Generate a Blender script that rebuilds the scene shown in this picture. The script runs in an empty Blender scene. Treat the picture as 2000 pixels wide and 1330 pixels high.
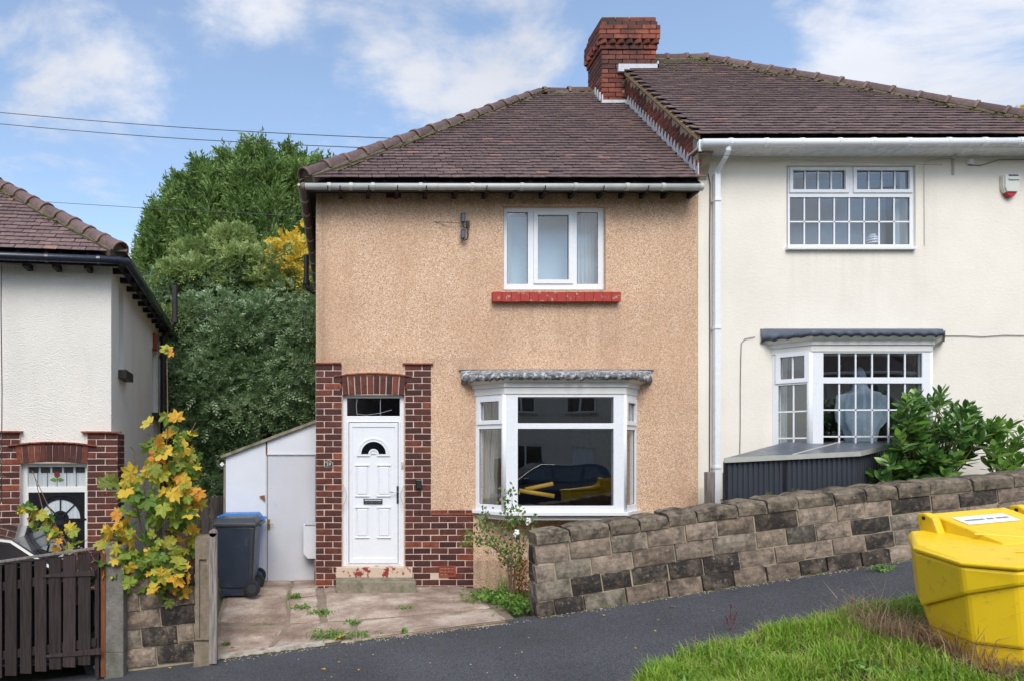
import bpy, math, random
import numpy as np
from mathutils import Matrix, Vector, noise
random.seed(7); rng = np.random.default_rng(7)
sc = bpy.context.scene
R = math.radians
# ---------------------------------------------------------------- camera, sky, sun, exposure
F, VX, VY = 1333.0, 666.0, 880.0
CZ = 1.80                                   # camera height above the front path of the house
cam = bpy.data.objects.new('camera', bpy.data.cameras.new('camera'))
sc.collection.objects.link(cam)
cam.location = (0, 0, CZ); cam.rotation_euler = (R(90), 0, 0)
cam.data.sensor_width = 36.0; cam.data.lens = F/2000*36
cam.data.shift_x = (1000-VX)/2000; cam.data.shift_y = (VY-665)/2000
cam.data.clip_end = 2000; cam.data.clip_start = 0.05
sc.camera = cam
SUN_EL, SUN_AZ = R(46), R(184)              # azimuth clockwise from north (+Y)
world = bpy.data.worlds.new('World'); sc.world = world; world.use_nodes = True
nt = world.node_tree; N = nt.nodes; Lk = nt.links
N.clear()
wo = N.new('ShaderNodeOutputWorld'); bg = N.new('ShaderNodeBackground')
sky = N.new('ShaderNodeTexSky'); sky.sky_type = 'NISHITA'; sky.sun_disc = False
sky.sun_elevation = SUN_EL; sky.sun_rotation = SUN_AZ
sky.air_density = 1.0; sky.dust_density = 1.2; sky.ozone_density = 1.6
tc = N.new('ShaderNodeTexCoord'); sep = N.new('ShaderNodeSeparateXYZ')
Lk.new(tc.outputs['Generated'], sep.inputs[0])
def wmath(op, a, b=None, clamp=False):
    n = N.new('ShaderNodeMath'); n.operation = op; n.use_clamp = clamp
    for i, v in enumerate((a, b)):
        if v is None: continue
        if isinstance(v, (int, float)): n.inputs[i].default_value = v
        else: Lk.new(v, n.inputs[i])
    return n.outputs[0]
den = wmath('ADD', wmath('MAXIMUM', sep.outputs[2], 0.0), 0.22)
cx = wmath('DIVIDE', sep.outputs[0], den); cy = wmath('DIVIDE', sep.outputs[1], den)
cmb = N.new('ShaderNodeCombineXYZ'); Lk.new(cx, cmb.inputs[0]); Lk.new(cy, cmb.inputs[1]); cmb.inputs[2].default_value = 3.1
def wnoise(scale, detail, rough, off, dist=0.0):
    mp = N.new('ShaderNodeMapping'); mp.inputs['Location'].default_value = off
    mp.inputs['Scale'].default_value = (1.0, 1.25, 1.0)
    Lk.new(cmb.outputs[0], mp.inputs[0])
    n = N.new('ShaderNodeTexNoise'); n.inputs['Scale'].default_value = scale
    n.inputs['Detail'].default_value = detail; n.inputs['Roughness'].default_value = rough
    n.inputs['Distortion'].default_value = dist
    Lk.new(mp.outputs[0], n.inputs['Vector']); return n.outputs[0]
c1 = wnoise(1.9, 10, 0.60, (8.8, 7.7, 0), 0.35)
c2 = wnoise(3.2, 6, 0.55, (7, 2, 0), 0.3)
dens = wmath('ADD', wmath('MULTIPLY', c1, 0.78), wmath('MULTIPLY', c2, 0.22))
mr = N.new('ShaderNodeMapRange'); mr.interpolation_type = 'SMOOTHSTEP'
Lk.new(dens, mr.inputs[0]); mr.inputs[1].default_value = 0.465; mr.inputs[2].default_value = 0.605
mr.inputs[3].default_value = 0.10; mr.inputs[4].default_value = 0.93
hz = N.new('ShaderNodeMapRange'); Lk.new(sep.outputs[2], hz.inputs[0])
hz.inputs[1].default_value = 0.0; hz.inputs[2].default_value = 0.30; hz.inputs[3].default_value = 0.45; hz.inputs[4].default_value = 0.0
cov = wmath('ADD', mr.outputs[0], hz.outputs[0], clamp=True)
shade = wnoise(2.0, 5, 0.5, (4, 8, 0))
cr = N.new('ShaderNodeMapRange'); Lk.new(shade, cr.inputs[0]); cr.inputs[1].default_value = 0.3; cr.inputs[2].default_value = 0.7
cr.inputs[3].default_value = 2.35; cr.inputs[4].default_value = 2.9
ccol = N.new('ShaderNodeVectorMath'); ccol.operation = 'SCALE'; ccol.inputs[0].default_value = (0.95, 0.97, 1.04)
Lk.new(cr.outputs[0], ccol.inputs['Scale'])
skt = N.new('ShaderNodeVectorMath'); skt.operation = 'MULTIPLY'; skt.inputs[1].default_value = (0.72, 0.74, 0.73)
Lk.new(sky.outputs[0], skt.inputs[0])
mix = N.new('ShaderNodeMix'); mix.data_type = 'RGBA'
Lk.new(cov, mix.inputs[0]); Lk.new(skt.outputs[0], mix.inputs[6]); Lk.new(ccol.outputs[0], mix.inputs[7])
Lk.new(mix.outputs[2], bg.inputs[0]); bg.inputs[1].default_value = 0.145
Lk.new(bg.outputs[0], wo.inputs[0])
sun = bpy.data.objects.new('sun', bpy.data.lights.new('sun', 'SUN')); sc.collection.objects.link(sun)
sun.data.energy = 1.1; sun.data.angle = R(35); sun.data.color = (1.0, 0.96, 0.9)
sd = Vector((math.sin(SUN_AZ)*math.cos(SUN_EL), math.cos(SUN_AZ)*math.cos(SUN_EL), math.sin(SUN_EL)))
sun.rotation_euler = sd.to_track_quat('Z', 'Y').to_euler()
vs = sc.view_settings
vs.view_transform = 'Standard'; vs.look = 'None'; vs.gamma = 1; vs.use_curve_mapping = False
vs.exposure = 1.22
sc.cycles.max_bounces = 8; sc.cycles.transparent_max_bounces = 24

# ---------------------------------------------------------------- materials
def _ramp(nt, src, stops):
    n = nt.nodes.new('ShaderNodeValToRGB'); nt.links.new(src, n.inputs[0])
    e = n.color_ramp.elements
    while len(e) < len(stops): e.new(0.5)
    for el, (p, c) in zip(e, stops): el.position = p; el.color = (*c[:3], 1)
    return n.outputs[0]
class NB:
    def __init__(s, name):
        s.m = bpy.data.materials.new(name); s.m.use_nodes = True
        s.t = s.m.node_tree; s.n = s.t.nodes; s.l = s.t.links
        s.b = s.n['Principled BSDF']; s.geo = s.n.new('ShaderNodeNewGeometry')
        s.oi = s.n.new('ShaderNodeObjectInfo'); s.pos = s.geo.outputs['Position']
        s.rnd = s.math('FRACT', s.math('ADD', s.math('MULTIPLY', s.oi.outputs['Random'], 7.31), s.geo.outputs['Random Per Island']))
    def set(s, k, v):
        if hasattr(v, 'is_output'): s.l.new(v, s.b.inputs[k])
        else: s.b.inputs[k].default_value = (*v, 1) if isinstance(v, tuple) and len(v) == 3 else v
    def math(s, op, a, b=None, clamp=False):
        n = s.n.new('ShaderNodeMath'); n.operation = op; n.use_clamp = clamp
        for i, v in enumerate((a, b)):
            if v is None: continue
            if isinstance(v, (int, float)): n.inputs[i].default_value = v
            else: s.l.new(v, n.inputs[i])
        return n.outputs[0]
    def vec(s, scl=(1, 1, 1), off=None, rnd=False):
        n = s.n.new('ShaderNodeMapping'); s.l.new(s.pos, n.inputs[0]); n.inputs['Scale'].default_value = scl
        if rnd:
            c = s.n.new('ShaderNodeCombineXYZ'); v = s.math('MULTIPLY', s.rnd, 50.0)
            s.l.new(v, c.inputs[0]); s.l.new(v, c.inputs[2]); s.l.new(c.outputs[0], n.inputs['Location'])
        return n.outputs[0]
    def noise(s, scale, detail=4, rough=.55, v=None, dist=0):
        n = s.n.new('ShaderNodeTexNoise'); s.l.new(v or s.pos, n.inputs['Vector'])
        n.inputs['Scale'].default_value = scale; n.inputs['Detail'].default_value = detail
        n.inputs['Roughness'].default_value = rough; n.inputs['Distortion'].default_value = dist
        return n.outputs[0]
    def vor(s, scale, out='Color', v=None, feat='F1'):
        n = s.n.new('ShaderNodeTexVoronoi'); s.l.new(v or s.pos, n.inputs['Vector']); n.feature = feat
        n.inputs['Scale'].default_value = scale; return n.outputs[out]
    def mr(s, x, a, b, c=0.0, d=1.0, smooth=False):
        n = s.n.new('ShaderNodeMapRange'); s.l.new(x, n.inputs[0])
        if smooth: n.interpolation_type = 'SMOOTHSTEP'
        for i, v in zip((1, 2, 3, 4), (a, b, c, d)): n.inputs[i].default_value = v
        return n.outputs[0]
    def mix(s, f, a, b, mode='MIX'):
        n = s.n.new('ShaderNodeMix'); n.data_type = 'RGBA'; n.blend_type = mode
        for i, v in ((0, f), (6, a), (7, b)):
            if hasattr(v, 'is_output'): s.l.new(v, n.inputs[i])
            elif i == 0: n.inputs[0].default_value = v
            else: n.inputs[i].default_value = (*v, 1)
        return n.outputs[2]
    def ramp(s, x, stops): return _ramp(s.t, x, stops)
    def bump(s, h, strength=.3, dist=.01):
        n = s.n.new('ShaderNodeBump'); s.l.new(h, n.inputs['Height'])
        n.inputs['Strength'].default_value = strength; n.inputs['Distance'].default_value = dist
        s.l.new(n.outputs[0], s.b.inputs['Normal']); return s
    def bright(s, c, k):     # k: value output multiplies colour
        n = s.n.new('ShaderNodeVectorMath'); n.operation = 'SCALE'
        s.l.new(c, n.inputs[0]); s.l.new(k, n.inputs['Scale']); return n.outputs[0]
def plain(name, c, rough=.5, var=.12, vs_=6, bs=None, bstr=.2, metal=0, rnd=0.0, dirt=None, dsc=2.0, dlo=.5, dhi=.75, spec=.5, coat=0, bdist=.004):
    s = NB(name)
    k = s.mr(s.noise(vs_, 6, .6), .25, .75, 1-var, 1+var)
    n = s.n.new('ShaderNodeRGB'); n.outputs[0].default_value = (*c, 1); col = s.bright(n.outputs[0], k)
    if rnd: col = s.bright(col, s.mr(s.rnd, 0, 1, 1-rnd, 1+rnd))
    if dirt: col = s.mix(s.mr(s.noise(dsc, 7, .65), dlo, dhi, 0, 1), col, dirt)
    s.set('Base Color', col); s.set('Roughness', s.mr(s.noise(vs_*2.3, 4, .6), .3, .7, max(0, rough-.08), min(1, rough+.08)))
    s.set('Metallic', metal); s.set('Specular IOR Level', spec); s.set('Coat Weight', coat)
    if bs: s.bump(s.noise(bs, 5, .6), bstr, bdist)
    return s.m
MT = {}
# pebbledash
def pebble(name, stops, dirty, scale=75, stains=(), dirty2=(.25, .17, .11)):
    s = NB(name); v = s.vor(scale); sp = s.n.new('ShaderNodeSeparateColor'); s.l.new(v, sp.inputs[0])
    c = s.ramp(sp.outputs[0], stops)
    c = s.bright(c, s.mr(s.noise(1.3, 6, .6), .3, .7, .93, 1.07))
    streak = s.noise(2.2, 6, .6, s.vec((1, 1, .18)))
    c = s.mix(s.mr(streak, .46, .78, 0, .6), c, dirty)
    for (xa, xb, zt_, ln, amt) in stains:
        sx = s.n.new('ShaderNodeSeparateXYZ'); s.l.new(s.pos, sx.inputs[0])
        k = s.math('MULTIPLY', s.mr(sx.outputs[0], xa-.04, xa+.08, 0, 1), s.mr(sx.outputs[0], xb-.08, xb+.04, 1, 0))
        k = s.math('MULTIPLY', k, s.math('MULTIPLY', s.mr(sx.outputs[2], zt_-ln, zt_, 0, 1), s.mr(sx.outputs[2], zt_+.01, zt_+.03, 1, 0)))
        k = s.math('MULTIPLY', k, s.mr(s.noise(9, 5, .6, s.vec((1, 1, .06))), .35, .65, .1*amt, amt)); c = s.mix(k, c, dirty2)
    s.set('Base Color', c); s.set('Roughness', .92)
    s.bump(s.vor(scale, 'Distance'), .8, .004); s.b.inputs['Specular IOR Level'].default_value = .25; return s.m
MT['pebble'] = pebble('tan_pebbledash', [(0, (.36, .21, .125)), (.2, (.55, .345, .215)), (.55, (.67, .44, .29)), (.85, (.76, .55, .39)), (1, (.84, .71, .58))], (.50, .30, .19), 110, [(-.34, -.16, 5.2, 5.5, .75), (-.33, 4.7, 5.2, .35, .6), (1.97, 3.66, 3.74, .9, .3), (1.6, 4.7, .35, .5, .7), (-.33, 1.9, 3.0, .5, .25), (1.5, 4.2, 2.85, .3, .3)])
def render_coat(name, c, dirty, sc_=60, st=.6, bd=.006, stains=()):
    s = NB(name); n = s.n.new('ShaderNodeRGB'); n.outputs[0].default_value = (*c, 1)
    c_ = s.bright(n.outputs[0], s.mr(s.noise(.9, 7, .62), .3, .7, .93, 1.05))
    c_ = s.mix(s.mr(s.noise(3.0, 7, .65, s.vec((1, 1, .12))), .55, .85, 0, .35), c_, dirty)
    for (xa, xb, zt_, ln, amt) in stains:
        sx = s.n.new('ShaderNodeSeparateXYZ'); s.l.new(s.pos, sx.inputs[0])
        k = s.math('MULTIPLY', s.mr(sx.outputs[0], xa-.04, xa+.08, 0, 1), s.mr(sx.outputs[0], xb-.08, xb+.04, 1, 0))
        k = s.math('MULTIPLY', k, s.math('MULTIPLY', s.mr(sx.outputs[2], zt_-ln, zt_, 0, 1), s.mr(sx.outputs[2], zt_+.01, zt_+.03, 1, 0)))
        k = s.math('MULTIPLY', k, s.mr(s.noise(8, 6, .65, s.vec((1, 1, .06))), .4, .62, .0, amt)); c_ = s.mix(k, c_, dirty)
    s.set('Base Color', c_); s.set('Roughness', .85); s.set('Specular IOR Level', .25)
    s.bump(s.noise(sc_, 3, .5, s.vec((1, 1, 1.6))), st, bd); return s.m
MT['cream'] = render_coat('cream_painted_render', (.82, .765, .675), (.58, .52, .43), 26, .5, .006, [(5.8, 7.55, 4.40, .9, .22), (4.6, 9.4, 5.75, .25, .4), (4.6, 9.4, 1.3, .7, .6), (4.6, 5.0, 5.6, 4.5, .18), (5.35, 7.8, 3.30, .35, .2)])
MT['roughcast'] = render_coat('white_roughcast', (.83, .79, .72), (.5, .46, .39), 48, 1.0, .016, [(-9, -2.6, 4.2, .3, .3), (-9, -2.6, .6, .5, .5)])
# brick
def brick_mat(name, stops, soot=.0, burnt=.6):
    s = NB(name); c = s.ramp(s.rnd, stops)
    c = s.mix(s.mr(s.noise(16, 5, .6, s.vec(rnd=True)), .42, .66, 0, burnt), c, (.045, .018, .016))
    c = s.mix(s.mr(s.noise(9, 4, .6, s.vec(rnd=True)), .62, .8, 0, .5), c, (.33, .22, .17))
    if soot: c = s.mix(s.mr(s.noise(1.6, 6, .6), .45, .65, 0, soot), c, (.03, .024, .025))
    s.set('Base Color', c); s.set('Roughness', .7); s.set('Specular IOR Level', .3); s.bump(s.noise(70, 5, .7), .35, .003); return s.m
MT['brick'] = brick_mat('dark_red_brick', [(0, (.06, .022, .02)), (.35, (.095, .030, .024)), (.7, (.125, .036, .026)), (.93, (.17, .048, .03)), (1, (.28, .07, .035))])
MT['chimbrick'] = brick_mat('orange_red_brick', [(0, (.13, .034, .022)), (.4, (.25, .065, .040)), (1, (.37, .11, .065))], .75, .4)
MT['mortar'] = plain('pale_mortar', (.62, .50, .41), .95, .15, 8, 60, .4)
MT['mortar_grey'] = plain('grey_mortar', (.40, .34, .24), .95, .25, 9, 60, .4)
MT['tilecap'] = plain('red_tile_creasing', (.27, .062, .03), .75, .25, 20, 60, .3, rnd=.25)
# roof tiles
def tile_mat(name, stops, moss):
    s = NB(name); c = s.ramp(s.rnd, stops)
    c = s.bright(c, s.mr(s.noise(22, 5, .6), .3, .7, .75, 1.3))
    c = s.mix(s.mr(s.noise(.8, 5, .6), .45, .7, 0, .3), c, (.085, .06, .058))
    c = s.mix(s.mr(s.noise(5, 8, .75), .62, .74, 0, moss), c, (.10, .10, .03))
    c = s.mix(s.mr(s.noise(40, 3, .6), .66, .74, 0, .35), c, (.30, .28, .25))
    s.set('Base Color', c); s.set('Roughness', .62); s.set('Specular IOR Level', .4); s.bump(s.noise(80, 4, .7), .3, .003); return s.m
TS = [(0, (.108, .072, .070)), (.3, (.126, .083, .080)), (.65, (.143, .094, .089)), (.985, (.165, .107, .098)), (1, (.27, .14, .105))]
MT['tile'] = tile_mat('brown_clay_roof_tile', TS, .45)
MT['tile2'] = tile_mat('reddish_roof_tile', [(p, tuple(x*1.3 for x in c)) for p, c in TS], .2)
MT['ridge'] = tile_mat('ridge_tile_clay', [(0, (.13, .083, .075)), (.5, (.17, .108, .095)), (1, (.21, .135, .118))], .5)
MT['moss'] = plain('moss_green', (.13, .13, .035), .95, .4, 30, 90, .8)
MT['joint'] = plain('earthy_joint_fill', (.23, .175, .13), .95, .3, 9, 50, .8, dirt=(.10, .13, .04), dsc=4, dlo=.52, dhi=.66)
MT['bedding'] = plain('mossy_bedding_mortar', (.13, .105, .075), .95, .4, 12, 40, .8, dirt=(.10, .10, .03), dsc=5, dlo=.5, dhi=.65)
MT['deck'] = plain('roof_underlay', (.03, .022, .022), .9)
MT['verge_mortar'] = plain('tan_verge_mortar', (.42, .28, .14), .95, .2, 20, 50, .5)
MT['lead'] = plain('weathered_lead', (.17, .175, .19), .5, .6, 12, 26, 1.0, rnd=.1, dirt=(.60, .60, .60), dsc=17, dlo=.50, dhi=.58, bdist=.03)
MT['flash'] = plain('pale_lead_flashing', (.52, .54, .58), .5, .2, 12, 30, .3, dirt=(.25, .25, .27), dsc=9, dlo=.6, dhi=.8)
MT['leadblue'] = plain('dark_blue_lead', (.085, .10, .135), .5, .25, 12, 30, .4)
MT['upvc'] = plain('white_upvc', (.80, .82, .85), .28, .015, 4, spec=.5)
MT['upvc_grey'] = plain('weathered_pale_gutter', (.47, .48, .46), .45, .15, 5, dirt=(.36, .36, .33), dsc=6, dlo=.55, dhi=.8)
MT['whitepaint'] = plain('old_white_paint', (.74, .73, .70), .5, .04, 6, 40, .15, dirt=(.38, .35, .31), dsc=18, dlo=.66, dhi=.8)
MT['blackpvc'] = plain('black_plastic', (.012, .012, .015), .35, .2, 6)
MT['navypvc'] = plain('dark_navy_plastic', (.015, .02, .035), .28, .2, 6)
MT['iron'] = plain('black_painted_iron', (.02, .018, .018), .5, .3, 9, 40, .3, dirt=(.12, .06, .04), dsc=9, dlo=.68, dhi=.8)
MT['darkwood'] = plain('dark_eaves_timber', (.018, .014, .013), .8, .3, 9)
MT['browngutter'] = plain('brown_gutter_underside', (.14, .095, .075), .7, .3, 9)
MT['blackdoor'] = plain('black_gloss_door', (.012, .013, .017), .22, .1, 5)
MT['doorwhite'] = plain('white_door_skin', (.80, .82, .85), .32, .02, 4, dirt=(.62, .62, .60), dsc=7, dlo=.6, dhi=.9)
MT['chrome'] = plain('brushed_metal', (.45, .47, .5), .25, .1, 30, metal=1)
MT['steeldark'] = plain('dark_handle_metal', (.10, .12, .15), .3, .1, 30, metal=.7)
MT['brass'] = plain('old_brass', (.45, .32, .12), .4, .2, 30, metal=.8)
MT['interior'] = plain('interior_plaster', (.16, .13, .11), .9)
MT['blackflat'] = plain('matt_black', (.015, .015, .017), .7)
MT['rubber'] = plain('rubber_black', (.018, .018, .018), .8)
MT['cable'] = plain('weathered_cable', (.10, .10, .105), .6)
MT['cablecream'] = plain('cream_painted_cable', (.55, .50, .42), .6)
MT['cableblack'] = plain('black_cable', (.02, .02, .02), .6)
def curtain_mat(name, c, tr=.35):
    s = NB(name); s.set('Base Color', s.bright(s.mix(0, c, c), s.mr(s.noise(30, 3, .5, s.vec((1, 1, .05))), .3, .7, .85, 1.1))); s.set('Roughness', .9)
    t = s.n.new('ShaderNodeBsdfTranslucent'); t.inputs[0].default_value = (*c, 1); mx = s.n.new('ShaderNodeMixShader'); mx.inputs[0].default_value = tr
    s.l.new(s.b.outputs[0], mx.inputs[1]); s.l.new(t.outputs[0], mx.inputs[2]); s.l.new(mx.outputs[0], s.n['Material Output'].inputs[0]); return s.m
MT['curtain'] = curtain_mat('grey_cream_curtain', (.62, .58, .50))
MT['blind'] = plain('pale_blue_grey_blind', (.60, .74, .80), .9, .01)
MT['blind2'] = plain('dim_blue_grey_net', (.26, .32, .40), .9, .02)
MT['net'] = curtain_mat('white_net_curtain', (.72, .78, .80))
MT['ghost'] = curtain_mat('pale_gauze', (.62, .74, .86), .45)
MT['patterned'] = curtain_mat('brown_floral_trim', (.25, .10, .07))
def glass_mat(name, tint, ior=1.9, rough=.0, wob=.0):
    m = bpy.data.materials.new(name); m.use_nodes = True; t = m.node_tree; n = t.nodes; n.clear()
    o = n.new('ShaderNodeOutputMaterial'); g = n.new('ShaderNodeBsdfGlossy'); g.inputs['Roughness'].default_value = rough
    tr = n.new('ShaderNodeBsdfTransparent'); tr.inputs[0].default_value = (*tint, 1)
    geo = n.new('ShaderNodeNewGeometry'); dt = n.new('ShaderNodeVectorMath'); dt.operation = 'DOT_PRODUCT'
    t.links.new(geo.outputs['Incoming'], dt.inputs[0]); t.links.new(geo.outputs['Normal'], dt.inputs[1])
    def mm(op, a, b=None):
        q = n.new('ShaderNodeMath'); q.operation = op; q.use_clamp = op in ('SUBTRACT', 'ADD')
        for i_, v_ in enumerate((a, b)):
            if v_ is None: continue
            if isinstance(v_, (int, float)): q.inputs[i_].default_value = v_
            else: t.links.new(v_, q.inputs[i_])
        return q.outputs[0]
    r0 = ((ior-1)/(ior+1))**2; fr = mm('ADD', mm('MULTIPLY', mm('POWER', mm('SUBTRACT', 1.0, mm('ABSOLUTE', dt.outputs['Value'])), 5.0),1-r0), r0); ns = n.new('ShaderNodeTexNoise'); ns.inputs['Scale'].default_value = 2.5; ns.inputs['Detail'].default_value = 0
    t.links.new(geo.outputs['Position'], ns.inputs['Vector'])
    if wob:
        b = n.new('ShaderNodeBump'); b.inputs['Strength'].default_value = 1; b.inputs['Distance'].default_value = wob
        t.links.new(ns.outputs[0], b.inputs['Height']); t.links.new(b.outputs[0], g.inputs['Normal'])
    mx = n.new('ShaderNodeMixShader'); t.links.new(fr, mx.inputs[0]); t.links.new(tr.outputs[0], mx.inputs[1]); t.links.new(g.outputs[0], mx.inputs[2])
    t.links.new(mx.outputs[0], o.inputs[0]); return m
MT['glass'] = glass_mat('window_glass', (.90, .93, .95), 2.6, 0, .0015)
MT['glassdark'] = glass_mat('obscured_glass', (.25, .28, .32), 1.7, .12)
MT['screen'] = glass_mat('sky_mirroring_windscreen', (.2, .22, .24), 6.0)
MT['carglass'] = glass_mat('tinted_car_glass', (.25, .28, .3), 2.6)
# stone
def stone_mat(name, base, soot, cut=.62, lite=.62):
    s = NB(name); c = s.ramp(s.rnd, base)
    c = s.bright(c, s.mr(s.noise(14, 8, .72), .3, .7, .5, 1.45))
    q = s.mr(s.math('FRACT', s.math('MULTIPLY', s.rnd, 5.7)), cut, cut+.06, 0, 1); nz = s.noise(7, 8, .7, s.vec(rnd=True))
    f = s.math('ADD', s.math('MULTIPLY', q, s.mr(nz, .32, .54, .38, soot)), s.math('MULTIPLY', s.math('SUBTRACT', 1.0, q), s.mr(nz, .46, .64, 0, lite)))
    c = s.mix(f, c, (.022, .020, .021))
    c = s.mix(s.mr(s.noise(22, 6, .72), .58, .70, 0, .6), c, (.44, .39, .28))
    c = s.mix(s.mr(s.noise(3.2, 6, .7), .58, .74, 0, .35), c, (.10, .115, .045))
    s.set('Base Color', c); s.set('Roughness', .92); s.set('Specular IOR Level', .2)
    h = s.math('ADD', s.math('MULTIPLY', s.noise(13, 7, .7, s.vec(rnd=True)), .75), s.math('MULTIPLY', s.noise(70, 4, .7), .3))
    s.bump(h, .9, .022); return s.m
MT['stone'] = stone_mat('gritstone_block', [(0, (.21, .158, .118)), (.4, (.27, .207, .157)), (.75, (.35, .273, .21)), (1, (.24, .21, .16))], .92)
MT['coping'] = stone_mat('gritstone_coping', [(0, (.17, .135, .10)), (1, (.25, .205, .15))], .75, 2.0, .85)
# ground
def asphalt_mat(name, c):
    s = NB(name)
    sp = s.n.new('ShaderNodeSeparateColor'); s.l.new(s.vor(170), sp.inputs[0])
    k = s.mr(sp.outputs[0], 0, 1, .35, 2.0); n = s.n.new('ShaderNodeRGB'); n.outputs[0].default_value = (*c, 1)
    c_ = s.bright(n.outputs[0], k); c_ = s.bright(c_, s.mr(s.noise(.9, 7, .6), .3, .7, .8, 1.25))
    c_ = s.mix(s.mr(s.vor(75, 'Distance'), .04, .13, .8, 0), c_, (.26, .25, .24))
    c_ = s.mix(s.mr(s.noise(4, 8, .7), .62, .8, 0, .35), c_, (.11, .10, .09))
    s.set('Base Color', c_); s.set('Roughness', .8); s.set('Specular IOR Level', .35); s.bump(s.vor(170, 'Distance'), .7, .004); return s.m
MT['asphalt'] = asphalt_mat('pavement_asphalt', (.060, .061, .067))
MT['road'] = asphalt_mat('road_asphalt', (.06, .06, .062))
def slab_mat():
    s = NB('worn_pinkish_concrete'); c = s.ramp(s.noise(2.0, 9, .68, s.vec((.8, 1.3, 1))), [(.34, (.18, .125, .09)), (.47, (.29, .21, .16)), (.55, (.40, .31, .245)), (.68, (.56, .47, .39))])
    c = s.bright(c, s.mr(s.noise(60, 4, .7), .3, .7, .75, 1.25)); c = s.mix(s.mr(s.noise(9, 8, .75), .6, .75, 0, .5), c, (.10, .085, .05))
    c = s.mix(s.mr(s.vor(55, 'Distance'), .06, .18, .55, 0), c, (.58, .50, .43)); c = s.mix(s.mr(s.vor(90, 'Distance'), .05, .16, .5, 0), c, (.12, .085, .065))
    s.set('Base Color', c); s.set('Roughness', .9); s.bump(s.noise(45, 7, .7), .6, .008); return s.m
MT['slab'] = slab_mat()
MT['lip'] = plain('pale_concrete', (.46, .41, .35), .9, .3, 9, 40, .6, dirt=(.16, .13, .08), dsc=5, dlo=.55, dhi=.7)
MT['concrete'] = plain('aged_concrete_post', (.24, .19, .14), .95, .3, 14, 50, .9, dirt=(.15, .14, .08), dsc=5, dlo=.52, dhi=.72, bdist=.01)
MT['postdark'] = plain('grey_concrete_post', (.19, .175, .155), .95, .3, 10, 50, .9, dirt=(.09, .11, .06), dsc=4, dlo=.5, dhi=.72, bdist=.01)
MT['soil'] = plain('brown_soil', (.07, .05, .033), .95, .4, 9, 40, .8, bdist=.03)
MT['lawn'] = plain('rough_garden_ground', (.06, .065, .03), .95, .4, 5, 30, .8, dirt=(.11, .09, .05), dsc=2)
MT['stepconc'] = plain('mossy_concrete_step', (.26, .225, .165), .95, .3, 11, 50, .8, dirt=(.10, .11, .05), dsc=6, dlo=.45, dhi=.65)
def peel(name, a, b, lo, hi, sc_=12):
    s = NB(name); c = s.mix(s.mr(s.noise(sc_, 6, .65), lo, hi, 0, 1), a, b); c = s.mix(s.mr(s.noise(40, 5, .6), .62, .7, 0, .6), c, (.12, .08, .05))
    s.set('Base Color', c); s.set('Roughness', .7); s.bump(s.noise(sc_, 6, .65), .4, .004); return s.m
MT['peelstep'] = peel('peeling_cream_and_red_paint', (.62, .48, .36), (.27, .035, .03), .53, .56, 9)
MT['peelsill'] = peel('peeling_red_sill_paint', (.42, .045, .03), (.42, .33, .30), .58, .62, 16)
def wood_mat(name, a, b, rnd=.25, sc_=10):
    s = NB(name); g = s.noise(sc_, 7, .65, s.vec((6, 6, .35))); c = s.ramp(g, [(.3, a), (.7, b)]); c = s.bright(c, s.mr(s.rnd, 0, 1, 1-rnd, 1+rnd))
    s.set('Base Color', c); s.set('Roughness', .8); s.set('Specular IOR Level', .3); s.bump(g, .5, .006); return s.m
MT['slat'] = wood_mat('dark_stained_slat', (.020, .014, .014), (.062, .044, .042))
MT['weathered'] = wood_mat('weathered_grey_timber', (.10, .085, .075), (.34, .30, .27))
MT['darkfence'] = wood_mat('old_black_fence_board', (.014, .011, .012), (.10, .085, .075), .4)
MT['orangewood'] = wood_mat('orange_brown_timber', (.16, .05, .02), (.32, .12, .05))
MT['shedpanel'] = plain('painted_white_panel', (.66, .68, .72), .55, .05, 3, 30, .2, dirt=(.40, .40, .38), dsc=7, dlo=.64, dhi=.8)
MT['sheddoor'] = plain('greyish_white_door_panel', (.55, .555, .59), .5, .05, 3, 30, .2, dirt=(.36, .35, .33), dsc=6, dlo=.64, dhi=.82)
MT['greybin'] = plain('dark_grey_bin_plastic', (.030, .040, .060), .42, .15, 5, 80, .1, dirt=(.10, .11, .125), dsc=5, dlo=.6, dhi=.85)
MT['binlid'] = plain('dark_grey_lid_plastic', (.040, .045, .052), .45, .15, 5)
MT['bluebin'] = plain('blue_bin_plastic', (.02, .16, .46), .4, .1, 5)
MT['yellow'] = plain('yellow_grit_bin_plastic', (.86, .57, .012), .42, .05, 3, 60, .08, dirt=(.40, .27, .05), dsc=13, dlo=.58, dhi=.80)
MT['label'] = plain('white_label', (.8, .82, .82), .4, .02)
MT['corr'] = plain('anthracite_sheet_metal', (.055, .062, .078), .38, .08, 4, metal=.25)
MT['corrroof'] = plain('grey_shed_roof_sheet', (.13, .145, .17), .35, .1, 4, metal=.3)
MT['shedtrim'] = plain('pale_metal_trim', (.42, .42, .38), .5, .1, 9)
MT['alarmwhite'] = plain('alarm_cream_plastic', (.66, .66, .58), .35, .03)
MT['alarmred'] = plain('alarm_red_lens', (.42, .01, .008), .2, .1)
MT['navy'] = plain('navy_print', (.03, .045, .12), .4)
MT['greenpaint'] = plain('dark_green_plinth_paint', (.06, .11, .085), .6, .15, 8)
MT['carpaint'] = plain('dark_blue_car_paint', (.012, .035, .09), .2, .05, 3, coat=1)
MT['carblack'] = plain('black_car_paint', (.01, .01, .012), .18, .05, 3, coat=1)
MT['carwhite'] = plain('pale_car_trim', (.6, .6, .62), .3)
MT['taillight'] = plain('red_tail_lamp', (.6, .01, .01), .2)
MT['alloy'] = plain('alloy_wheel', (.4, .4, .42), .35, metal=.8)
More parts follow.
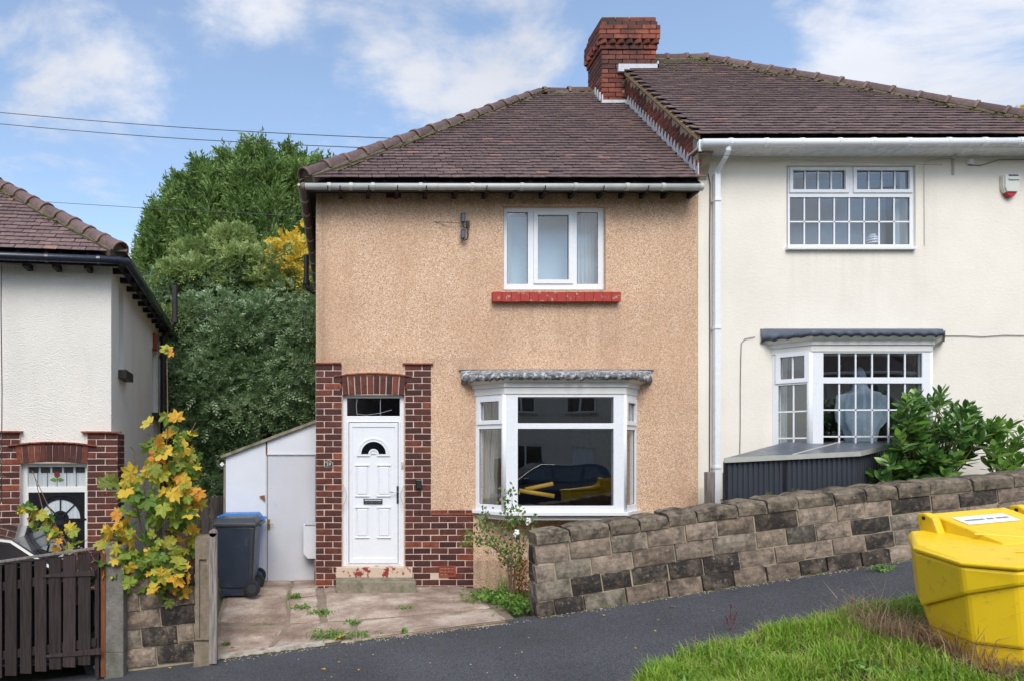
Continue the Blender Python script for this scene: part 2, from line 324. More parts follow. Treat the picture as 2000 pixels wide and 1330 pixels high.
MT['yellowtube'] = plain('mustard_foam_tube', (.55, .32, .03), .6)
MT['bark'] = plain('brown_bark', (.07, .05, .035), .9, .3, 12, 40, .8)
MT['twig'] = plain('reddish_twig', (.20, .12, .075), .8, .3, 30)
MT['greenstem'] = plain('green_stem', (.16, .17, .05), .7, .2, 20)
MT['terracotta'] = plain('terracotta', (.30, .06, .03), .75, .3, 20)
MT['white_rose'] = plain('white_petals', (.85, .83, .78), .6)
def leaf_mat(name, stops, tr=.35, rough=.45, pscale=None, spec=.4, edge=None):
    s = NB(name); x = s.rnd
    if pscale: x = s.math('ADD', s.math('MULTIPLY', s.rnd, .45), s.math('MULTIPLY', s.mr(s.noise(pscale, 3, .5), .3, .7, 0, 1), .55), True)
    c = s.ramp(x, stops)
    if edge:
        n = s.noise(38, 4, .6); c = s.mix(s.mr(n, .52, .66, 0, edge[1]), c, edge[0])
    s.set('Base Color', c); s.set('Roughness', rough); s.set('Specular IOR Level', spec)
    t = s.n.new('ShaderNodeBsdfTranslucent'); s.l.new(c, t.inputs[0]); mx = s.n.new('ShaderNodeMixShader'); mx.inputs[0].default_value = tr
    s.l.new(s.b.outputs[0], mx.inputs[1]); s.l.new(t.outputs[0], mx.inputs[2]); s.l.new(mx.outputs[0], s.n['Material Output'].inputs[0]); return s.m
MT['conifer'] = leaf_mat('conifer_spray_green', [(0, (.07, .13, .04)), (.5, (.17, .28, .075)), (1, (.34, .47, .15))], .3, .6, 1.5)
MT['ash'] = leaf_mat('ash_leaf_bluegreen', [(0, (.065, .13, .045)), (.45, (.18, .28, .12)), (.8, (.34, .46, .25)), (1, (.50, .62, .42))], .35, .35, .9, .6)
MT['ashlight'] = leaf_mat('ash_leaf_yellowgreen', [(0, (.14, .22, .06)), (.6, (.32, .42, .14)), (1, (.55, .55, .20))], .4, .4, 1.5)
MT['yellowleaf'] = leaf_mat('autumn_yellow_leaf', [(0, (.32, .36, .06)), (.45, (.66, .50, .05)), (1, (.82, .46, .03))], .4, .5, 2)
MT['maple'] = leaf_mat('sycamore_leaf', [(0, (.10, .18, .03)), (.12, (.24, .32, .05)), (.3, (.46, .46, .06)), (.55, (.68, .55, .06)), (.85, (.80, .50, .05)), (1, (.74, .30, .05))], .35, .5, None, .35, ((.50, .24, .10), .55))
MT['mapleg'] = leaf_mat('sycamore_leaf_green', [(0, (.07, .16, .025)), (.5, (.15, .27, .04)), (.85, (.32, .42, .06)), (1, (.6, .55, .07))], .35, .5, None, .35, ((.30, .22, .06), .4))
MT['laurel'] = leaf_mat('laurel_leaf', [(0, (.045, .12, .03)), (.6, (.11, .24, .05)), (1, (.24, .40, .10))], .2, .28, None, .6)
MT['laurelb'] = leaf_mat('laurel_leaf_bright', [(0, (.09, .22, .03)), (1, (.24, .42, .07))], .3, .3, None, .6)
MT['rose'] = leaf_mat('rose_leaf', [(0, (.06, .13, .03)), (.7, (.14, .25, .05)), (1, (.35, .33, .07))], .35, .45)
MT['weed'] = leaf_mat('weed_leaf', [(0, (.09, .20, .03)), (1, (.24, .42, .08))], .3, .5)
MT['redleaf'] = leaf_mat('reddened_leaf', [(0, (.22, .05, .03)), (.5, (.35, .12, .03)), (1, (.3, .28, .05))], .3, .5)
MT['grass'] = leaf_mat('verge_grass', [(0, (.14, .26, .025)), (.4, (.26, .44, .045)), (.74, (.38, .52, .08)), (.84, (.46, .44, .16)), (1, (.55, .44, .26))], .4, .5, 3.5)
MT['drygrass'] = leaf_mat('dry_brown_grass', [(0, (.24, .12, .075)), (.5, (.46, .30, .19)), (1, (.66, .52, .35))], .3, .7)
MT['dock'] = plain('dark_red_seed_head', (.16, .025, .02), .8, .3, 60)
MT['fern'] = leaf_mat('fern_frond', [(0, (.12, .20, .04)), (1, (.25, .30, .07))], .3)

# ---------------------------------------------------------------- object helpers
col = sc.collection; WM = {}
FR = Matrix.Identity(4)
def W(px, py, d): return Vector(((px-VX)*d/F, d, CZ-(py-VY)*d/F))
def tag(o, label=None, cat=None, group=None, kind=None):
    if label: o['label'] = label
    if cat: o['category'] = cat
    if group: o['group'] = group
    if kind: o['kind'] = kind
    return o
def _link(o, Mw, parent):
    col.objects.link(o)
    if parent is not None:
        o.parent = parent; o.matrix_basis = WM[parent].inverted() @ Mw
    else: o.matrix_basis = Mw
    WM[o] = Mw; return o
def thing(name, loc, label, cat, group=None, rot=None):
    o = bpy.data.objects.new(name, None); o.empty_display_size = .1
    M_ = Matrix.Translation(loc)
    if rot is not None: M_ = M_ @ rot
    _link(o, M_, None); return tag(o, label, cat, group)
class MB:
    """collects geometry in the current frame FR and links it as one mesh object"""
    def __init__(s, T=None): s.v = []; s.f = []; s.mi = []; s.T = T; s.cur = 0
    def add(s, vs_, fs, T=None):
        b = len(s.v); T = (s.T @ T if s.T is not None and T is not None else (T or s.T))
        s.v += [T @ Vector(p) if T is not None else Vector(p) for p in vs_]
        s.f += [tuple(i+b for i in f) for f in fs]; s.mi += [s.cur]*len(fs); return s
    def box(s, x0, x1, y0, y1, z0, z1, T=None):
        return s.add([(x, y, z) for z in (z0, z1) for y in (y0, y1) for x in (x0, x1)],
                     [(0, 2, 3, 1), (4, 5, 7, 6), (0, 1, 5, 4), (2, 6, 7, 3), (0, 4, 6, 2), (1, 3, 7, 5)], T)
    def hexa(s, b, t):   # bottom 4 ccw, top 4 ccw
        return s.add(list(b)+list(t), [(3, 2, 1, 0), (4, 5, 6, 7), (0, 1, 5, 4), (1, 2, 6, 5), (2, 3, 7, 6), (3, 0, 4, 7)])
    def prism(s, pts, a, b):  # pts list of vectors, extruded from offset a to b (vectors)
        n = len(pts); a = Vector(a); b = Vector(b)
        return s.add([Vector(p)+a for p in pts]+[Vector(p)+b for p in pts], [tuple(range(n-1, -1, -1)), tuple(range(n, 2*n))]+[(i, (i+1) % n, n+(i+1) % n, n+i) for i in range(n)])
    def tube(s, pts, r, n=6, caps=True):
        pts = [Vector(p) for p in pts]; rs = r if isinstance(r, (list, tuple)) else [r]*len(pts); vs_ = []; fs = []
        up = Vector((0, 0, 1)); prev = None
        for i, p in enumerate(pts):
            t = (pts[min(i+1, len(pts)-1)]-pts[max(i-1, 0)]).normalized()
            if prev is None:
                a = t.cross(up);
                if a.length < .1: a = t.cross(Vector((0, 1, 0)))
            else: a = prev-t*prev.dot(t)
            a.normalize(); prev = a; b_ = t.cross(a)
            vs_ += [p+(a*math.cos(2*math.pi*k/n)+b_*math.sin(2*math.pi*k/n))*rs[i] for k in range(n)]
        for i in range(len(pts)-1): fs += [(i*n+k, i*n+(k+1) % n, (i+1)*n+(k+1) % n, (i+1)*n+k) for k in range(n)]
        if caps: fs += [tuple(range(n-1, -1, -1)), tuple((len(pts)-1)*n+k for k in range(n))]
        return s.add(vs_, fs)
    def cyl(s, a, b, r0, r1=None, n=16): return s.tube([a, b], [r0, r0 if r1 is None else r1], n)
    def ball(s, c, rx, ry=None, rz=None, nu=10, nv=7):
        ry = ry or rx; rz = rz or rx; c = Vector(c); vs_ = [c+Vector((0, 0, rz))]; fs = []
        for j in range(1, nv):
            a = math.pi*j/nv
            vs_ += [c+Vector((rx*math.sin(a)*math.cos(2*math.pi*i/nu), ry*math.sin(a)*math.sin(2*math.pi*i/nu), rz*math.cos(a))) for i in range(nu)]
        vs_.append(c-Vector((0, 0, rz))); L = len(vs_)-1
        fs += [(0, 1+i, 1+(i+1) % nu) for i in range(nu)]
        for j in range(nv-2): fs += [(1+j*nu+i, 1+(j+1)*nu+i, 1+(j+1)*nu+(i+1) % nu, 1+j*nu+(i+1) % nu) for i in range(nu)]
        fs += [(L, 1+(nv-2)*nu+(i+1) % nu, 1+(nv-2)*nu+i) for i in range(nu)]
        return s.add(vs_, fs)
    def grid(s, fn, nu, nv):
        return s.add([fn(i/nu, j/nv) for j in range(nv+1) for i in range(nu+1)], [(j*(nu+1)+i, j*(nu+1)+i+1, (j+1)*(nu+1)+i+1, (j+1)*(nu+1)+i) for j in range(nv) for i in range(nu)])
    def panel(s, x0, x1, z0, z1, holes, y0, y1):
        """rectangular board in x-z with rectangular holes, from y0 (front) to y1"""
        xs = sorted({x0, x1, *[h[0] for h in holes], *[h[1] for h in holes]}); zs = sorted({z0, z1, *[h[2] for h in holes], *[h[3] for h in holes]})
        inh = lambda x, z: any(h[0] < x < h[1] and h[2] < z < h[3] for h in holes)
        solid = {(i, j): not inh((xs[i]+xs[i+1])/2, (zs[j]+zs[j+1])/2) for i in range(len(xs)-1) for j in range(len(zs)-1)}
        idx = {}; vs_ = []; fs = []
        def vi(i, j, k):
            if (i, j, k) not in idx: idx[(i, j, k)] = len(vs_); vs_.append((xs[i], (y0, y1)[k], zs[j]))
            return idx[(i, j, k)]
        for (i, j), so in solid.items():
            if not so: continue
            fs.append((vi(i, j, 0), vi(i+1, j, 0), vi(i+1, j+1, 0), vi(i, j+1, 0))); fs.append((vi(i, j, 1), vi(i, j+1, 1), vi(i+1, j+1, 1), vi(i+1, j, 1)))
            if not solid.get((i-1, j)): fs.append((vi(i, j, 0), vi(i, j+1, 0), vi(i, j+1, 1), vi(i, j, 1)))
            if not solid.get((i+1, j)): fs.append((vi(i+1, j, 0), vi(i+1, j, 1), vi(i+1, j+1, 1), vi(i+1, j+1, 0)))
            if not solid.get((i, j-1)): fs.append((vi(i, j, 0), vi(i, j, 1), vi(i+1, j, 1), vi(i+1, j, 0)))
            if not solid.get((i, j+1)): fs.append((vi(i, j+1, 0), vi(i+1, j+1, 0), vi(i+1, j+1, 1), vi(i, j+1, 1)))
        return s.add(vs_, fs)
    def build(s, name, mat, parent=None, loc=None, bevel=0, smooth=False, subsurf=0, kind=None):
        Mw = WM[parent].copy() if parent is not None else Matrix.Translation(loc or (0, 0, 0))
        inv = Mw.inverted() @ FR
        me = bpy.data.meshes.new(name); me.from_pydata([inv @ p for p in s.v], [], s.f)
        for m in (mat if isinstance(mat, list) else [mat]): me.materials.append(MT[m])
        if isinstance(mat, list): me.polygons.foreach_set('material_index', s.mi)
        if smooth: me.polygons.foreach_set('use_smooth', [True]*len(me.polygons))
        o = bpy.data.objects.new(name, me); _link(o, Mw, parent)
        if bevel:
            b = o.modifiers.new('bevel', 'BEVEL'); b.width = bevel; b.segments = 2; b.limit_method = 'ANGLE'
        if subsurf:
            b = o.modifiers.new('sub', 'SUBSURF'); b.levels = b.render_levels = subsurf
        if kind: o['kind'] = kind
        return o
def piece(name, me, parent, M_, kind=None):
    return _link(bpy.data.objects.new(name, me), FR @ M_, parent)
def np_mesh(name, mat, V, k, parent=None, loc=None, smooth=False, kind=None):
    """V: (n*k,3) world vertices, faces of k consecutive verts"""
    Mw = WM[parent].copy() if parent is not None else Matrix.Translation(loc or (0, 0, 0))
    off = np.array(Mw.translation); V = np.asarray(V, dtype=np.float32).reshape(-1, 3)-off
    n = len(V); nf = n//k; me = bpy.data.meshes.new(name); me.vertices.add(n); me.vertices.foreach_set('co', V.ravel().astype(np.float32))
    me.loops.add(n); me.loops.foreach_set('vertex_index', np.arange(n, dtype=np.int32)); me.polygons.add(nf)
    me.polygons.foreach_set('loop_start', np.arange(0, n, k, dtype=np.int32)); me.polygons.foreach_set('loop_total', np.full(nf, k, dtype=np.int32))
    me.update(calc_edges=True); me.materials.append(MT[mat]); o = bpy.data.objects.new(name, me); _link(o, Mw, parent)
    if kind: o['kind'] = kind
    return o
def cbox(sx, sy, sz, c, jit=0.0, seed=0):
    """chamfered box mesh, 24 verts"""
    r = random.Random(seed); vs_ = []; id_ = {}
    for ix in (0, 1):
        for iy in (0, 1):
            for iz in (0, 1):
                p = Vector(((ix-.5)*sx, (iy-.5)*sy, (iz-.5)*sz))+Vector([r.uniform(-jit, jit) for _ in range(3)])
                for a in range(3):
                    q = p.copy()
                    for b in range(3):
                        if b != a: q[b] -= (1 if (ix, iy, iz)[b] else -1)*c
                    id_[(ix, iy, iz, a)] = len(vs_); vs_.append(q)
    fs = []
    for a in range(3):
        b, c_ = [(1, 2), (2, 0), (0, 1)][a]
        for s_ in (0, 1):
            f = []
            for u, v in ((0, 0), (1, 0), (1, 1), (0, 1)):
                k = [0, 0, 0]; k[a] = s_; k[b] = u; k[c_] = v; f.append(id_[(*k, a)])
            fs.append(tuple(f if s_ else f[::-1]))
    for a in range(3):       # edges along axis a
        b, c_ = [(1, 2), (2, 0), (0, 1)][a]
        for u in (0, 1):
            for v in (0, 1):
                k0 = [0, 0, 0]; k0[a] = 0; k0[b] = u; k0[c_] = v; k1 = list(k0); k1[a] = 1
                f = (id_[(*k0, b)], id_[(*k1, b)], id_[(*k1, c_)], id_[(*k0, c_)]); fs.append(f if (u+v) % 2 == 0 else f[::-1])
    for ix in (0, 1):
        for iy in (0, 1):
            for iz in (0, 1):
                f = tuple(id_[(ix, iy, iz, a)] for a in range(3)); fs.append(f if (ix+iy+iz) % 2 else f[::-1])
    return vs_, fs
def to_mesh(name, vf, mat, smooth=False):
    me = bpy.data.meshes.new(name); me.from_pydata([tuple(p) for p in vf[0]], [], vf[1]); me.materials.append(MT[mat])
    if smooth: me.polygons.foreach_set('use_smooth', [True]*len(me.polygons))
    return me
Tm = lambda x, y, z: Matrix.Translation((x, y, z))
Rz = lambda a: Matrix.Rotation(a, 4, 'Z')
Rx = lambda a: Matrix.Rotation(a, 4, 'X')
Ry = lambda a: Matrix.Rotation(a, 4, 'Y')
Sc = lambda x, y, z: Matrix.Diagonal((x, y, z, 1))
def basis(o, x, y, z): return Matrix(((x[0], y[0], z[0], o[0]), (x[1], y[1], z[1], o[1]), (x[2], y[2], z[2], o[2]), (0, 0, 0, 1)))
def ss(t): t = max(0, min(1, t)); return t*t*(3-2*t)
# ---------------------------------------------------------------- ground
def street(X):
    if X < 2.04: return .03+.13*(max(X, -7)-2.04)+.03*min(0, X+7)
    return .03+.157*(min(X, 9.5)-2.04)+.05*max(0, X-9.5)
def pad(X):
    if X < -1.75: return -.80
    if X < 4.62: return .02
    return .80+.10*min(3, X-4.62)
def G(X, Y):
    if Y <= 7.28:
        t = ss((4.4-Y)/7.0)
        return (street(X)-.02*(7.28-Y))*(1-t)+(-.25+.045*max(-30, min(30, X)))*t
    if X > 2.04 and Y > 7.35:
        if X > 4.62: return pad(X)
        t = ss((Y-7.35)/.7); return street(X)*(1-t)+.02*t
    t = ss((Y-7.28)/1.5); p = pad(X)
    if -1.75 > X > -1.95: t2 = (X+1.95)/.2; p = -.80+.82*t2
    z = street(X)*(1-t)+p*t
    return z-.012*max(0, Y-14)
def lin(a, b, n): return [a+(b-a)*i/n for i in range(n+1)]
xs_ = [-400, -150, -60, -30, -20, -12]+lin(-10, 13, 92)+[16, 22, 32, 60, 150, 400]
ys_ = [-200, -90, -50, -30, -20, -14]+lin(-10, 15, 100)+[18, 24, 32, 60, 150, 400]
g = MB(); nx = len(xs_)
g.add([(x, y, G(x, y)-.035) for y in ys_ for x in xs_], [(j*nx+i, j*nx+i+1, (j+1)*nx+i+1, (j+1)*nx+i) for j in range(len(ys_)-1) for i in range(nx-1)])
g.build('ground', 'lawn', smooth=True, kind='structure')
# pavement, kerbs and road
VE = [(9.6, 6.15), (7.0, 6.08), (5.4, 6.02), (4.4, 5.98), (3.6, 5.82), (3.0, 5.62), (2.55, 5.42), (2.25, 5.20), (2.12, 4.95), (2.10, 4.6), (2.2, 4.2), (2.45, 3.55)]
def sheet(name, mat, x0, x1, y0, y1, dz, nx=60, ny=20, kind='structure'):
    m = MB(); m.grid(lambda u, v: (x0+(x1-x0)*u, y0+(y1-y0)*v, G(x0+(x1-x0)*u, y0+(y1-y0)*v)+dz), nx, ny)
    return m.build(name, mat, smooth=True, kind=kind)
sheet('footpath', 'asphalt', -12, 14, 3.15, 7.29, .004, 130, 40)
sheet('road', 'road', -30, 30, -4.2, 3.0, -.10, 120, 30)
sheet('opposite_footpath', 'asphalt', -30, 30, -6.6, -4.35, .004, 60, 10)
for (ya, yb) in ((3.0, 3.15), (-4.35, -4.2)):
    k = thing('kerb', (0, ya, G(0, ya)-.1), 'row of grey concrete kerb stones '+('along the near pavement edge' if ya > 0 else 'along the far side of the road'), 'kerb')
    del k['category']; del k['label']; k['kind'] = 'structure'
    me = to_mesh('kerb_stone', cbox(.90, .15, .25, .012), 'lip')
    for i in range(26 if ya > 0 else 22):
        x = -11.5+i*.915
        piece('kerb_stone', me, k, Tm(x, (ya+yb)/2, G(x, ya)-.115) @ Ry(-math.atan2(G(x+.4, ya)-G(x-.4, ya), .8)))
# verge
def verge_edge(X):
    pts = sorted(VE[:9]);
    for (a, b), (c, d) in zip(pts, pts[1:]):
        if a <= X <= c: return b+(d-b)*(X-a)/(c-a)
    return pts[-1][1] if X > pts[-1][0] else pts[0][1]
poly = VE+[(9.6, 3.2), ]
m = MB(); inner = []
def vmount(X, Y): 
    e = verge_edge(X)-Y; return .05*ss(e/.25)+.025*noise.noise((X*2, Y*2, 0))
rows = []
for i in range(73):
    x = 2.12+(9.6-2.12)*i/72; ye = verge_edge(x); yb = 3.18 if x > 2.5 else 4.9-(x-2.12)/.38*1.6
    rows.append([(x, ye+(yb-ye)*j/24) for j in range(25)])
m.add([(x, y, G(x, y)+.006+(vmount(x, y) if 0 < j else -.01)) for r in rows for j, (x, y) in enumerate(r)], [(i*25+j, i*25+j+1, (i+1)*25+j+1, (i+1)*25+j) for i in range(72) for j in range(24)])
m.build('grass_verge', 'soil', smooth=True, kind='structure')
# driveway of cracked slabs
drv = bpy.data.objects.new('driveway', None); _link(drv, Tm(0, 8, .0), None); drv['kind'] = 'structure'
def slabq(a, b, c, d, name='slab', mat='slab', top=.016, par=drv, wob=.02):
    m = MB(); n = 16
    A, B, C, D = [Vector((*p, 0)) for p in (a, b, c, d)]
    def fn(u, v):
        p = (A*(1-u)+B*u)*(1-v)+(D*(1-u)+C*u)*v
        ed = min(u, 1-u, v, 1-v)
        p += Vector((noise.noise((p.x*5, p.y*5, 3)), noise.noise((p.x*5, p.y*5, 8)), 0))*wob*1.2
        z = G(p.x, p.y)+top*(1 if ed > .01 else -1.2)+.006*noise.noise((p.x*1.7, p.y*1.7, 1))
        return (p.x, p.y, z)
    # edge rows doubled so that each slab has a small vertical side
    us = [0, .004]+[i/n for i in range(1, n)]+[.996, 1]
    k = len(us)
    def f2(u, v): return fn(us[round(u*(k-1))], us[round(v*(k-1))])
    m.grid(f2, k-1, k-1); return m.build(name, mat, par, smooth=False)
sheet('driveway_base', 'joint', -1.46, 1.86, 7.2, 9.4, -.004, 66, 44)
for q in [((-1.42, 7.34), (-.80, 7.34), (-.62, 7.86), (-1.44, 7.97)), ((-1.44, 7.985), (-.62, 7.875), (-.66, 9.4), (-1.46, 9.4)),
          ((-.785, 7.34), (.02, 7.30), (.16, 7.80), (-.605, 7.86)), ((-.61, 7.875), (-.22, 7.835), (-.30, 8.50), (-.64, 8.42)), ((-.64, 8.44), (-.30, 8.515), (-.30, 9.4), (-.65, 9.4)),
          ((.04, 7.29), (1.83, 7.25), (1.78, 7.78), (.175, 7.80)), ((-.20, 7.83), (1.78, 7.795), (1.70, 8.93), (-.28, 8.93))]: slabq(*q)
slabq((-1.38, 7.20), (-.12, 7.20), (-.12, 7.33), (-1.38, 7.32), 'concrete_edging', 'lip', .03, drv, .01)
slabq((-.10, 7.2), (1.86, 7.14), (1.84, 7.25), (-.08, 7.29), 'concrete_edging', 'slab', .006, drv, .016)

# ---------------------------------------------------------------- shared builders
XF = lambda px, d=8.9: (px-VX)*d/F
ZF = lambda py, d=8.9: CZ-(py-VY)*d/F
BR = {}
def brickset(mat, L, H, Dp=.06):
    k = (mat, round(L, 3), round(H, 3))
    if k not in BR: BR[k] = [to_mesh('brick', cbox(L, Dp, H, .0035, .0022, seed=i+int(L*1000)), mat) for i in range(3)]
    return random.choice(BR[k])
def bricks(parent, x0, x1, z0, z1, yf, mat='brick', course=.0824, L=.225, ok=None, T=None, first=0, stuff=None, joint=.011):
    """courses from z1 down to z0 on a face looking along -y at y=yf"""
    T = T or Matrix.Identity(4); r = 0; z = z1
    while z-course > z0-.03:
        x = x0; k = 0
        while x < x1-.03:
            l = L/2 if (k == 0 and (r+first) % 2) else L
            if x+l > x1-.045: l = x1-x
            xc, zc = x+l/2, z-course/2
            if ok is None or ok(xc, zc, l):
                l_ = round(l-joint, 2) if abs(l-L) > .003 and abs(l-L/2) > .003 else l-joint
                M_ = T @ Tm(xc, yf+.03-random.uniform(0, .0035), zc) @ Rz(random.uniform(-.008, .008)) @ Ry(random.uniform(-.006, .006))
                if stuff is None: piece('brick', brickset(mat, l_, course-joint), parent, M_)
                else: stuff.add(*cbox(l_, .06, course-joint, .0035), M_)
            x += l; k += 1
        z -= course; r += 1
def tiles_row(parent, pts, w, d, h, mat, name='tile'):
    """creasing tiles laid along a polyline of (x,z), front at y"""
    pass
def window_panel(parent, A, B, z0, z1, lights, depth=.07, gas=True, glass='glass', bars=None, mat='upvc'):
    """lights: (x0,x1,z0,z1,casement) rectangles of glass in metres along A->B"""
    A = Vector((*A, 0)); B = Vector((*B, 0)); ux = (B-A).normalized(); L = (B-A).length
    T = basis(A, ux, Vector((-ux.y, ux.x, 0)), (0, 0, 1))
    m = MB(T); m.panel(0, L, z0, z1, [l[:4] for l in lights], 0, depth)
    fr = m.build('frame', mat, parent, bevel=.004)
    for (a, b, c, d, cas) in lights:
        if cas:
            w = cas; m = MB(T); m.panel(a-w, b+w, c-w, d+w, [(a, b, c, d)], -.016, -.001); m.build('casement', mat, parent, bevel=.005)
        m = MB(T); y = .022; m.add([(a, y, c), (b, y, c), (b, y, d), (a, y, d)], [(0, 1, 2, 3)]); m.build('pane', glass, parent)
        if gas:
            g_ = .005; m = MB(T); m.panel(a, b, c, d, [(a+g_, b-g_, c+g_, d-g_)], .016, .021); m.build('gasket', 'rubber', parent)
    for (a, b, c, d) in (bars or []):
        m = MB(T); m.box(a, b, .012, .0205, c, d); m.build('glazing_bar', mat, parent)
    return T
def curtain(name, A, B, z0, z1, mat, label, waves=7, amp=.03, cat='curtain', group=None, taper=0, pars=None):
    A = Vector((*A, 0)); B = Vector((*B, 0)); u = (B-A).normalized(); nrm = Vector((-u.y, u.x, 0)); m = MB(); rnd = random.random()*9
    def fn(s, t):
        w = 1-taper*t; p = A+(B-A)*(s*w)
        p += nrm*(amp*(math.sin(s*waves*6.283+rnd+.6*math.sin(t*3))+.4*math.sin(s*waves*13.1+rnd))); p.z = z1+(z0-z1)*t; return p
    m.grid(fn, waves*10, 10); o = m.build(name, mat, loc=(A.x, A.y, z0), smooth=True); tag(o, label, cat, group)
    return o
# ---- tiled roof planes
def tile_roof(parent, O, U, V, Nn, Lslope, bound, mat='tile', nparts=300, gauge=.104, w=.168, name='tile', slip=.012):
    m_st = MB(); me = [to_mesh('tile', cbox(w-.005, .185, .013, .0035, .002, seed=i), mat) for i in range(4)]
    O, U, V, Nn = map(Vector, (O, U, V, Nn)); rows_ = int(Lslope/gauge); cnt = 0; tilt = math.atan2(.030, .19)
    for r in range(rows_+1):
        v = r*gauge; u0, u1 = bound(min(1, v/Lslope)); n = int((u1-u0)/w)+2
        us0 = math.floor(u0/w)*w+(w/2 if r % 2 else 0)
        for i in range(n+1):
            u = us0+i*w+w/2
            if u < u0-.02 or u > u1+.02: continue
            if v+.05 > Lslope: continue
            du = 0; sl = random.random() < slip
            p = O+Nn*.003+U*(u+random.uniform(-.003, .003))+V*(v+.085-(random.uniform(.01, .035) if sl else random.uniform(0, .004)))+Nn*(.026+random.uniform(0, .004))
            a = tilt+random.uniform(-.012, .012)
            v2 = V*math.cos(a)-Nn*math.sin(a); n2 = Nn*math.cos(a)+V*math.sin(a)
            M_ = basis(p, U, v2, n2) @ Rz(random.uniform(-.012, .012)*(4 if sl else 1)) @ Ry(random.uniform(-.015, .015))
            if cnt < nparts: piece(name, random.choice(me), parent, M_); cnt += 1
            else: m_st.add(*cbox(w-.005, .185, .013, .0035), M_) if False else m_st.add([(x*(w-.005)/2, y*.0925, z*.0065) for z in (-1, 1) for y in (-1, 1) for x in (-1, 1)], [(0, 2, 3, 1), (4, 5, 7, 6), (0, 1, 5, 4), (2, 6, 7, 3), (0, 4, 6, 2), (1, 3, 7, 5)], M_)
    if m_st.v: m_st.build('upper_tiles', mat, parent, kind='stuff')
def ridge_mesh(mat, L=.40, r=.112):
    vs_ = []; fs = []; st = [(0, r+.016), (.045, r+.016), (.047, r+.002), (L, r-.012)]; n = 10
    for x, rr in st:
        for rad in (rr, rr-.02):
            for k in range(n+1):
                a = math.radians(-8+196*k/n); vs_.append((x, rad*math.cos(a), rad*math.sin(a)*.92))
    q = n+1
    for i in range(len(st)-1):
        for lay in (0, 1):
            for k in range(n):
                a, b, c, d = [(i*2+lay)*q+k, (i*2+lay)*q+k+1, ((i+1)*2+lay)*q+k+1, ((i+1)*2+lay)*q+k]; fs.append((a, b, c, d) if lay == 0 else (d, c, b, a))
    for i in (0, len(st)-1):
        for k in range(n): a = i*2*q+k; f = (a, a+1, a+q+1, a+q); fs.append(f if i else f[::-1])
    return to_mesh('ridge_tile', (vs_, fs), mat, True)
def ridge_run(parent, P, Q, mat='ridge', step=.34, name='ridge_tile'):
    P, Q = Vector(P), Vector(Q); d = (Q-P); L = d.length; d.normalize(); side = Vector((-d.y, d.x, 0)).normalized(); up = d.cross(side)
    me = ridge_mesh(mat, step+.03); n = int(round(L/step))
    for i in range(n):
        p = P+d*(i*L/n)+Vector((0, 0, -.015+random.uniform(-.005, .005)))
        piece(name, me, parent, basis(p, d, side, up) @ Rz(random.uniform(-.02, .02)) @ Ry(random.uniform(-.015, .015)-.03))
    m = MB(); m.tube([P+d*(.06+L*i/14*.98)-Vector((0, 0, .055)) for i in range(15)], [.115+random.uniform(-.012, .012) for _ in range(15)], 8); m.build('bedding_mortar', 'bedding', parent)
def moss_along(parent, P, Q, n, off, spread, up=.02, r=.02):
    P, Q = Vector(P), Vector(Q); m = MB()
    for _ in range(n):
        t = random.random(); p = P+(Q-P)*t+Vector(off)*random.uniform(.6, 1+spread); m.ball(p+Vector((0, 0, up)), r*random.uniform(.4, 1.3), None, r*random.uniform(.3, .7), 6, 4)
    m.build('moss', 'moss', parent, smooth=True, kind='stuff')
TP = .924; PC = 1/math.hypot(1, TP); PS = TP*PC     # pitch of every front slope
def gutter(parent, pts, r, mat, joints, name='gutter', jm=None):
    m = MB(); P = [Vector(p) for p in pts]
    m.tube(P, r, 14); o = m.build(name, mat, parent, smooth=True)
    for t in joints:
        tot = sum((b-a).length for a, b in zip(P, P[1:])); s = t*tot
        for a, b in zip(P, P[1:]):
            l = (b-a).length
            if s <= l: break
            s -= l
        d = (b-a).normalized(); p = a+d*s
        m = MB(); m.tube([p-d*.022, p+d*.022], r+.007, 14); m.build('gutter_bracket', jm or mat, parent)
    return o

# ================================================================ the tan pebbledash house
H = thing('semi_detached_house', (XF(990), 8.9, 0), 'tan pebbledash house with white door, brick surround and grey-brown hipped roof', 'house')
x0, x1 = XF(617), XF(1363); ztop = ZF(372)
UWH = (XF(983), XF(1183), ZF(568), ZF(402)); BWH = (XF(944), XF(1230), ZF(997), ZF(775)); DRH = (XF(669), XF(790), ZF(1112), ZF(771))
m = MB(); m.panel(x0, x1, -.5, ztop, [UWH, BWH, DRH], 8.9, 9.15); wall = m.build('wall', 'pebble', H)
m = MB(); m.box(x0, x0+.25, 9.15, 13.6, -.9, ztop); m.box(x0, x1, 13.6, 13.85, -.9, ztop); m.build('side_wall', 'pebble', H)
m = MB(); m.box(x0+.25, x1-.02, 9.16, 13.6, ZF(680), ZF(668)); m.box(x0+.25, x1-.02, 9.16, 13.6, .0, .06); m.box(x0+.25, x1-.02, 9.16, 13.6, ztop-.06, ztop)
m.box(x0+.25, x1-.02, 13.45, 13.6, .06, ztop); m.box(XF(880), XF(880)+.1, 9.2, 13.5, .06, ztop); m.build('interior', 'interior', H)
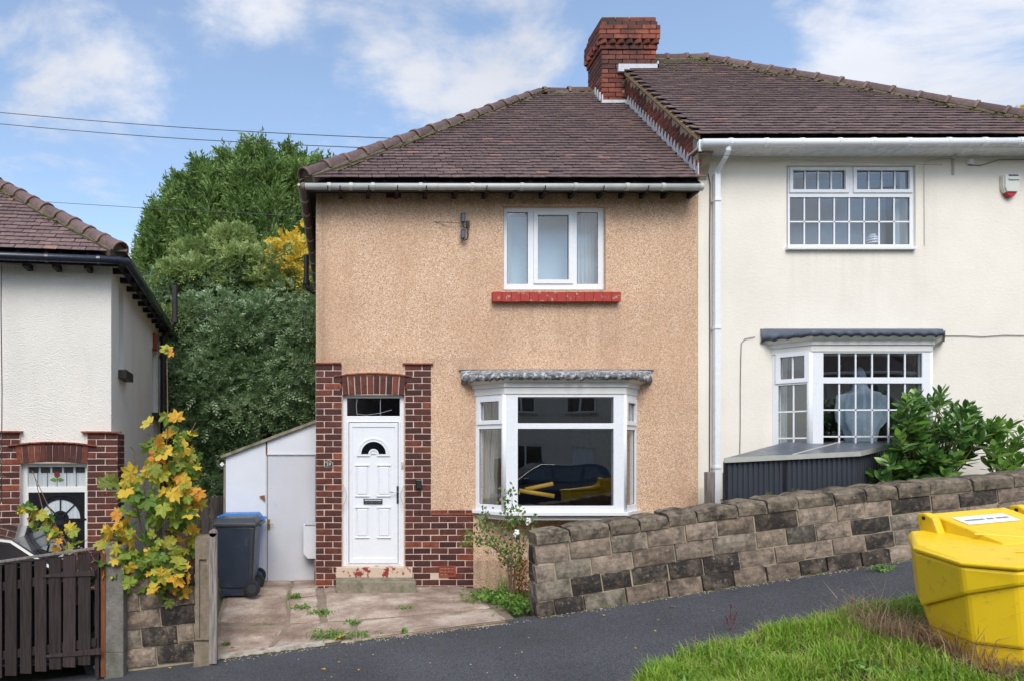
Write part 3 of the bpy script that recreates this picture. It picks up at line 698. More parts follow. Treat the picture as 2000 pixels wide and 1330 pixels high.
# roof
EZ = 5.21; RT = 3.565
roof = MB()
ex0, ex1 = -.45, 4.57; rY, rZ = 8.65+2.62, EZ+2.42; rx = 3.27
roof.add([(ex0, 8.65, EZ-.03), (ex1, 8.65, EZ-.03), (ex1, rY, rZ-.03), (rx, rY, rZ-.03)], [(0, 1, 2, 3)])
roof.add([(ex0, 8.65, EZ-.03), (rx, rY, rZ-.03), (ex0, 13.89, EZ-.03)], [(0, 1, 2)])
roof.add([(ex0, 13.89, EZ-.03), (rx, rY, rZ-.03), (ex1, rY, rZ-.03), (ex1, 13.89, EZ-.03)], [(0, 1, 2, 3)])
RF = roof.build('roof', 'deck', H)
tile_roof(RF, (ex0, 8.62, EZ), (1, 0, 0), (0, PC, PS), (0, -PS, PC), RT, lambda t: (3.72*t, ex1-ex0-.01), slip=.02)
hv = Vector((3.72, 0, 2.42)).normalized(); 
tile_roof(RF, (ex0-.03, 13.89, EZ), (0, -1, 0), hv, (-hv.z, 0, hv.x), math.hypot(3.72, 2.42), lambda t: (2.62*t, 5.24-2.62*t), nparts=0, gauge=.2)
ridge_run(RF, (ex0-.02, 8.62, EZ+.06), (rx, rY, rZ+.05)); ridge_run(RF, (rx+.05, rY, rZ+.06), (4.14, rY, rZ+.06)); ridge_run(RF, (ex0-.02, 13.9, EZ+.06), (rx, rY, rZ+.05))
moss_along(RF, (ex0+.3, 8.75, EZ+.09), (rx, rY-.1, rZ), 130, (.07, -.10, 0), .6)
m = MB()
for _ in range(110):
    v = random.betavariate(2, 1.2)*RT*.97; u = random.uniform(3.72*v/RT+.2, 4.9); m.ball(Vector((ex0+u, 8.62, EZ))+Vector((0, PC, PS))*v+Vector((0, -PS, PC))*.04, random.uniform(.008, .022), None, .010, 6, 4)
m.build('moss', 'moss', RF, smooth=True, kind='stuff')
m = MB(); m.box(ex0+.02, ex1-.05, 8.66, 8.68, EZ-.13, EZ-.02); m.box(ex0+.02, ex0+.04, 8.68, 13.8, EZ-.13, EZ-.02); m.build('fascia', 'darkwood', H)
m = MB(); m.box(ex0+.03, ex1-.05, 8.68, 8.9, EZ-.06, EZ-.045); m.box(ex0+.04, x0-.001, 8.9, 13.8, EZ-.06, EZ-.045); m.build('soffit', 'darkwood', H)
for px in (665, 720, 775, 832, 890, 950, 1004, 1064, 1121, 1178, 1222, 1263, 1306, 1358):
    m = MB(); x = XF(px, 8.72); m.box(x-.022, x+.022, 8.66, 8.905, EZ-.135, EZ-.062); m.build('rafter_foot', 'darkwood', H)
gz_ = ZF(366, 8.58)
gutter(H, [(XF(1372, 8.58), 8.58, gz_), (XF(596, 8.58), 8.58, gz_+.008)], .041, 'upvc_grey', [.004, .10, .19, .32, .455, .58, .71, .83, .885, .94], jm='upvc_grey')
for px in (640, 664, 720, 776, 832, 950, 1064, 1178, 1265):
    m = MB(); x = XF(px, 8.56); m.tube([(x, 8.58-.055*math.cos(a), gz_-.055*math.sin(a)) for a in [i*.26 for i in range(13)]], .007, 5); m.build('gutter_clip', 'iron', H)
gutter(H, [(XF(592, 8.58), 8.57, gz_+.008), (XF(592, 8.58)-.01, 13.7, gz_-.03)], .05, 'browngutter', [.08, .18, .28, .4, .52, .64, .76, .9], jm='upvc_grey')
m = MB(); m.tube([(XF(592, 8.58)-.052, 8.55, gz_+.02), (XF(592, 8.58)-.06, 13.7, gz_-.02)], .016, 8); m.build('gutter_edge', 'upvc_grey', H)
m = MB(); yv = 10.4; xq = XF(603, yv); m.tube([(XF(620, yv)+.1, yv, ZF(572, yv)), (XF(612, yv), yv, ZF(571, yv)), (XF(602, yv), yv, ZF(563, yv)), (XF(598.5, yv), yv, ZF(551, yv)), (XF(598.5, yv), yv, ZF(499, yv))], .040, 12)
m.tube([(XF(598.5, yv), yv, ZF(556, yv)), (XF(598.5, yv), yv, ZF(549, yv))], .055, 12); m.build('vent_pipe', 'blackpvc', H)
# brick piers, arch and low plinth
BP = MB(); yb = 8.890
px0, px1 = x0-.004, XF(668.5); qx0, qx1 = XF(790.5), XF(842.5); wx1 = XF(925)
zp = ZF(711); zlow = .03
BP.box(px0+.004, px1-.002, yb+.005, 8.95, -.05, zp); BP.box(qx0+.002, qx1, yb+.005, 8.95, -.05, zp); BP.box(qx1, wx1-.002, yb+.005, 8.95, -.05, ZF(1006))
BP.box(px1-.03, qx0+.03, yb+.005, 8.93, ZF(771), ZF(735)); BP.box(px0, px0+.05, 8.95, 9.6, -.05, zp)
BS = BP.build('brick_surround', 'mortar', H)
inarch = lambda x, z, l: not (XF(664) < x < XF(795) and ZF(771) < z < ZF(733)) 
bricks(BS, px0, px1, zlow-.05, zp, yb); bricks(BS, qx0, qx1, zlow-.05+.0, zp, yb, first=0, ok=lambda x, z, l: z > ZF(1007))
zq = zp-.0824*math.floor((zp-ZF(1007))/.0824)
bricks(BS, qx0, wx1, zlow-.05, zq, yb, first=1, ok=lambda x, z, l: not (XF(856) < x-l*.0 < XF(891) and ZF(1127) < z < ZF(1103)))
bricks(BS, XF(668), XF(790), ZF(771), ZF(771)+.001, yb)
T_ = Tm(px0-.004, 0, 0) @ Rz(R(-90)) # left return face of the corner pier
nb = 10
for i in range(nb):
    t = (i+.5)/nb; x = XF(668)+(XF(791)-XF(668))*t; a = (t-.5)*.17
    z = ZF(753.5)+.022*(1-(2*t-1)**2)-.004
    me = brickset('brick', .238, .0705); piece('brick', me, BS, Tm(x, yb+.022, z) @ Ry(R(90)+a))
for i in range(7):
    t = (i+.5)/7; x = XF(652)+(XF(804)-XF(652))*t; z = ZF(735)+.042*(1-(2*t-1)**2)
    m = MB(Tm(x, 8.9, z) @ Ry(.11*(2*t-1)*.9)); m.box(-.073, .073, -.032, .06, -.008, .008); m.build('creasing_tile', 'tilecap', BS)
for a, b, z in ((611, 667, 709.5), (786, 846, 711)):
    for i in range(3):
        w_ = (XF(b)-XF(a))/3; m = MB(Tm(XF(a)+w_*(i+.5), 8.9, ZF(z)+random.uniform(-.002, .002)) @ Ry(random.uniform(-.01, .01))); m.box(-w_/2+.002, w_/2-.002, -.036, .05, -.008, .010); m.build('creasing_tile', 'tilecap', BS)
for i in range(4):
    w_ = (XF(926)-XF(843))/4; m = MB(Tm(XF(843)+w_*(i+.5), 8.9, ZF(1002.5))); m.box(-w_/2+.002, w_/2-.002, -.03, .05, -.012, .008); m.build('creasing_tile', 'tilecap', BS)
m = MB(); m.panel(XF(857), XF(890), ZF(1126), ZF(1104), [(XF(860+6.9*i), XF(860+6.9*i+5), ZF(1109.5+6.2*j), ZF(1109.5+6.2*j-3.4)) for i in range(4) for j in range(3)], 8.876, 8.9); ab = m.build('air_brick', 'terracotta', BS)
m = MB(); m.box(XF(858), XF(889), 8.899, 8.903, ZF(1125), ZF(1105)); m.build('void', 'blackflat', ab)
m = MB(); m.box(XF(754), XF(783), 8.885, 8.93, ZF(388), ZF(380)); vb = m.build('brick_vent', 'terracotta', H)
for i in range(8):
    m = MB(); x = XF(756+3.4*i); m.box(x, x+.011, 8.880, 8.885, ZF(387), ZF(381)); m.build('vent_hole', 'blackflat', vb)
# upstairs window
UW = MB(); UW.box(XF(983), XF(1183), 9.03, 9.045, ZF(568), ZF(567)); uw = UW.build('window', 'upvc', H)
d_ = 8.97; X_ = lambda p: XF(p, d_)-XF(983.5, d_); Z_ = lambda p: ZF(p, d_)
window_panel(uw, (XF(983.5, d_), d_), (XF(1182, d_), d_), Z_(566.5), Z_(404.5), [(X_(990.5), X_(1031), Z_(555), Z_(415), 0), (X_(1050), X_(1110.5), Z_(547), Z_(421), .055), (X_(1127), X_(1168), Z_(555), Z_(415), 0)])
m = MB()
sill = MB(); sill.box(XF(965, 8.83), XF(1210, 8.83), 8.84, 9.05, ZF(587, 8.83), ZF(573, 8.83)); sl_ = sill.build('window_sill', 'mortar_grey', uw)
for i in range(14):
    w_ = (XF(1212.5, 8.82)-XF(962.5, 8.82))/14; m = MB(Tm(XF(962.5, 8.82)+w_*(i+.5), 8.83, ZF(580, 8.82)+random.uniform(-.002, .002)) @ Rx(.07))
    m.box(-w_/2+.0016, w_/2-.0016, -.02, .09, -.062, .062); m.build('sill_brick', 'peelsill', uw, bevel=.003)
# bay window
def bay(parent, wx0, fx0, fx1, wx1_, yf, zs0, zs1, zhead, zf1, zl, mats, lights, scallop=False, barsets=None):
    plan = lambda o: [Vector((wx0-o*1.25, 8.899, 0)), Vector((fx0-o*.5, yf-o, 0)), Vector((fx1+o*.5, yf-o, 0)), Vector((wx1_+o*1.25, 8.899, 0))]
    def ring(o0, z0, o1, z1, name, mat, **k):
        m = MB(); a = [p+Vector((0, 0, z0)) for p in plan(o0)]; b = [p+Vector((0, 0, z1)) for p in plan(o1)]; m.hexa(a, b); return m.build(name, mat, bw, **k)
    m = MB(); m.prism(plan(-.02), (0, 0, zs0-.06), (0, 0, zs0-.005)); bw = m.build('bay_window', 'whitepaint', parent)
    ring(.045, zs0, .045, zs1, 'window_sill', 'upvc', bevel=.004)
    P = plan(0); P[0].y = P[3].y = 8.895
    for k, (i, j) in enumerate(((0, 1), (1, 2), (2, 3))):
        ls, bs = lights[k], (barsets or [None]*3)[k]
        window_panel(bw, P[i].xy, P[j].xy, zs1, zhead, ls, bars=bs)
    for i in (1, 2):
        m = MB(); m.cyl((P[i].x, P[i].y+.03, zs1), (P[i].x, P[i].y+.03, zhead), .034, n=12); m.build('corner_post', 'upvc', bw, smooth=True)
    ring(.012, zhead+.001, .012, zhead+(zf1-zhead)*.45, 'fascia_board', 'whitepaint', bevel=.003)
    ring(.03, zhead+(zf1-zhead)*.455, .035, zhead+(zf1-zhead)*.75, 'fascia_board', 'whitepaint', bevel=.003)
    ring(.045, zhead+(zf1-zhead)*.755, .105, zf1, 'crown_moulding', 'whitepaint', bevel=.003)
    return bw, plan
bx0, bx3 = XF(928.5), XF(1243.5); yf = 8.544; bf0, bf1 = XF(986, yf), XF(1221, yf)
zs0, zs1, zh = ZF(1006, yf), ZF(999, yf), ZF(769, yf); zf1 = ZF(738, 8.45)
fl = math.hypot(bf0-bx0, 8.895-yf); Zb = lambda p: ZF(p, yf); Zs = lambda p: ZF(p, 8.7)
cx_ = lambda p: XF(p, yf)-bf0
bw, plan = bay(H, bx0, bf0, bf1, bx3, yf, zs0, zs1, zh, zf1, 0, None,
  [[(.085, fl-.085, Zs(820), Zs(784), .055), (.055, fl-.055, Zs(984.5), Zs(837), 0)],
   [(cx_(1011.5), cx_(1198.5), Zb(826), Zb(775), 0), (cx_(1011.5), cx_(1198.5), Zb(987), Zb(837), 0)],
   [(.085, fl-.085, Zs(822), Zs(787), .055), (.055, fl-.055, Zs(985), Zs(839), 0)]])
# ragged lead roof of the bay
def lead_roof(bw, plan, o, zf, zwall, drop, mat, n=60, rag=.012, name='lead_roof', over=.16, scal=0):
    P = plan(o); Wl = [Vector((P[0].x-over, 8.9, 0)), P[1], P[2], Vector((P[3].x+over, 8.9, 0))]
    Wl[0].y = Wl[3].y = 8.86
    seg = [(Wl[i], Wl[i+1]) for i in range(3)]; L = [(b-a).length for a, b in seg]; tot = sum(L); m = MB(); top = []; fr = []; bot = []
    for k in range(n+1):
        s = k/n*tot; i = 0
        while i < 2 and s > L[i]: s -= L[i]; i += 1
        p = seg[i][0].lerp(seg[i][1], min(1, s/L[i])); r_ = rag*noise.noise((k*.35, 0, 2))+rag*.7*noise.noise((k*1.3, 4, 2))
        sc_ = scal*abs(math.sin(k/n*tot/.075*math.pi/2)) if scal else 0
        top.append(Vector((p.x*.86+.14*(Wl[0].x+Wl[3].x)/2 if False else max(min(p.x, Wl[3].x), Wl[0].x), 8.899, zwall+rag*.3*noise.noise((k*.2, 9, 2)))))
        fr.append(Vector((p.x, p.y+r_*.5, zf+r_*.6))); bot.append(Vector((p.x+r_, p.y+.012+r_, zf-drop+r_*1.6+sc_)))
    q = n+1; m.add(top+fr+bot+[b+Vector((0, .03, .01)) for b in bot], [(j*q+i, (j+1)*q+i, (j+1)*q+i+1, j*q+i+1) for j in range(3) for i in range(n)])
    return m.build(name, mat, bw, smooth=True)
lead_roof(bw, plan, .135, ZF(727, 8.4), ZF(722), .085, 'lead', n=140, rag=.020, over=.02)
lf = MB(); lf.box(XF(896), XF(1276), 8.885, 8.9, ZF(725), ZF(721.5)); lf.build('lead_flashing', 'leadblue', bw)
m = MB(); P_ = [p+Vector((0, 0, 0)) for p in plan(.10)]; m.prism(P_, (0, 0, zf1+.001), (0, 0, zf1+.02)); m.build('roof_board', 'whitepaint', bw)

# front door
def letter(body, size, T, parent, mat, name='lettering', ext=.001):
    c = bpy.data.curves.new(name, 'FONT'); c.body = body; c.size = size; c.align_x = 'CENTER'; c.align_y = 'CENTER'; c.extrude = ext; c.offset = size*.012
    c.materials.append(MT[mat]); o = bpy.data.objects.new(name, c); me_ = bpy.data.meshes.new_from_object(o); o2 = bpy.data.objects.new(name, me_); return _link(o2, FR @ T @ Rx(R(90)), parent)
DR = MB(); dd = 8.955; xd = lambda p: XF(p, dd); zd = lambda p: ZF(p, dd)
DR.panel(xd(668.8), xd(790), zd(1107), zd(769), [(xd(678), xd(781), zd(812), zd(777)), (xd(681), xd(778), zd(1100), zd(824))], dd, dd+.07); door = DR.build('door', 'upvc', H, bevel=.006)
m = MB(); m.panel(xd(676.5), xd(782.5), zd(1101.5), zd(822), [(xd(681), xd(778), zd(1100), zd(824))], dd-.012, dd-.001); m.build('door_frame', 'upvc', door, bevel=.004)
m = MB(); m.add([(xd(678), dd+.02, zd(812)), (xd(781), dd+.02, zd(812)), (xd(781), dd+.02, zd(777)), (xd(678), dd+.02, zd(777))], [(0, 1, 2, 3)]); m.build('pane', 'glassdark', door)
m = MB(); m.panel(xd(678), xd(781), zd(812), zd(777), [(xd(679), xd(780), zd(811), zd(778))], dd+.012, dd+.019); m.build('gasket', 'rubber', door)
m = MB(); m.tube([(xd(699+4*math.sin(a)*0-3*math.cos(a)), dd+.018, zd(777+33*i/8)) for i, a in enumerate([(k-4)*.3 for k in range(9)])], .003, 5); m.tube([(xd(743), dd+.018, zd(778)), (xd(743), dd+.018, zd(811))], .003, 5)
m.tube([(xd(699), dd+.018, zd(808)), (xd(715), dd+.018, zd(810)), (xd(743), dd+.018, zd(806)), (xd(765), dd+.018, zd(800))], .002, 5); m.build('lead_strip', 'flash', door)
m = MB(); m.box(xd(682), xd(777), dd+.004, dd+.04, zd(1099), zd(825)); m.build('door_leaf', 'doorwhite', door)
m = MB(); m.panel(xd(682), xd(777), zd(1099), zd(825), [(xd(688), xd(771), zd(1089), zd(833.5))], dd-.006, dd+.003); m.build('door_leaf_rim', 'doorwhite', door, bevel=.003)
def raised(xa, xb, za, zb, parent, y=dd+.003, mat='doorwhite', up=.012):
    m = MB(); m.panel(xa, xb, za, zb, [(xa+.012, xb-.012, za+.012, zb-.012)], y-.008, y); o = m.build('door_panel', mat, parent, bevel=.0035)
    m = MB(); b = [(xa+.018, y, za+.018), (xb-.018, y, za+.018), (xb-.018, y, zb-.018), (xa+.018, y, zb-.018)]; i_ = .012
    t = [(xa+.018+i_, y-up, za+.018+i_), (xb-.018-i_, y-up, za+.018+i_), (xb-.018-i_, y-up, zb-.018-i_), (xa+.018+i_, y-up, zb-.018-i_)]
    m.hexa(b, t); m.build('door_panel_field', mat, parent)
    for zz in (za, zb): m = MB(); m.box(xa-.006, xb+.006, y-.016, y-.001, zz-.007, zz+.007); m.build('panel_moulding', mat, parent, bevel=.003)
for (a, b) in ((694.5, 720.5), (737, 763)):
    raised(xd(a), xd(b), zd(968), zd(908), door); raised(xd(a), xd(b), zd(1049), zd(990), door)
def fan(parent, xc, zc, r, y, mat, gmat, bump=True, rays=0):
    m = MB(); n = 20
    def arc(ra, rb, y0, y1, a0=0, a1=math.pi, nn=n):
        vs_ = []; fs = []
        for i in range(nn+1):
            a = a0+(a1-a0)*i/nn
            for (rr, yy) in ((ra, y0), (rb, y0), (rb, y1), (ra, y1)): vs_.append((xc+rr*math.cos(a), yy, zc+rr*math.sin(a)))
        for i in range(nn): fs += [(i*4+k, i*4+(k+1) % 4, i*4+4+(k+1) % 4, i*4+4+k) for k in range(4)]
        fs += [(3, 2, 1, 0), tuple(nn*4+k for k in range(4))]; m.add(vs_, fs)
    arc(r, r*1.14, y-.014, y); arc(r*1.20, r*1.30, y-.010, y)
    m.box(xc-r*1.32, xc-r*.28, y-.014, y, zc-.028, zc-.002); m.box(xc+r*.28, xc+r*1.32, y-.014, y, zc-.028, zc-.002)
    if bump: arc(r*.30, r*.42, y-.014, y); arc(.001, r*.2, y-.012, y)
    m.build('fanlight_surround', mat, parent)
    m = MB(); arc(r*.42 if bump else .002, r*.995, y-.004, y-.001); fo = m.build('fanlight_pane', gmat, parent)
    for k in range(rays):
        a = math.pi*(k+1)/(rays+1); m = MB(); m.tube([(xc+r*.2*math.cos(a), y-.008, zc+r*.2*math.sin(a)), (xc+r*math.cos(a), y-.008, zc+r*math.sin(a))], .010, 6); m.build('fanlight_ray', mat, parent)
fan(door, xd(729.5), zd(886), .162, dd+.003, 'doorwhite', 'glassdark')
m = MB(); m.box(xd(710), xd(747), dd-.012, dd+.003, zd(983.5), zd(973)); lp = m.build('letter_plate', 'steeldark', door, bevel=.003)
m = MB(); m.box(xd(712), xd(745.5), dd-.019, dd-.0125, zd(982), zd(975.5)); m.build('letter_flap', 'chrome', lp, bevel=.002)
m = MB(); m.box(xd(774.5), xd(779), dd-.016, dd-.006, zd(982.5), zd(948)); hp = m.build('handle_plate', 'steeldark', door, bevel=.004)
m = MB(); m.tube([(xd(777), dd-.015, zd(960)), (xd(777), dd-.05, zd(960)), (xd(774), dd-.055, zd(960)), (xd(760), dd-.055, zd(960))], [.008, .008, .008, .005], 8); m.build('handle_lever', 'chrome', hp, smooth=True)
m = MB(); m.cyl((xd(777), dd-.018, zd(973)), (xd(777), dd-.01, zd(973)), .008, n=10); m.build('lock_cylinder', 'chrome', hp)
m = MB(); m.box(XF(655, 8.84), XF(806, 8.84), 8.84, 9.15, ZF(1134, 8.84), ZF(1107.5, 8.84)); st = m.build('door_threshold', 'peelstep', H, bevel=.006)
m = MB(); m.box(XF(656, 8.55), XF(813, 8.55), 8.55, 8.84, -.02, ZF(1135, 8.55)); m.build('doorstep', 'stepconc', H, bevel=.012)
# chimney
cy0 = 10.9; cz = lambda p: ZF(p, cy0); cxl, cxr = XF(1175, cy0), XF(1281, cy0); cyb = cy0+.60
m = MB(); m.box(cxl+.03, cxr-.03, cy0+.03, cyb-.03, 6.6, cz(36)); ch = m.build('chimney', 'mortar_grey', H)
zt = cz(34); hc = .0752; k = 0; st_ = MB()
levels = [0.0, .018, .05, .05, .05, 'd', .02]+[0.0]*16
for i, off in enumerate(levels):
    z1_ = zt-i*hc; dn = off == 'd'; o = .0 if dn else off
    lim = lambda x, z, l: (z > cz(198) if x < 4.57 else z > cz(133))
    bricks(ch, cxl-o, cxr+o, z1_-hc, z1_, cy0-o, 'chimbrick', hc, .225, first=i, ok=lim, joint=.009)
    TL = Tm(cxl-o, cyb+o, 0) @ Rz(R(-90))
    bricks(ch, 0, cyb-cy0+2*o, z1_-hc, z1_, 0, 'chimbrick', hc, .225, first=i+1, ok=lambda x, z, l: z > cz(205), T=TL, joint=.009)
    bricks(ch, 0, cyb-cy0+2*o, z1_-hc, z1_, 0, 'chimbrick', hc, .225, first=i+1, T=Tm(cxr+o, cy0-o, 0) @ Rz(R(90)), stuff=st_, joint=.009)
    bricks(ch, 0, cxr-cxl+2*o, z1_-hc, z1_, 0, 'chimbrick', hc, .225, first=i+1, T=Tm(cxr+o, cyb+o, 0) @ Rz(R(180)), stuff=st_, joint=.009)
    if dn:
        for j in range(7):
            x = cxl+.02+(cxr-cxl-.04)*j/6; piece('brick', brickset('chimbrick', .075, hc-.009, .10), ch, Tm(x, cy0-.015, z1_-hc/2) @ Rz(R(45)))
        for j in range(5):
            y = cy0+.02+(cyb-cy0-.04)*j/4; piece('brick', brickset('chimbrick', .075, hc-.009, .10), ch, Tm(cxl-.015, y, z1_-hc/2) @ Rz(R(45)))
st_.build('rear_bricks', 'chimbrick', ch, kind='stuff')
m = MB(); m.box(cxl+.02, cxr-.02, cy0+.02, cyb-.02, zt-.03, zt+.012); m.build('flaunching', 'mortar_grey', ch)
for px in (1193, 1246):
    x = XF(px, 11.1); m = MB(); m.cyl((x, 11.15, zt), (x, 11.15, zt+.02), .085, n=16); cw = m.build('flue_cowl', 'flash', ch)
    for j in range(5):
        m = MB(); m.cyl((x, 11.15, zt+.024+j*.020), (x, 11.15, zt+.036+j*.020), .072, .076, n=16); m.build('cowl_ring', 'shedtrim', cw)
    m = MB(); m.cyl((x, 11.15, zt+.02), (x, 11.15, zt+.12), .05, n=12); m.build('cowl_core', 'iron', cw)
def prismX(m, yz, xa, xb): m.prism([(0, y, z) for y, z in yz], (xa, 0, 0), (xb, 0, 0))
zl_ = lambda y: EZ+TP*(y-8.62); zr_ = lambda y: 5.76+TP*(y-8.62)
m = MB(); m.box(cxl-.02, 4.53, cy0-.07, cy0-.005, cz(214), cz(200)); m.box(cxr-.62, cxr+.02, cy0-.06, cy0-.005, cz(144), cz(129.5)); m.box(cxr, cxr+.02, cy0-.06, cy0+.3, cz(143), cz(124))
saw = [(cy0-.08, zl_(cy0-.08)+.02)]
for j in range(4): y = cy0-.07+j*.1; saw += [(y, zl_(y)+.19), (y+.1, zl_(y)+.14)]
saw += [(cy0+.33, zl_(cy0+.33)+.02)]
prismX(m, saw[::-1], cxl-.022, cxl-.003); m.build('lead_flashing', 'flash', ch)
# ================================================================ the cream house
C = thing('semi_detached_house', (7.0, 8.9, .8), 'cream rendered house with white gridded windows, white gutter and moss-edged roof', 'house')
rx0, rx1 = XF(1363), 9.40; rtop = ZF(300, 8.9)+.1
dW = 8.97; UW2 = (XF(1536), XF(1788), ZF(486), ZF(324)); BW2 = (XF(1525), XF(1822), ZF(880), ZF(690))
m = MB(); m.panel(rx0+.002, rx1, -.5, rtop, [UW2, BW2], 8.897, 9.15); m.build('wall', 'cream', C)
m = MB(); m.box(rx1-.25, rx1, 9.15, 13.85, -.5, rtop); m.box(rx0+.1, rx1-.25, 13.6, 13.85, -.5, rtop); m.build('side_wall', 'cream', C)
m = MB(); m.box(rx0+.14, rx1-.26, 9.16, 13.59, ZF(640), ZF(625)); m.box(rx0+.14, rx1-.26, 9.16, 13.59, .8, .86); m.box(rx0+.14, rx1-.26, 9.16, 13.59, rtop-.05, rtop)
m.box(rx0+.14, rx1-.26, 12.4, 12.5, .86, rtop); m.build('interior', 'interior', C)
m = MB(); prismX(m, [(8.70, 5.66), (8.70, 5.76-.0), (11.25, 8.05), (13.8, 5.72), (13.8, 0), (9.16, 0), (9.16, 5.3), (8.905, 5.3)], 4.56, 4.76); m.build('party_wall', 'mortar_grey', C)
E2 = 5.76; r2x0, r2x1 = 4.50, 9.61; r2Y, r2Z = rY, E2+2.42; r2e = 6.02
m = MB(); m.add([(r2x0, 8.65, E2-.03), (r2x1, 8.65, E2-.03), (r2e, r2Y, r2Z-.03), (r2x0, r2Y, r2Z-.03)], [(0, 1, 2, 3)])
m.add([(r2x1, 8.65, E2-.03), (r2x1, 13.89, E2-.03), (r2e, r2Y, r2Z-.03)], [(0, 1, 2)]); m.add([(r2x1, 13.89, E2-.03), (r2x0, 13.89, E2-.03), (r2x0, r2Y, r2Z-.03), (r2e, r2Y, r2Z-.03)], [(0, 1, 2, 3)])
RF2 = m.build('roof', 'deck', C)
tile_roof(RF2, (r2x0, 8.62, E2), (1, 0, 0), (0, PC, PS), (0, -PS, PC), RT, lambda t: (.0, r2x1-r2x0-(r2x1-r2e)*t))
hv = Vector((-(r2x1-r2e), 0, 2.42)); hl = hv.length; hv.normalize()
tile_roof(RF2, (r2x1+.03, 8.65, E2), (0, 1, 0), hv, (-hv.z*-1, 0, -hv.x), hl, lambda t: (2.62*t, 5.24-2.62*t), nparts=0, gauge=.2)
ridge_run(RF2, (r2x1+.02, 8.62, E2+.06), (r2e, r2Y, r2Z+.05)); ridge_run(RF2, (r2e, r2Y, r2Z+.06), (cxr+.02, r2Y, r2Z+.06)); ridge_run(RF2, (r2x1+.02, 13.9, E2+.06), (r2e, r2Y, r2Z+.05))
moss_along(RF2, (r2x1-.2, 8.75, E2+.10), (r2e-.3, r2Y-.08, r2Z-.02), 130, (-.08, -.13, -.03), 1.0, r=.02)
m = MB()
for _ in range(170):
    v = (1-random.random()**2*.6)*RT*.97; u = random.uniform(.5, r2x1-r2x0-(r2x1-r2e)*v/RT-.15); m.ball(Vector((r2x0+u, 8.62, E2))+Vector((0, PC, PS))*v+Vector((0, -PS, PC))*.04, random.uniform(.008, .028), None, .011, 6, 4)
m.build('moss', 'moss', RF2, smooth=True, kind='stuff')
# gable step bricks between the two roofs
core = MB(); prismX(core, [(8.70, 5.1), (8.70, 5.74), (10.93, zr_(10.93)-.06), (10.93, zl_(10.93)-.1)], 4.552, 4.559); cg = core.build('gable_step', 'mortar_grey', C)
z = 5.15; r_ = 0
while z < 7.95:
    y = 8.71+(.11 if r_ % 2 else 0)
    while y < 10.9:
        if z > zl_(y+.1)-.02 and z+.075 < zr_(y)-.055: piece('brick', brickset('chimbrick', .215, .064), cg, Tm(4.575, y+.11, z+.036) @ Rz(R(90)))
        elif z > zl_(y+.1)-.02 and z+.075 < zr_(y+.11)-.055: piece('brick', brickset('chimbrick', .104, .064), cg, Tm(4.575, y+.165, z+.036) @ Rz(R(90)))
        elif z > zl_(y)-.02 and z+.075 < zr_(y)-.05: piece('brick', brickset('chimbrick', .104, .064), cg, Tm(4.575, y+.05, z+.036) @ Rz(R(90)))
        y += .225
    z += .073; r_ += 1
m = MB(); saw = [(8.66, zl_(8.66)+.01)]; y = 8.66
while y < 10.85: saw += [(y, zl_(y)+.20), (y+.085, zl_(y)+.115)]; y += .088
saw += [(y, zl_(y)+.02)]
for a, b in zip(range(1, len(saw)-1, 2), range(2, len(saw)-1, 2)):
    p, q = saw[a], saw[b]; prismX(m, [(p[0], zl_(p[0])+.02), (q[0], zl_(q[0])+.02), q, p], 4.530, 4.542)
m.build('stepped_flashing', 'flash', cg)
m = MB(); prismX(m, [(8.66, zr_(8.66)-.055), (10.93, zr_(10.93)-.055), (10.93, zr_(10.93)-.005), (8.66, zr_(8.66)-.005)], 4.512, 4.56); m.build('verge_mortar', 'verge_mortar', cg)
# white eaves
gz2 = ZF(280, 8.56)
gutter(C, [(4.53, 8.56, gz2), (9.5, 8.56, gz2+.015)], .052, 'upvc', [.07, .16, .25, .345, .43, .52, .62, .71, .8, .9])
m = MB(); m.box(4.512, 9.5, 8.63, 8.65, ZF(289, 8.63), ZF(277, 8.63)); m.box(4.512, 4.55, 8.60, 8.62, ZF(298, 8.63), ZF(275, 8.63)); m.build('fascia', 'upvc', C, bevel=.004)
m = MB(); m.box(4.512, 9.5, 8.651, 8.896, ZF(289, 8.63), ZF(289, 8.63)+.012); m.build('soffit', 'upvc', C)
m = MB(); xp = XF(1402.5, 8.8); m.tube([(xp, 8.56, gz2-.03), (xp, 8.56, gz2-.09), (xp, 8.62, gz2-.15), (xp, 8.80, gz2-.24), (xp, 8.84, gz2-.30)], .034, 4); m.build('gutter_outlet', 'upvc', C)
m = MB(); m.box(xp-.036, xp+.036, 8.80, 8.872, .82, gz2-.27); dp = m.build('downpipe', 'upvc', C, bevel=.006)
for py in (390, 640, 912):
    m = MB(); z = ZF(py, 8.8); m.box(xp-.044, xp+.044, 8.79, 8.896, z-.018, z+.018); m.build('pipe_clip', 'upvc', dp, bevel=.003)
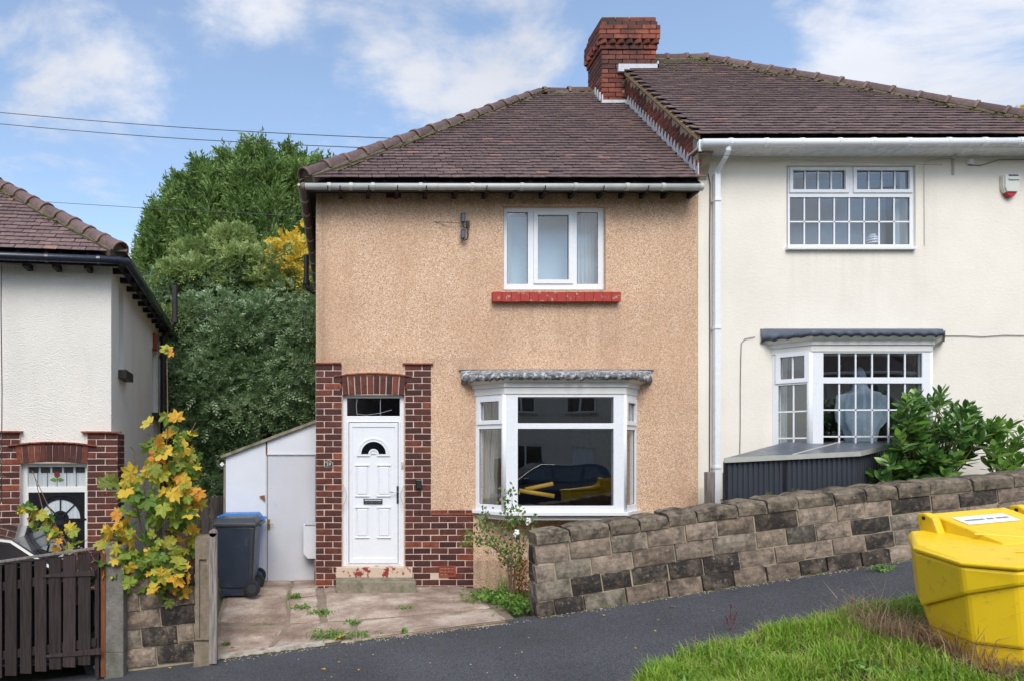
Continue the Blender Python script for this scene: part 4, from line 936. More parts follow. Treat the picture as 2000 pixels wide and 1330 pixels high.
# upstairs window
m = MB(); m.box(XF(1537, 8.86), XF(1790, 8.86), 8.84, 9.0, ZF(488, 8.86), ZF(482.5, 8.86)); uw2 = m.build('window', 'upvc', C, bevel=.004)
d2 = 8.93; X2 = lambda p: XF(p, d2)-XF(1538.5, d2); Z2 = lambda p: ZF(p, d2)
L1 = (X2(1548), X2(1650.5), Z2(371), Z2(334), .045); L2 = (X2(1672.5), X2(1775), Z2(371), Z2(334), .045); L3 = (X2(1543), X2(1777), Z2(478), Z2(386), 0)
bars = [(a[0]+(a[1]-a[0])*k/4-.009, a[0]+(a[1]-a[0])*k/4+.009, a[2], a[3]) for a in (L1, L2) for k in (1, 2, 3)]
bars += [(L3[0]+(L3[1]-L3[0])*k/8-.009, L3[0]+(L3[1]-L3[0])*k/8+.009, L3[2], L3[3]) for k in range(1, 8)]+[(L3[0], L3[1], Z2(433)-.009, Z2(433)+.009)]
window_panel(uw2, (XF(1538.5, d2), d2), (XF(1784.5, d2), d2), Z2(484.5), Z2(325), [L1, L2, L3], bars=bars)
# bay window
b2x0 = XF(1507.7); b2x3 = XF(1821.5); yf2 = 8.56; b2f0, b2f1 = XF(1585, yf2), XF(1819.5, yf2); b2x3 = b2f1+(b2f0-b2x0)
Z3 = lambda p: ZF(p, yf2); Z4 = lambda p: ZF(p, 8.7); c2_ = lambda p: XF(p, yf2)-b2f0; fl2 = math.hypot(b2f0-b2x0, 8.895-yf2)
def grid_bars(l, nx_, zs): 
    return [(l[0]+(l[1]-l[0])*k/nx_-.009, l[0]+(l[1]-l[0])*k/nx_+.009, l[2], l[3]) for k in range(1, nx_)]+[(l[0], l[1], z-.009, z+.009) for z in zs]
A1 = (.095, fl2-.075, Z4(739), Z4(696), .055); A2 = (.07, fl2-.03, Z4(905), Z4(751), 0)
B1 = (c2_(1608.5), c2_(1801.5), Z3(736.5), Z3(689.5), 0); B2 = (c2_(1608.5), c2_(1801.5), Z3(900), Z3(748.5), 0)
bw2, plan2 = bay(C, b2x0, b2f0, b2f1, b2x3, yf2, Z3(930), Z3(922), Z3(686.5), ZF(656, 8.45), 0, None, [[A1, A2], [B1, B2], [A1, A2]],
  barsets=[grid_bars(A1, 2, [])+grid_bars(A2, 2, [Z4(803), Z4(855)]), grid_bars(B1, 6, [])+grid_bars(B2, 6, [Z3(800), Z3(852)]), grid_bars(A1, 2, [])+grid_bars(A2, 2, [Z4(803), Z4(855)])])
lead_roof(bw2, plan2, .125, ZF(645, 8.4), ZF(642), .085, 'leadblue', n=150, rag=.006, over=.0, scal=.028)
m = MB(); m.prism(plan2(.10), (0, 0, ZF(656, 8.45)+.001), (0, 0, ZF(656, 8.45)+.02)); m.build('roof_board', 'whitepaint', bw2)
m = MB(); m.prism(plan2(-.02), (0, 0, .5), (0, 0, Z3(931))); m.build('bay_base', 'cream', bw2)
m = MB(); m.box(XF(1411), XF(1424), 8.86, 8.897, .6, ZF(922)); m.build('plinth', 'greenpaint', C)
# ================================================================ the white house on the left
AN = R(7.5); LO = Vector((-2.97, 8.82, -.8)); FR = Matrix.Translation(LO) @ Rz(AN)
FRi = FR.inverted()
def LP(px, py, y=0.0):       # pixel ray met with the plane local y
    o = FRi @ Vector((0, 0, CZ)); d = (FRi @ W(px, py, 1.0))-o; t = (y-o.y)/d.y; return o+d*t
def LS(px, py, x=0.0):
    o = FRi @ Vector((0, 0, CZ)); d = (FRi @ W(px, py, 1.0))-o; t = (x-o.x)/d.x; return o+d*t
Lh = thing('semi_detached_house', LO, 'white roughcast house with black door, brick pier and red-brown hipped roof beyond the slatted gate', 'house', rot=Rz(AN))
lx = lambda p, y=0.: LP(p, 700, y).x
lz = lambda p, x_=130, y=0.: LP(x_, p, y).z
ltop = lz(508, 215)
dxa, dxb, dzt = lx(41), lx(170.5), lz(904, 105)
s1 = [LS(231.5, 723), LS(241, 723)]; s1z = (LS(236, 723).z, LS(236, 557).z)
s2 = [LS(297, 806), LS(308, 806)]; s2z = (LS(302, 806).z, LS(302, 684).z)
m = MB(); m.panel(-6.2, 0, -.5, ltop, [(dxa, dxb, -.45, dzt)], 0, .25); m.build('wall', 'roughcast', Lh)
m = MB(Rz(R(90))); m.panel(.25, 5.4, -.5, ltop, [(s1[0].y, s1[1].y+.02, *s1z), (s2[0].y, s2[1].y+.02, *s2z)], 0, .25); sw = m.build('side_wall', 'roughcast', Lh)
for (a, b, zz) in ((s1[0].y, s1[1].y+.02, s1z), (s2[0].y, s2[1].y+.02, s2z)):
    m = MB(Rz(R(90))); m.box(a, b, .10, .13, zz[0], zz[1]); w_ = m.build('side_window', 'glassdark', Lh)
    m = MB(Rz(R(90))); m.panel(a, b, zz[0], zz[1], [(a+.06, b-.06, zz[0]+.06, zz[1]-.06)], .08, .14); m.build('frame', 'whitepaint', w_)
    m = MB(Rz(R(90))); m.box(a-.03, b+.14, -.11, .02, zz[0]-.13, zz[0]-.01); m.build('sill', 'iron', w_, bevel=.004)
m = MB(); p = LS(300, 668); m.box(-.01, .06, p.y-.12, p.y+.12, LS(300, 684).z, LS(300, 653).z); m.build('red_bracket', 'tilecap', Lh, bevel=.004)
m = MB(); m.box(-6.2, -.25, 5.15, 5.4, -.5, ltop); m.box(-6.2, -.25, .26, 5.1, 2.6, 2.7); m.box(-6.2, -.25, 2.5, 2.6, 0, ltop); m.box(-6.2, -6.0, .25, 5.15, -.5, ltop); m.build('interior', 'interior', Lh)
# roof
le = lz(497.5, 205, -.25); lex = LP(237, 500, -.25).x
m = MB(); m.add([(-6.3, -.25, le-.03), (lex, -.25, le-.03), (lex-3.72, 2.37, le+2.39), (-6.3, 2.37, le+2.39)], [(0, 1, 2, 3)])
m.add([(lex, -.25, le-.03), (lex, 5.6, le-.03), (lex-3.72, 2.97, le+2.39), (lex-3.72, 2.37, le+2.39)], [(0, 1, 2, 3)])
m.add([(-6.3, 5.6, le-.03), (-6.3, 2.9, le+2.39), (lex-3.72, 2.97, le+2.39), (lex, 5.6, le-.03)], [(0, 1, 2, 3)]); LR = m.build('roof', 'deck', Lh)
tile_roof(LR, (-6.3, -.28, le), (1, 0, 0), (0, PC, PS), (0, -PS, PC), RT, lambda t: (0.9, lex+6.3-3.72*t), mat='tile2', slip=.03)
hv = Vector((-3.72, 0, 2.42)); hl = hv.length; hv.normalize()
tile_roof(LR, (lex+.03, -.28, le), (0, 1, 0), hv, (hv.z, 0, -hv.x), hl, lambda t: (2.62*t, 5.84-2.62*t), nparts=0, gauge=.15, mat='tile2')
ridge_run(LR, (lex+.0, -.3, le+.05), (lex-3.72, 2.37, le+2.47), step=.30); ridge_run(LR, (lex+.0, 5.6, le+.05), (lex-3.72, 2.97, le+2.47))
moss_along(LR, (lex-.2, -.2, le+.1), (lex-3.4, 2.1, le+2.2), 60, (-.1, -.1, 0), .4)
gp = LP(120, 503, -.33); gq = LP(237, 509, -.33)
gutter(Lh, [(-6.2, -.33, gq.z), (lex+.0, -.33, gq.z), (lex+.07, -.26, gq.z), (lex+.07, 5.5, gq.z-.02)], .050, 'navypvc', [.15, .32, .45, .5, .62, .8])
m = MB(); m.box(-6.2, lex-.03, -.26, -.24, gq.z-.06, gq.z+.05); m.box(lex-.05, lex-.03, -.24, 5.5, gq.z-.06, gq.z+.05); m.build('fascia', 'darkwood', Lh)
m = MB(); m.box(.001, lex-.05, 0, 5.5, gq.z+.01, gq.z+.02); m.build('soffit', 'whitepaint', Lh)
for i in range(11):
    y = .12+i*.5; m = MB(); m.box(.0, lex+.02, y-.03, y+.03, gq.z-.06, gq.z+.008); m.build('rafter_foot', 'darkwood', Lh)
for px in (50, 108, 170):
    x = lx(px, -.2); m = MB(); m.box(x-.03, x+.03, -.24, .0, gq.z-.09, gq.z-.02); m.build('rafter_foot', 'darkwood', Lh)
# soil pipe
q = LS(318.5, 700, .09); y = q.y; zt_ = LP(342, 558, y).z
xv_ = LP(341.5, 600, y).x
m = MB(); m.tube([(q.x, y, .0), (q.x, y, LP(318, 668, y).z), (q.x+.03, y, LP(318, 655, y).z), (xv_-.07, y, LP(340, 638, y).z), (xv_, y, LP(341, 628, y).z), (xv_, y, zt_)], .055, 12)
for zz in (LP(318, 662, y).z, LP(318, 697, y).z): m.cyl((q.x, y, zz-.04), (q.x, y, zz+.04), .072, n=12)
m.cyl((xv_, y, LP(341, 628, y).z-.03), (xv_, y, LP(341, 628, y).z+.06), .07, n=12); m.build('soil_pipe', 'iron', Lh, smooth=False)
# brickwork and arch
capz = lz(845, 195); bm_ = MB(); e1 = lx(230)+.0
bm_.box(lx(171), e1-.004, -.022, .05, -.4, capz); bm_.box(lx(40.5)-.45, lx(40.5), -.022, .05, -.4, capz); bm_.box(lx(35), lx(173), -.022, -.001, dzt, lz(868, 105)); bm_.box(.0, e1-.004, .05, .5, -.4, capz)
LB = bm_.build('brick_surround', 'mortar', Lh)
bricks(LB, lx(171), e1, .0, capz, -.028); bricks(LB, lx(40.5)-.45, lx(40.5), .0, capz, -.028)
bricks(LB, 0, .45, .2, capz, 0, T=Tm(e1+.004, -.028, 0) @ Rz(R(90)), first=1)
for i in range(12):
    t = (i+.5)/12; xa, xb = lx(33), lx(173); x = xa+(xb-xa)*t; piece('brick', brickset('brick', .232, .068), LB, Tm(x, -.004, lz(887, 105)+.035*(1-(2*t-1)**2)-.008) @ Ry(R(90)+(t-.5)*.22))
for i in range(8):
    t = (i+.5)/8; xa, xb = lx(19), lx(188); m = MB(Tm(xa+(xb-xa)*t, 0, lz(870, 105)+.045*(1-(2*t-1)**2)) @ Ry(.16*(2*t-1))); m.box(-.075, .075, -.06, .0, -.008, .008); m.build('creasing_tile', 'tilecap', LB)
for a, b in ((160, 237), (-12, 46)):
    for i in range(3):
        w_ = (lx(b)-lx(a))/3; m = MB(Tm(lx(a)+w_*(i+.5), 0, capz+.012)); m.box(-w_/2+.002, w_/2-.002, -.07, .03, -.009, .009); m.build('creasing_tile', 'tilecap', LB)
# door
m = MB(); dy = .06; x_a, x_b = lx(41.5, dy), lx(170, dy); tz1, tz0 = lz(911, 110, dy), lz(950, 110, dy); dz1 = lz(961, 110, dy)
pa, pb = lx(54, dy), lx(167, dy)
m.panel(x_a, x_b, -.1, lz(902, 105, dy), [(pa, pb, tz0, tz1), (pa+.01, pb-.01, -.05, dz1)], dy, dy+.08); ld = m.build('door', 'whitepaint', Lh, bevel=.004)
m = MB(); m.add([(pa, dy+.02, tz0), (pb, dy+.02, tz0), (pb, dy+.02, tz1), (pa, dy+.02, tz1)], [(0, 1, 2, 3)]); m.build('leaded_pane', 'net', ld)
for k in range(1, 6):
    m = MB(); x = pa+(pb-pa)*k/6; m.tube([(x, dy+.015, tz0), (x, dy+.015, tz1-.06)], .003, 4); m.build('lead_strip', 'iron', ld)
for k in range(5):
    m = MB(); x = pa+(pb-pa)*(k+.5)/5; w_ = (pb-pa)/10*.8
    m.box(x-w_, x+w_, dy+.012, dy+.016, tz1-.075, tz1-.005); m.build('stained_glass', 'blackflat', ld)
m = MB(); xm = (pa+pb)/2; zc_ = (tz0+tz1)/2
m.cyl((xm, dy+.008, zc_+.03), (xm, dy+.012, zc_+.03), .036, n=8); m.build('glass_rose', 'dock', ld)
m = MB(); m.add([(xm-.09, dy+.010, zc_-.035), (xm-.03, dy+.010, zc_-.06), (xm, dy+.010, zc_-.03), (xm-.04, dy+.010, zc_-.01)], [(0, 1, 2, 3)]); m.add([(xm+.09, dy+.010, zc_-.035), (xm+.03, dy+.010, zc_-.06), (xm, dy+.010, zc_-.03), (xm+.04, dy+.010, zc_-.01)], [(0, 1, 2, 3)]); m.build('glass_leaf', 'laurelb', ld)
m = MB(); m.box(pa+.012, pb-.012, dy+.012, dy+.06, -.05, dz1-.004); m.build('door_leaf', 'blackdoor', ld)
fc = LP(118, 1012, dy); fan(ld, fc.x, fc.z, .245, dy+.012, 'blackdoor', 'net', bump=True, rays=3)
for k, a in ((0, pa+.1), (1, xm+.06)):
    raised(a, a+.25, .35, .95, ld, y=dy+.012, mat='blackdoor')
m = MB(); m.box(lx(12, -.0), lx(50, -.0), -.012, .0, lz(518, 30), lz(510, 30))
m.build('air_vent', 'shedtrim', Lh)
FR = Matrix.Identity(4)
# ================================================================ stone wall with coping
def rock_mesh(L, H, Dp, mat, seed, bulge=.02, rnd_top=False):
    r = random.Random(seed); nx_, nz_ = 5, 3; vs_ = []; fs = []
    for j in range(nz_+1):
        for i in range(nx_+1):
            u, v = i/nx_-.5, j/nz_-.5; ed = min(i, nx_-i, j, nz_-j)
            e = 1-(abs(u)*2)**4
            z = v*H
            if rnd_top and j == nz_: z -= .022*(1-e)+r.uniform(0, .014)
            y = -Dp/2+(.008 if ed == 0 else -r.uniform(.2, 1)*bulge)+(.03 if rnd_top and j == nz_ else 0)
            vs_.append((u*L+(r.uniform(-.004, .004) if ed else 0), y, z+(r.uniform(-.004, .004) if ed == 0 and not rnd_top else 0)))
    q = nx_+1; fs += [(j*q+i, j*q+i+1, (j+1)*q+i+1, (j+1)*q+i) for j in range(nz_) for i in range(nx_)]
    ring = [i for i in range(nx_+1)]+[j*q+nx_ for j in range(1, nz_+1)]+[nz_*q+i for i in range(nx_-1, -1, -1)]+[j*q for j in range(nz_-1, 0, -1)]
    b = len(vs_)
    for k in ring: x, y, z = vs_[k]; vs_.append((x, Dp/2, z))
    n = len(ring); fs += [(ring[k], b+k, b+(k+1) % n, ring[(k+1) % n]) for k in range(n)]; fs.append(tuple(b+k for k in range(n)))
    return to_mesh('stone', (vs_, fs), mat)
ZW = thing('garden_wall', (2.05, 7.3, .0), 'long sooty gritstone block garden wall rising along the pavement to the right', 'wall')
wb = lambda x: .02+.157*(x-2.04)+(-.02 if x < 3 else 0)
wtp = lambda x: 1.80-.845+.121*(x-2.04)+.035*ss((x-2.04)/.3)-.035+.045*math.sin((x-2)*.6)*ss((x-2.4)/2)
WX0, WX1, WY = 2.06, 10.3, 7.22
c = MB(); n = 40
c.add([(WX0+.03+(WX1-WX0-.03)*i/n, y, zf(WX0+(WX1-WX0)*i/n)+o) for i in range(n+1) for (y, zf, o) in ((WY+.021, wb, -.15), (WY+.30, wb, -.15), (WY+.30, wtp, -.10), (WY+.021, wtp, -.10))],
      [(i*4+k, (i+1)*4+k, (i+1)*4+(k+1) % 4, i*4+(k+1) % 4) for i in range(n) for k in range(4)]+[(0, 1, 2, 3), (n*4+3, n*4+2, n*4+1, n*4)])
c.build('wall_core', 'mortar_grey', ZW)
smesh = [rock_mesh(.36, .15, .13, 'stone', i, .007) for i in range(7)]; cmesh = [rock_mesh(.40, .155, .34, 'coping', i+20, .007, True) for i in range(6)]
for r in range(5):
    cop = r == 4; x = WX0-(0 if cop else 0)
    fst = [.20, .38, .21, .36, .36][r]; k = 0
    while x < WX1-.1:
        l = (fst if k == 0 else (random.uniform(.30, .46) if cop else random.uniform(.28, .46))); xc = x+l/2
        zb, zt2 = wb(xc), wtp(xc)-.16; hc_ = (zt2-zb)/4
        sl_ = .157+(.121-.157)*r/4+ (0 if not cop else .045*.6*math.cos((xc-2)*.6)*ss((xc-2.4)/2))
        zc = zb+hc_*(r+.5) if not cop else wtp(xc)-.075+random.uniform(-.006, .004)
        me = random.choice(cmesh if cop else smesh)
        sx = (l-.014)/(.40 if cop else .36); sz = ((hc_-.013)/.15) if not cop else random.uniform(.93, 1.06)
        if r == 0: zc -= .01; sz *= 1.1
        M_ = Tm(xc, WY+(.065 if not cop else .163)+random.uniform(-.008, .008)-(.0 if r else .025), zc) @ Ry(-math.atan(sl_)+random.uniform(-.006, .006)) @ Rx(random.uniform(-.02, .02)) @ Sc(sx, 1, sz)
        piece('stone' if not cop else 'coping_stone', me, ZW, M_); x += l; k += 1
for r in range(4):       # quoins closing the near end of the wall
    hc_ = (wtp(2.1)-.16-wb(2.1))/4; piece('stone', smesh[r], ZW, Tm(WX0+.075, WY+.24, wb(2.1)+hc_*(r+.5)) @ Rz(R(-90)) @ Sc(.52, 1, (hc_-.013)/.15))
# short wall between the gateposts
SW = thing('garden_wall', (XF(310, 7.2), 7.2, -.4), 'short dark stone wall stub under the sycamore sapling between two posts', 'wall')
sx0, sx1 = XF(243, 7.2), XF(381, 7.2); sm2 = [rock_mesh(.40, .20, .16, 'stone', i+50, .008) for i in range(5)]
sb = lambda x: ZF(1306, 7.2)+.13*(x-sx0)
m = MB(); m.hexa([(sx0, 7.20, sb(sx0)-.2), (sx1, 7.20, sb(sx1)-.2), (sx1, 7.42, sb(sx1)-.2), (sx0, 7.42, sb(sx0)-.2)], [(sx0, 7.20, sb(sx0)+.96), (sx1, 7.20, sb(sx1)+.90), (sx1, 7.42, sb(sx1)+.90), (sx0, 7.42, sb(sx0)+.96)]); m.build('wall_core', 'mortar_grey', SW)
for r, ls in enumerate([(.34, .40), (.18, .38, .18), (.38, .36), (.16, .38, .20), (.36, .38)]):
    x = sx0; tot = sum(ls)
    for l in ls:
        l = l*(sx1-sx0)/tot; xc = x+l/2; piece('stone', random.choice(sm2), SW, Tm(xc, 7.25+random.uniform(-.01, .01), sb(xc)+.105+.198*r) @ Ry(-.10+random.uniform(-.02, .02)) @ Sc((l-.016)/.40, 1, .93)); x += l
# concrete and timber posts
def post(name, px_a, px_b, py_t, py_b, Y, mat, label, cat='post', flare=0, niche=False):
    x0_, x1_ = XF(px_a, Y), XF(px_b, Y); zt_, zb_ = ZF(py_t, Y), ZF(py_b, Y)-.1; xc = (x0_+x1_)/2; w_ = (x1_-x0_)/2
    t = thing(name, (xc, Y+w_, zb_), label, cat); m = MB()
    m.hexa([(xc-w_, Y, zb_+.3), (xc+w_, Y, zb_+.3), (xc+w_, Y+2*w_, zb_+.3), (xc-w_, Y+2*w_, zb_+.3)], [(xc-w_*.97, Y+.005, zt_-.03), (xc+w_*.97, Y+.005, zt_-.03), (xc+w_*.97, Y+2*w_, zt_-.03), (xc-w_*.97, Y+2*w_, zt_-.03)])
    if flare: m.hexa([(xc-w_-flare, Y-.02, zb_), (xc+w_+flare, Y-.02, zb_), (xc+w_+flare, Y+2*w_+.02, zb_), (xc-w_-flare, Y+2*w_+.02, zb_)], [(xc-w_, Y, zb_+.301), (xc+w_, Y, zb_+.301), (xc+w_, Y+2*w_, zb_+.301), (xc-w_, Y+2*w_, zb_+.301)])
    else: m.box(xc-w_, xc+w_, Y, Y+2*w_, zb_, zb_+.301)
    m.build('shaft', mat, t, bevel=.008)
    m = MB(); c_ = .018; m.hexa([(xc-w_*.97, Y+.005, zt_-.029), (xc+w_*.97, Y+.005, zt_-.029), (xc+w_*.97, Y+2*w_, zt_-.029), (xc-w_*.97, Y+2*w_, zt_-.029)], [(xc-w_+c_, Y+c_, zt_), (xc+w_-c_, Y+c_, zt_), (xc+w_-c_, Y+2*w_-c_, zt_), (xc-w_+c_, Y+2*w_-c_, zt_)]); m.build('cap', mat, t)
    if niche:
        m = MB(); m.panel(xc-w_+.004, xc+w_-.004, zb_+.32, zt_-.03, [(xc-w_*.45, xc+w_*.45, zb_+.34, zt_-.24)], Y-.022, Y+.0005); m.build('raised_face', mat, t, bevel=.004)
    return t
post('gatepost', 381, 413, 1046, 1290, 7.06, 'concrete', 'pebbly brown concrete gatepost with a sunk front channel', niche=True, flare=.02)
post('gatepost', 203, 241, 1066, 1312, 7.04, 'postdark', 'plain grey concrete gatepost at the hinge end of the slatted gate')
t = thing('timber_post', (XF(418, 7.05), 7.07, -.4), 'thin weathered grey timber post with rounded top beside the concrete gatepost', 'post')
m = MB(); xa, xb = XF(409, 7.05), XF(424, 7.05); m.box(xa, xb, 7.02, 7.09, ZF(1275, 7.05)-.1, ZF(1040, 7.05)); m.cyl(((xa+xb)/2, 7.02, ZF(1040, 7.05)), ((xa+xb)/2, 7.09, ZF(1040, 7.05)), (xb-xa)/2, n=16); m.build('stave', 'weathered', t)
m = MB(); m.cyl(((xa+xb)/2, 7.015, ZF(1040, 7.05)), ((xa+xb)/2, 7.03, ZF(1040, 7.05)), .009, n=8); m.build('bolt_hole', 'blackflat', t)
t = thing('timber_stake', (XF(377, 7.1), 7.45, -.2), 'orange-brown timber stake behind the pebbly concrete gatepost', 'stake')
m = MB(); m.box(XF(372, 7.45), XF(380, 7.45), 7.45, 7.48, -.2, ZF(1058, 7.45)); m.build('stave', 'orangewood', t)
# slatted gate
gY = 6.98; gt = thing('slatted_gate', (XF(100, gY), gY, -.5), 'dark brown vertical-slat timber gate with pale top capping and two hinge straps', 'gate')
gtop = lambda px: 1096-26.4*px/186; gbot = lambda px: 1322-27*px/186
sl_m = [to_mesh('slat', cbox(.128, .02, 1.205, .003, .002, seed=i), 'slat') for i in range(3)]
for i, (a, b) in enumerate([(-78, -54), (-48, -24), (-19, 4), (10, 33), (40, 62), (68, 91), (96, 119.5), (124, 148), (153, 177)]):
    pc = (a+b)/2; z1_, z0_ = ZF(gtop(pc)+6, gY), ZF(gbot(pc), gY); piece('slat', sl_m[i % 3], gt, Tm(XF(pc, gY), gY, (z0_+z1_)/2) @ Ry(random.uniform(-.004, .004)) @ Sc((b-a)*gY/F/.128, 1, (z1_-z0_)/1.205))
for nm, off, h_, y0_, y1_, mt in (('capping', 0, .022, gY-.035, gY+.045, 'weathered'), ('rail', 50, .085, gY+.012, gY+.05, 'slat'), ('rail', 185, .085, gY+.012, gY+.05, 'slat')):
    a, b = -80, 187; za, zb_ = ZF(gtop(a)+off, gY), ZF(gtop(b)+off, gY); m = MB()
    m.hexa([(XF(a, gY), y0_, za-h_/2), (XF(b, gY), y0_, zb_-h_/2), (XF(b, gY), y1_, zb_-h_/2), (XF(a, gY), y1_, za-h_/2)], [(XF(a, gY), y0_, za+h_/2), (XF(b, gY), y0_, zb_+h_/2), (XF(b, gY), y1_, zb_+h_/2), (XF(a, gY), y1_, za+h_/2)]); m.build(nm, mt, gt, bevel=.003)
for (pa_, ya_, pb_, yb_) in ((83, 1124, 186, 1117), (89, 1280, 198, 1270)):
    m = MB(); h_ = .018; m.hexa([(XF(pa_, gY), gY-.022, ZF(ya_, gY)-h_*.7), (XF(pb_, gY), gY-.022, ZF(yb_, gY)-h_*1.8), (XF(pb_, gY), gY-.011, ZF(yb_, gY)-h_*1.8), (XF(pa_, gY), gY-.011, ZF(ya_, gY)-h_*.7)],
                            [(XF(pa_, gY), gY-.022, ZF(ya_, gY)+h_*.7), (XF(pb_, gY), gY-.022, ZF(yb_, gY)+h_*1.8), (XF(pb_, gY), gY-.011, ZF(yb_, gY)+h_*1.8), (XF(pa_, gY), gY-.011, ZF(ya_, gY)+h_*.7)]); m.build('hinge_strap', 'slat', gt)
for (a, b, y0_) in ((183, 191, gY+.03), (193.5, 202, gY+.05)):
    m = MB(); m.box(XF(a, gY), XF(b, gY), y0_, y0_+.05, ZF(1315, gY)-.05, ZF(1082, gY)); m.build('hanging_stile', 'slat' if a < 190 else 'orangewood', gt)
# dark fence beyond the side passage
fn_ = thing('board_fence', (-2.2, 10.5, -.4), 'blackened vertical board fence at the end of the side passage', 'fence')
bm2 = [to_mesh('board', cbox(.118, .018, 1.55, .002, .003, seed=i), 'darkfence') for i in range(4)]
for i in range(15):
    x = XF(358, 10.5)+i*.124; piece('board', bm2[i % 4], fn_, Tm(x-.4, 10.5+(.02 if i % 2 else 0), ZF(968, 10.5)-.775+random.uniform(-.02, .01)) @ Ry(random.uniform(-.01, .01)))
m = MB(); m.box(XF(358, 10.5)-.5, XF(358, 10.5)+1.4, 10.535, 10.57, .2, .28); m.build('rail', 'darkfence', fn_)
# ================================================================ lean-to store
gd = 9.35; xg = lambda p: XF(p, gd); zg_ = lambda p: ZF(p, gd)
LT = thing('lean_to_shed', (xg(520), gd, 0), 'white panelled lean-to store with plain grey-white door and brass handle', 'shed')
def poly_board(pts, y0_, y1_, name, mat, par=LT, **k):
    m = MB(); m.prism([(x, y0_, z) for x, z in pts], (0, 0, 0), (0, y1_-y0_, 0)); return m.build(name, mat, par, **k)
rl = lambda p: 893+(826-893)*(p-438)/(616-438)
poly_board([(xg(441), -.0), (xg(519), -.0), (xg(519), zg_(rl(519))), (xg(441), zg_(rl(441)))], gd, gd+.04, 'wall_panel', 'shedpanel')
poly_board([(xg(522), zg_(886)), (xg(622), zg_(886)), (xg(622), zg_(rl(622))), (xg(522), zg_(rl(522)))], gd, gd+.04, 'wall_panel', 'shedpanel')
m = MB(); m.box(xg(519.3), xg(521.6), gd-.006, gd+.04, 0, zg_(888)); m.build('door_post', 'sheddoor', LT)
m = MB(); m.box(xg(520.4), xg(522.2), gd-.008, gd+.03, zg_(890), zg_(868)); m.build('timber_strip', 'orangewood', LT)
m = MB(); m.box(xg(522), xg(620), gd-.014, gd+.0, zg_(888), zg_(885.2)); m.build('door_head', 'sheddoor', LT)
m = MB(); m.box(xg(522.6), xg(616), gd+.004, gd+.035, zg_(1134), zg_(889)); sdr = m.build('door_leaf', 'sheddoor', LT, bevel=.003)
m = MB(); m.box(xg(523), xg(527.5), gd-.004, gd+.0035, zg_(1034), zg_(1013)); hh = m.build('handle_plate', 'brass', sdr)
m = MB(); m.tube([(xg(525), gd, zg_(1021)), (xg(525), gd-.045, zg_(1021)), (xg(535), gd-.05, zg_(1022))], .007, 8); m.build('handle', 'brass', sdr)
m = MB(); m.prism([(xg(507), gd-.03, zg_(968)), (xg(517), gd-.03, zg_(966)), (xg(518), gd-.03, zg_(978))], (0, 0, 0), (0, .029, 0)); m.build('bracket', 'orangewood', LT)
m = MB(); a, b = 432, 622; za, zb_ = zg_(rl(a)), zg_(rl(b)); m.hexa([(xg(a), gd-.05, za+.004), (xg(b), gd-.05, zb_+.004), (xg(b), 12.4, zb_+.004), (xg(a), 12.4, za+.004)], [(xg(a), gd-.05, za+.045), (xg(b), gd-.05, zb_+.045), (xg(b), 12.4, zb_+.045), (xg(a), 12.4, za+.045)]); m.build('roof', 'stepconc', LT)
m = MB(); m.box(xg(441), xg(441)+.05, gd+.04, 12.3, 0, zg_(895)); m.box(xg(436.5), xg(440.5), gd, gd+.05, 0, zg_(905)); m.build('side_wall', 'weathered', LT)
m = MB(); m.tube([(xg(434), gd-.02, zg_(906)), (xg(434), 12.3, zg_(906))], .032, 4); m.build('gutter', 'whitepaint', LT)
mb_ = thing('meter_box', (XF(603, 9.2), 9.2, .3), 'off-white boxed cover fixed against the brick corner of the store door', 'box')
poly_board([(XF(596.5, 9.2), ZF(1022, 9.2)), (XF(640, 9.2), ZF(1022, 9.2)), (XF(640, 9.2), ZF(1090, 9.2)), (XF(601, 9.2), ZF(1090, 9.2)), (XF(592.5, 9.2), ZF(1080, 9.2)), (XF(592.5, 9.2), ZF(1024, 9.2))][::-1], 9.18, 9.31, 'cover', 'shedpanel', mb_, bevel=.004)
m = MB(); m.box(XF(596, 9.2), XF(640, 9.2), 9.165, 9.32, ZF(1024, 9.2), ZF(1020.5, 9.2)); m.build('lid', 'sheddoor', mb_)
m = MB(); m.box(XF(613.5, 9.2), XF(640, 9.2), 9.19, 9.32, .02, ZF(1091, 9.2)); m.build('support', 'concrete', mb_)
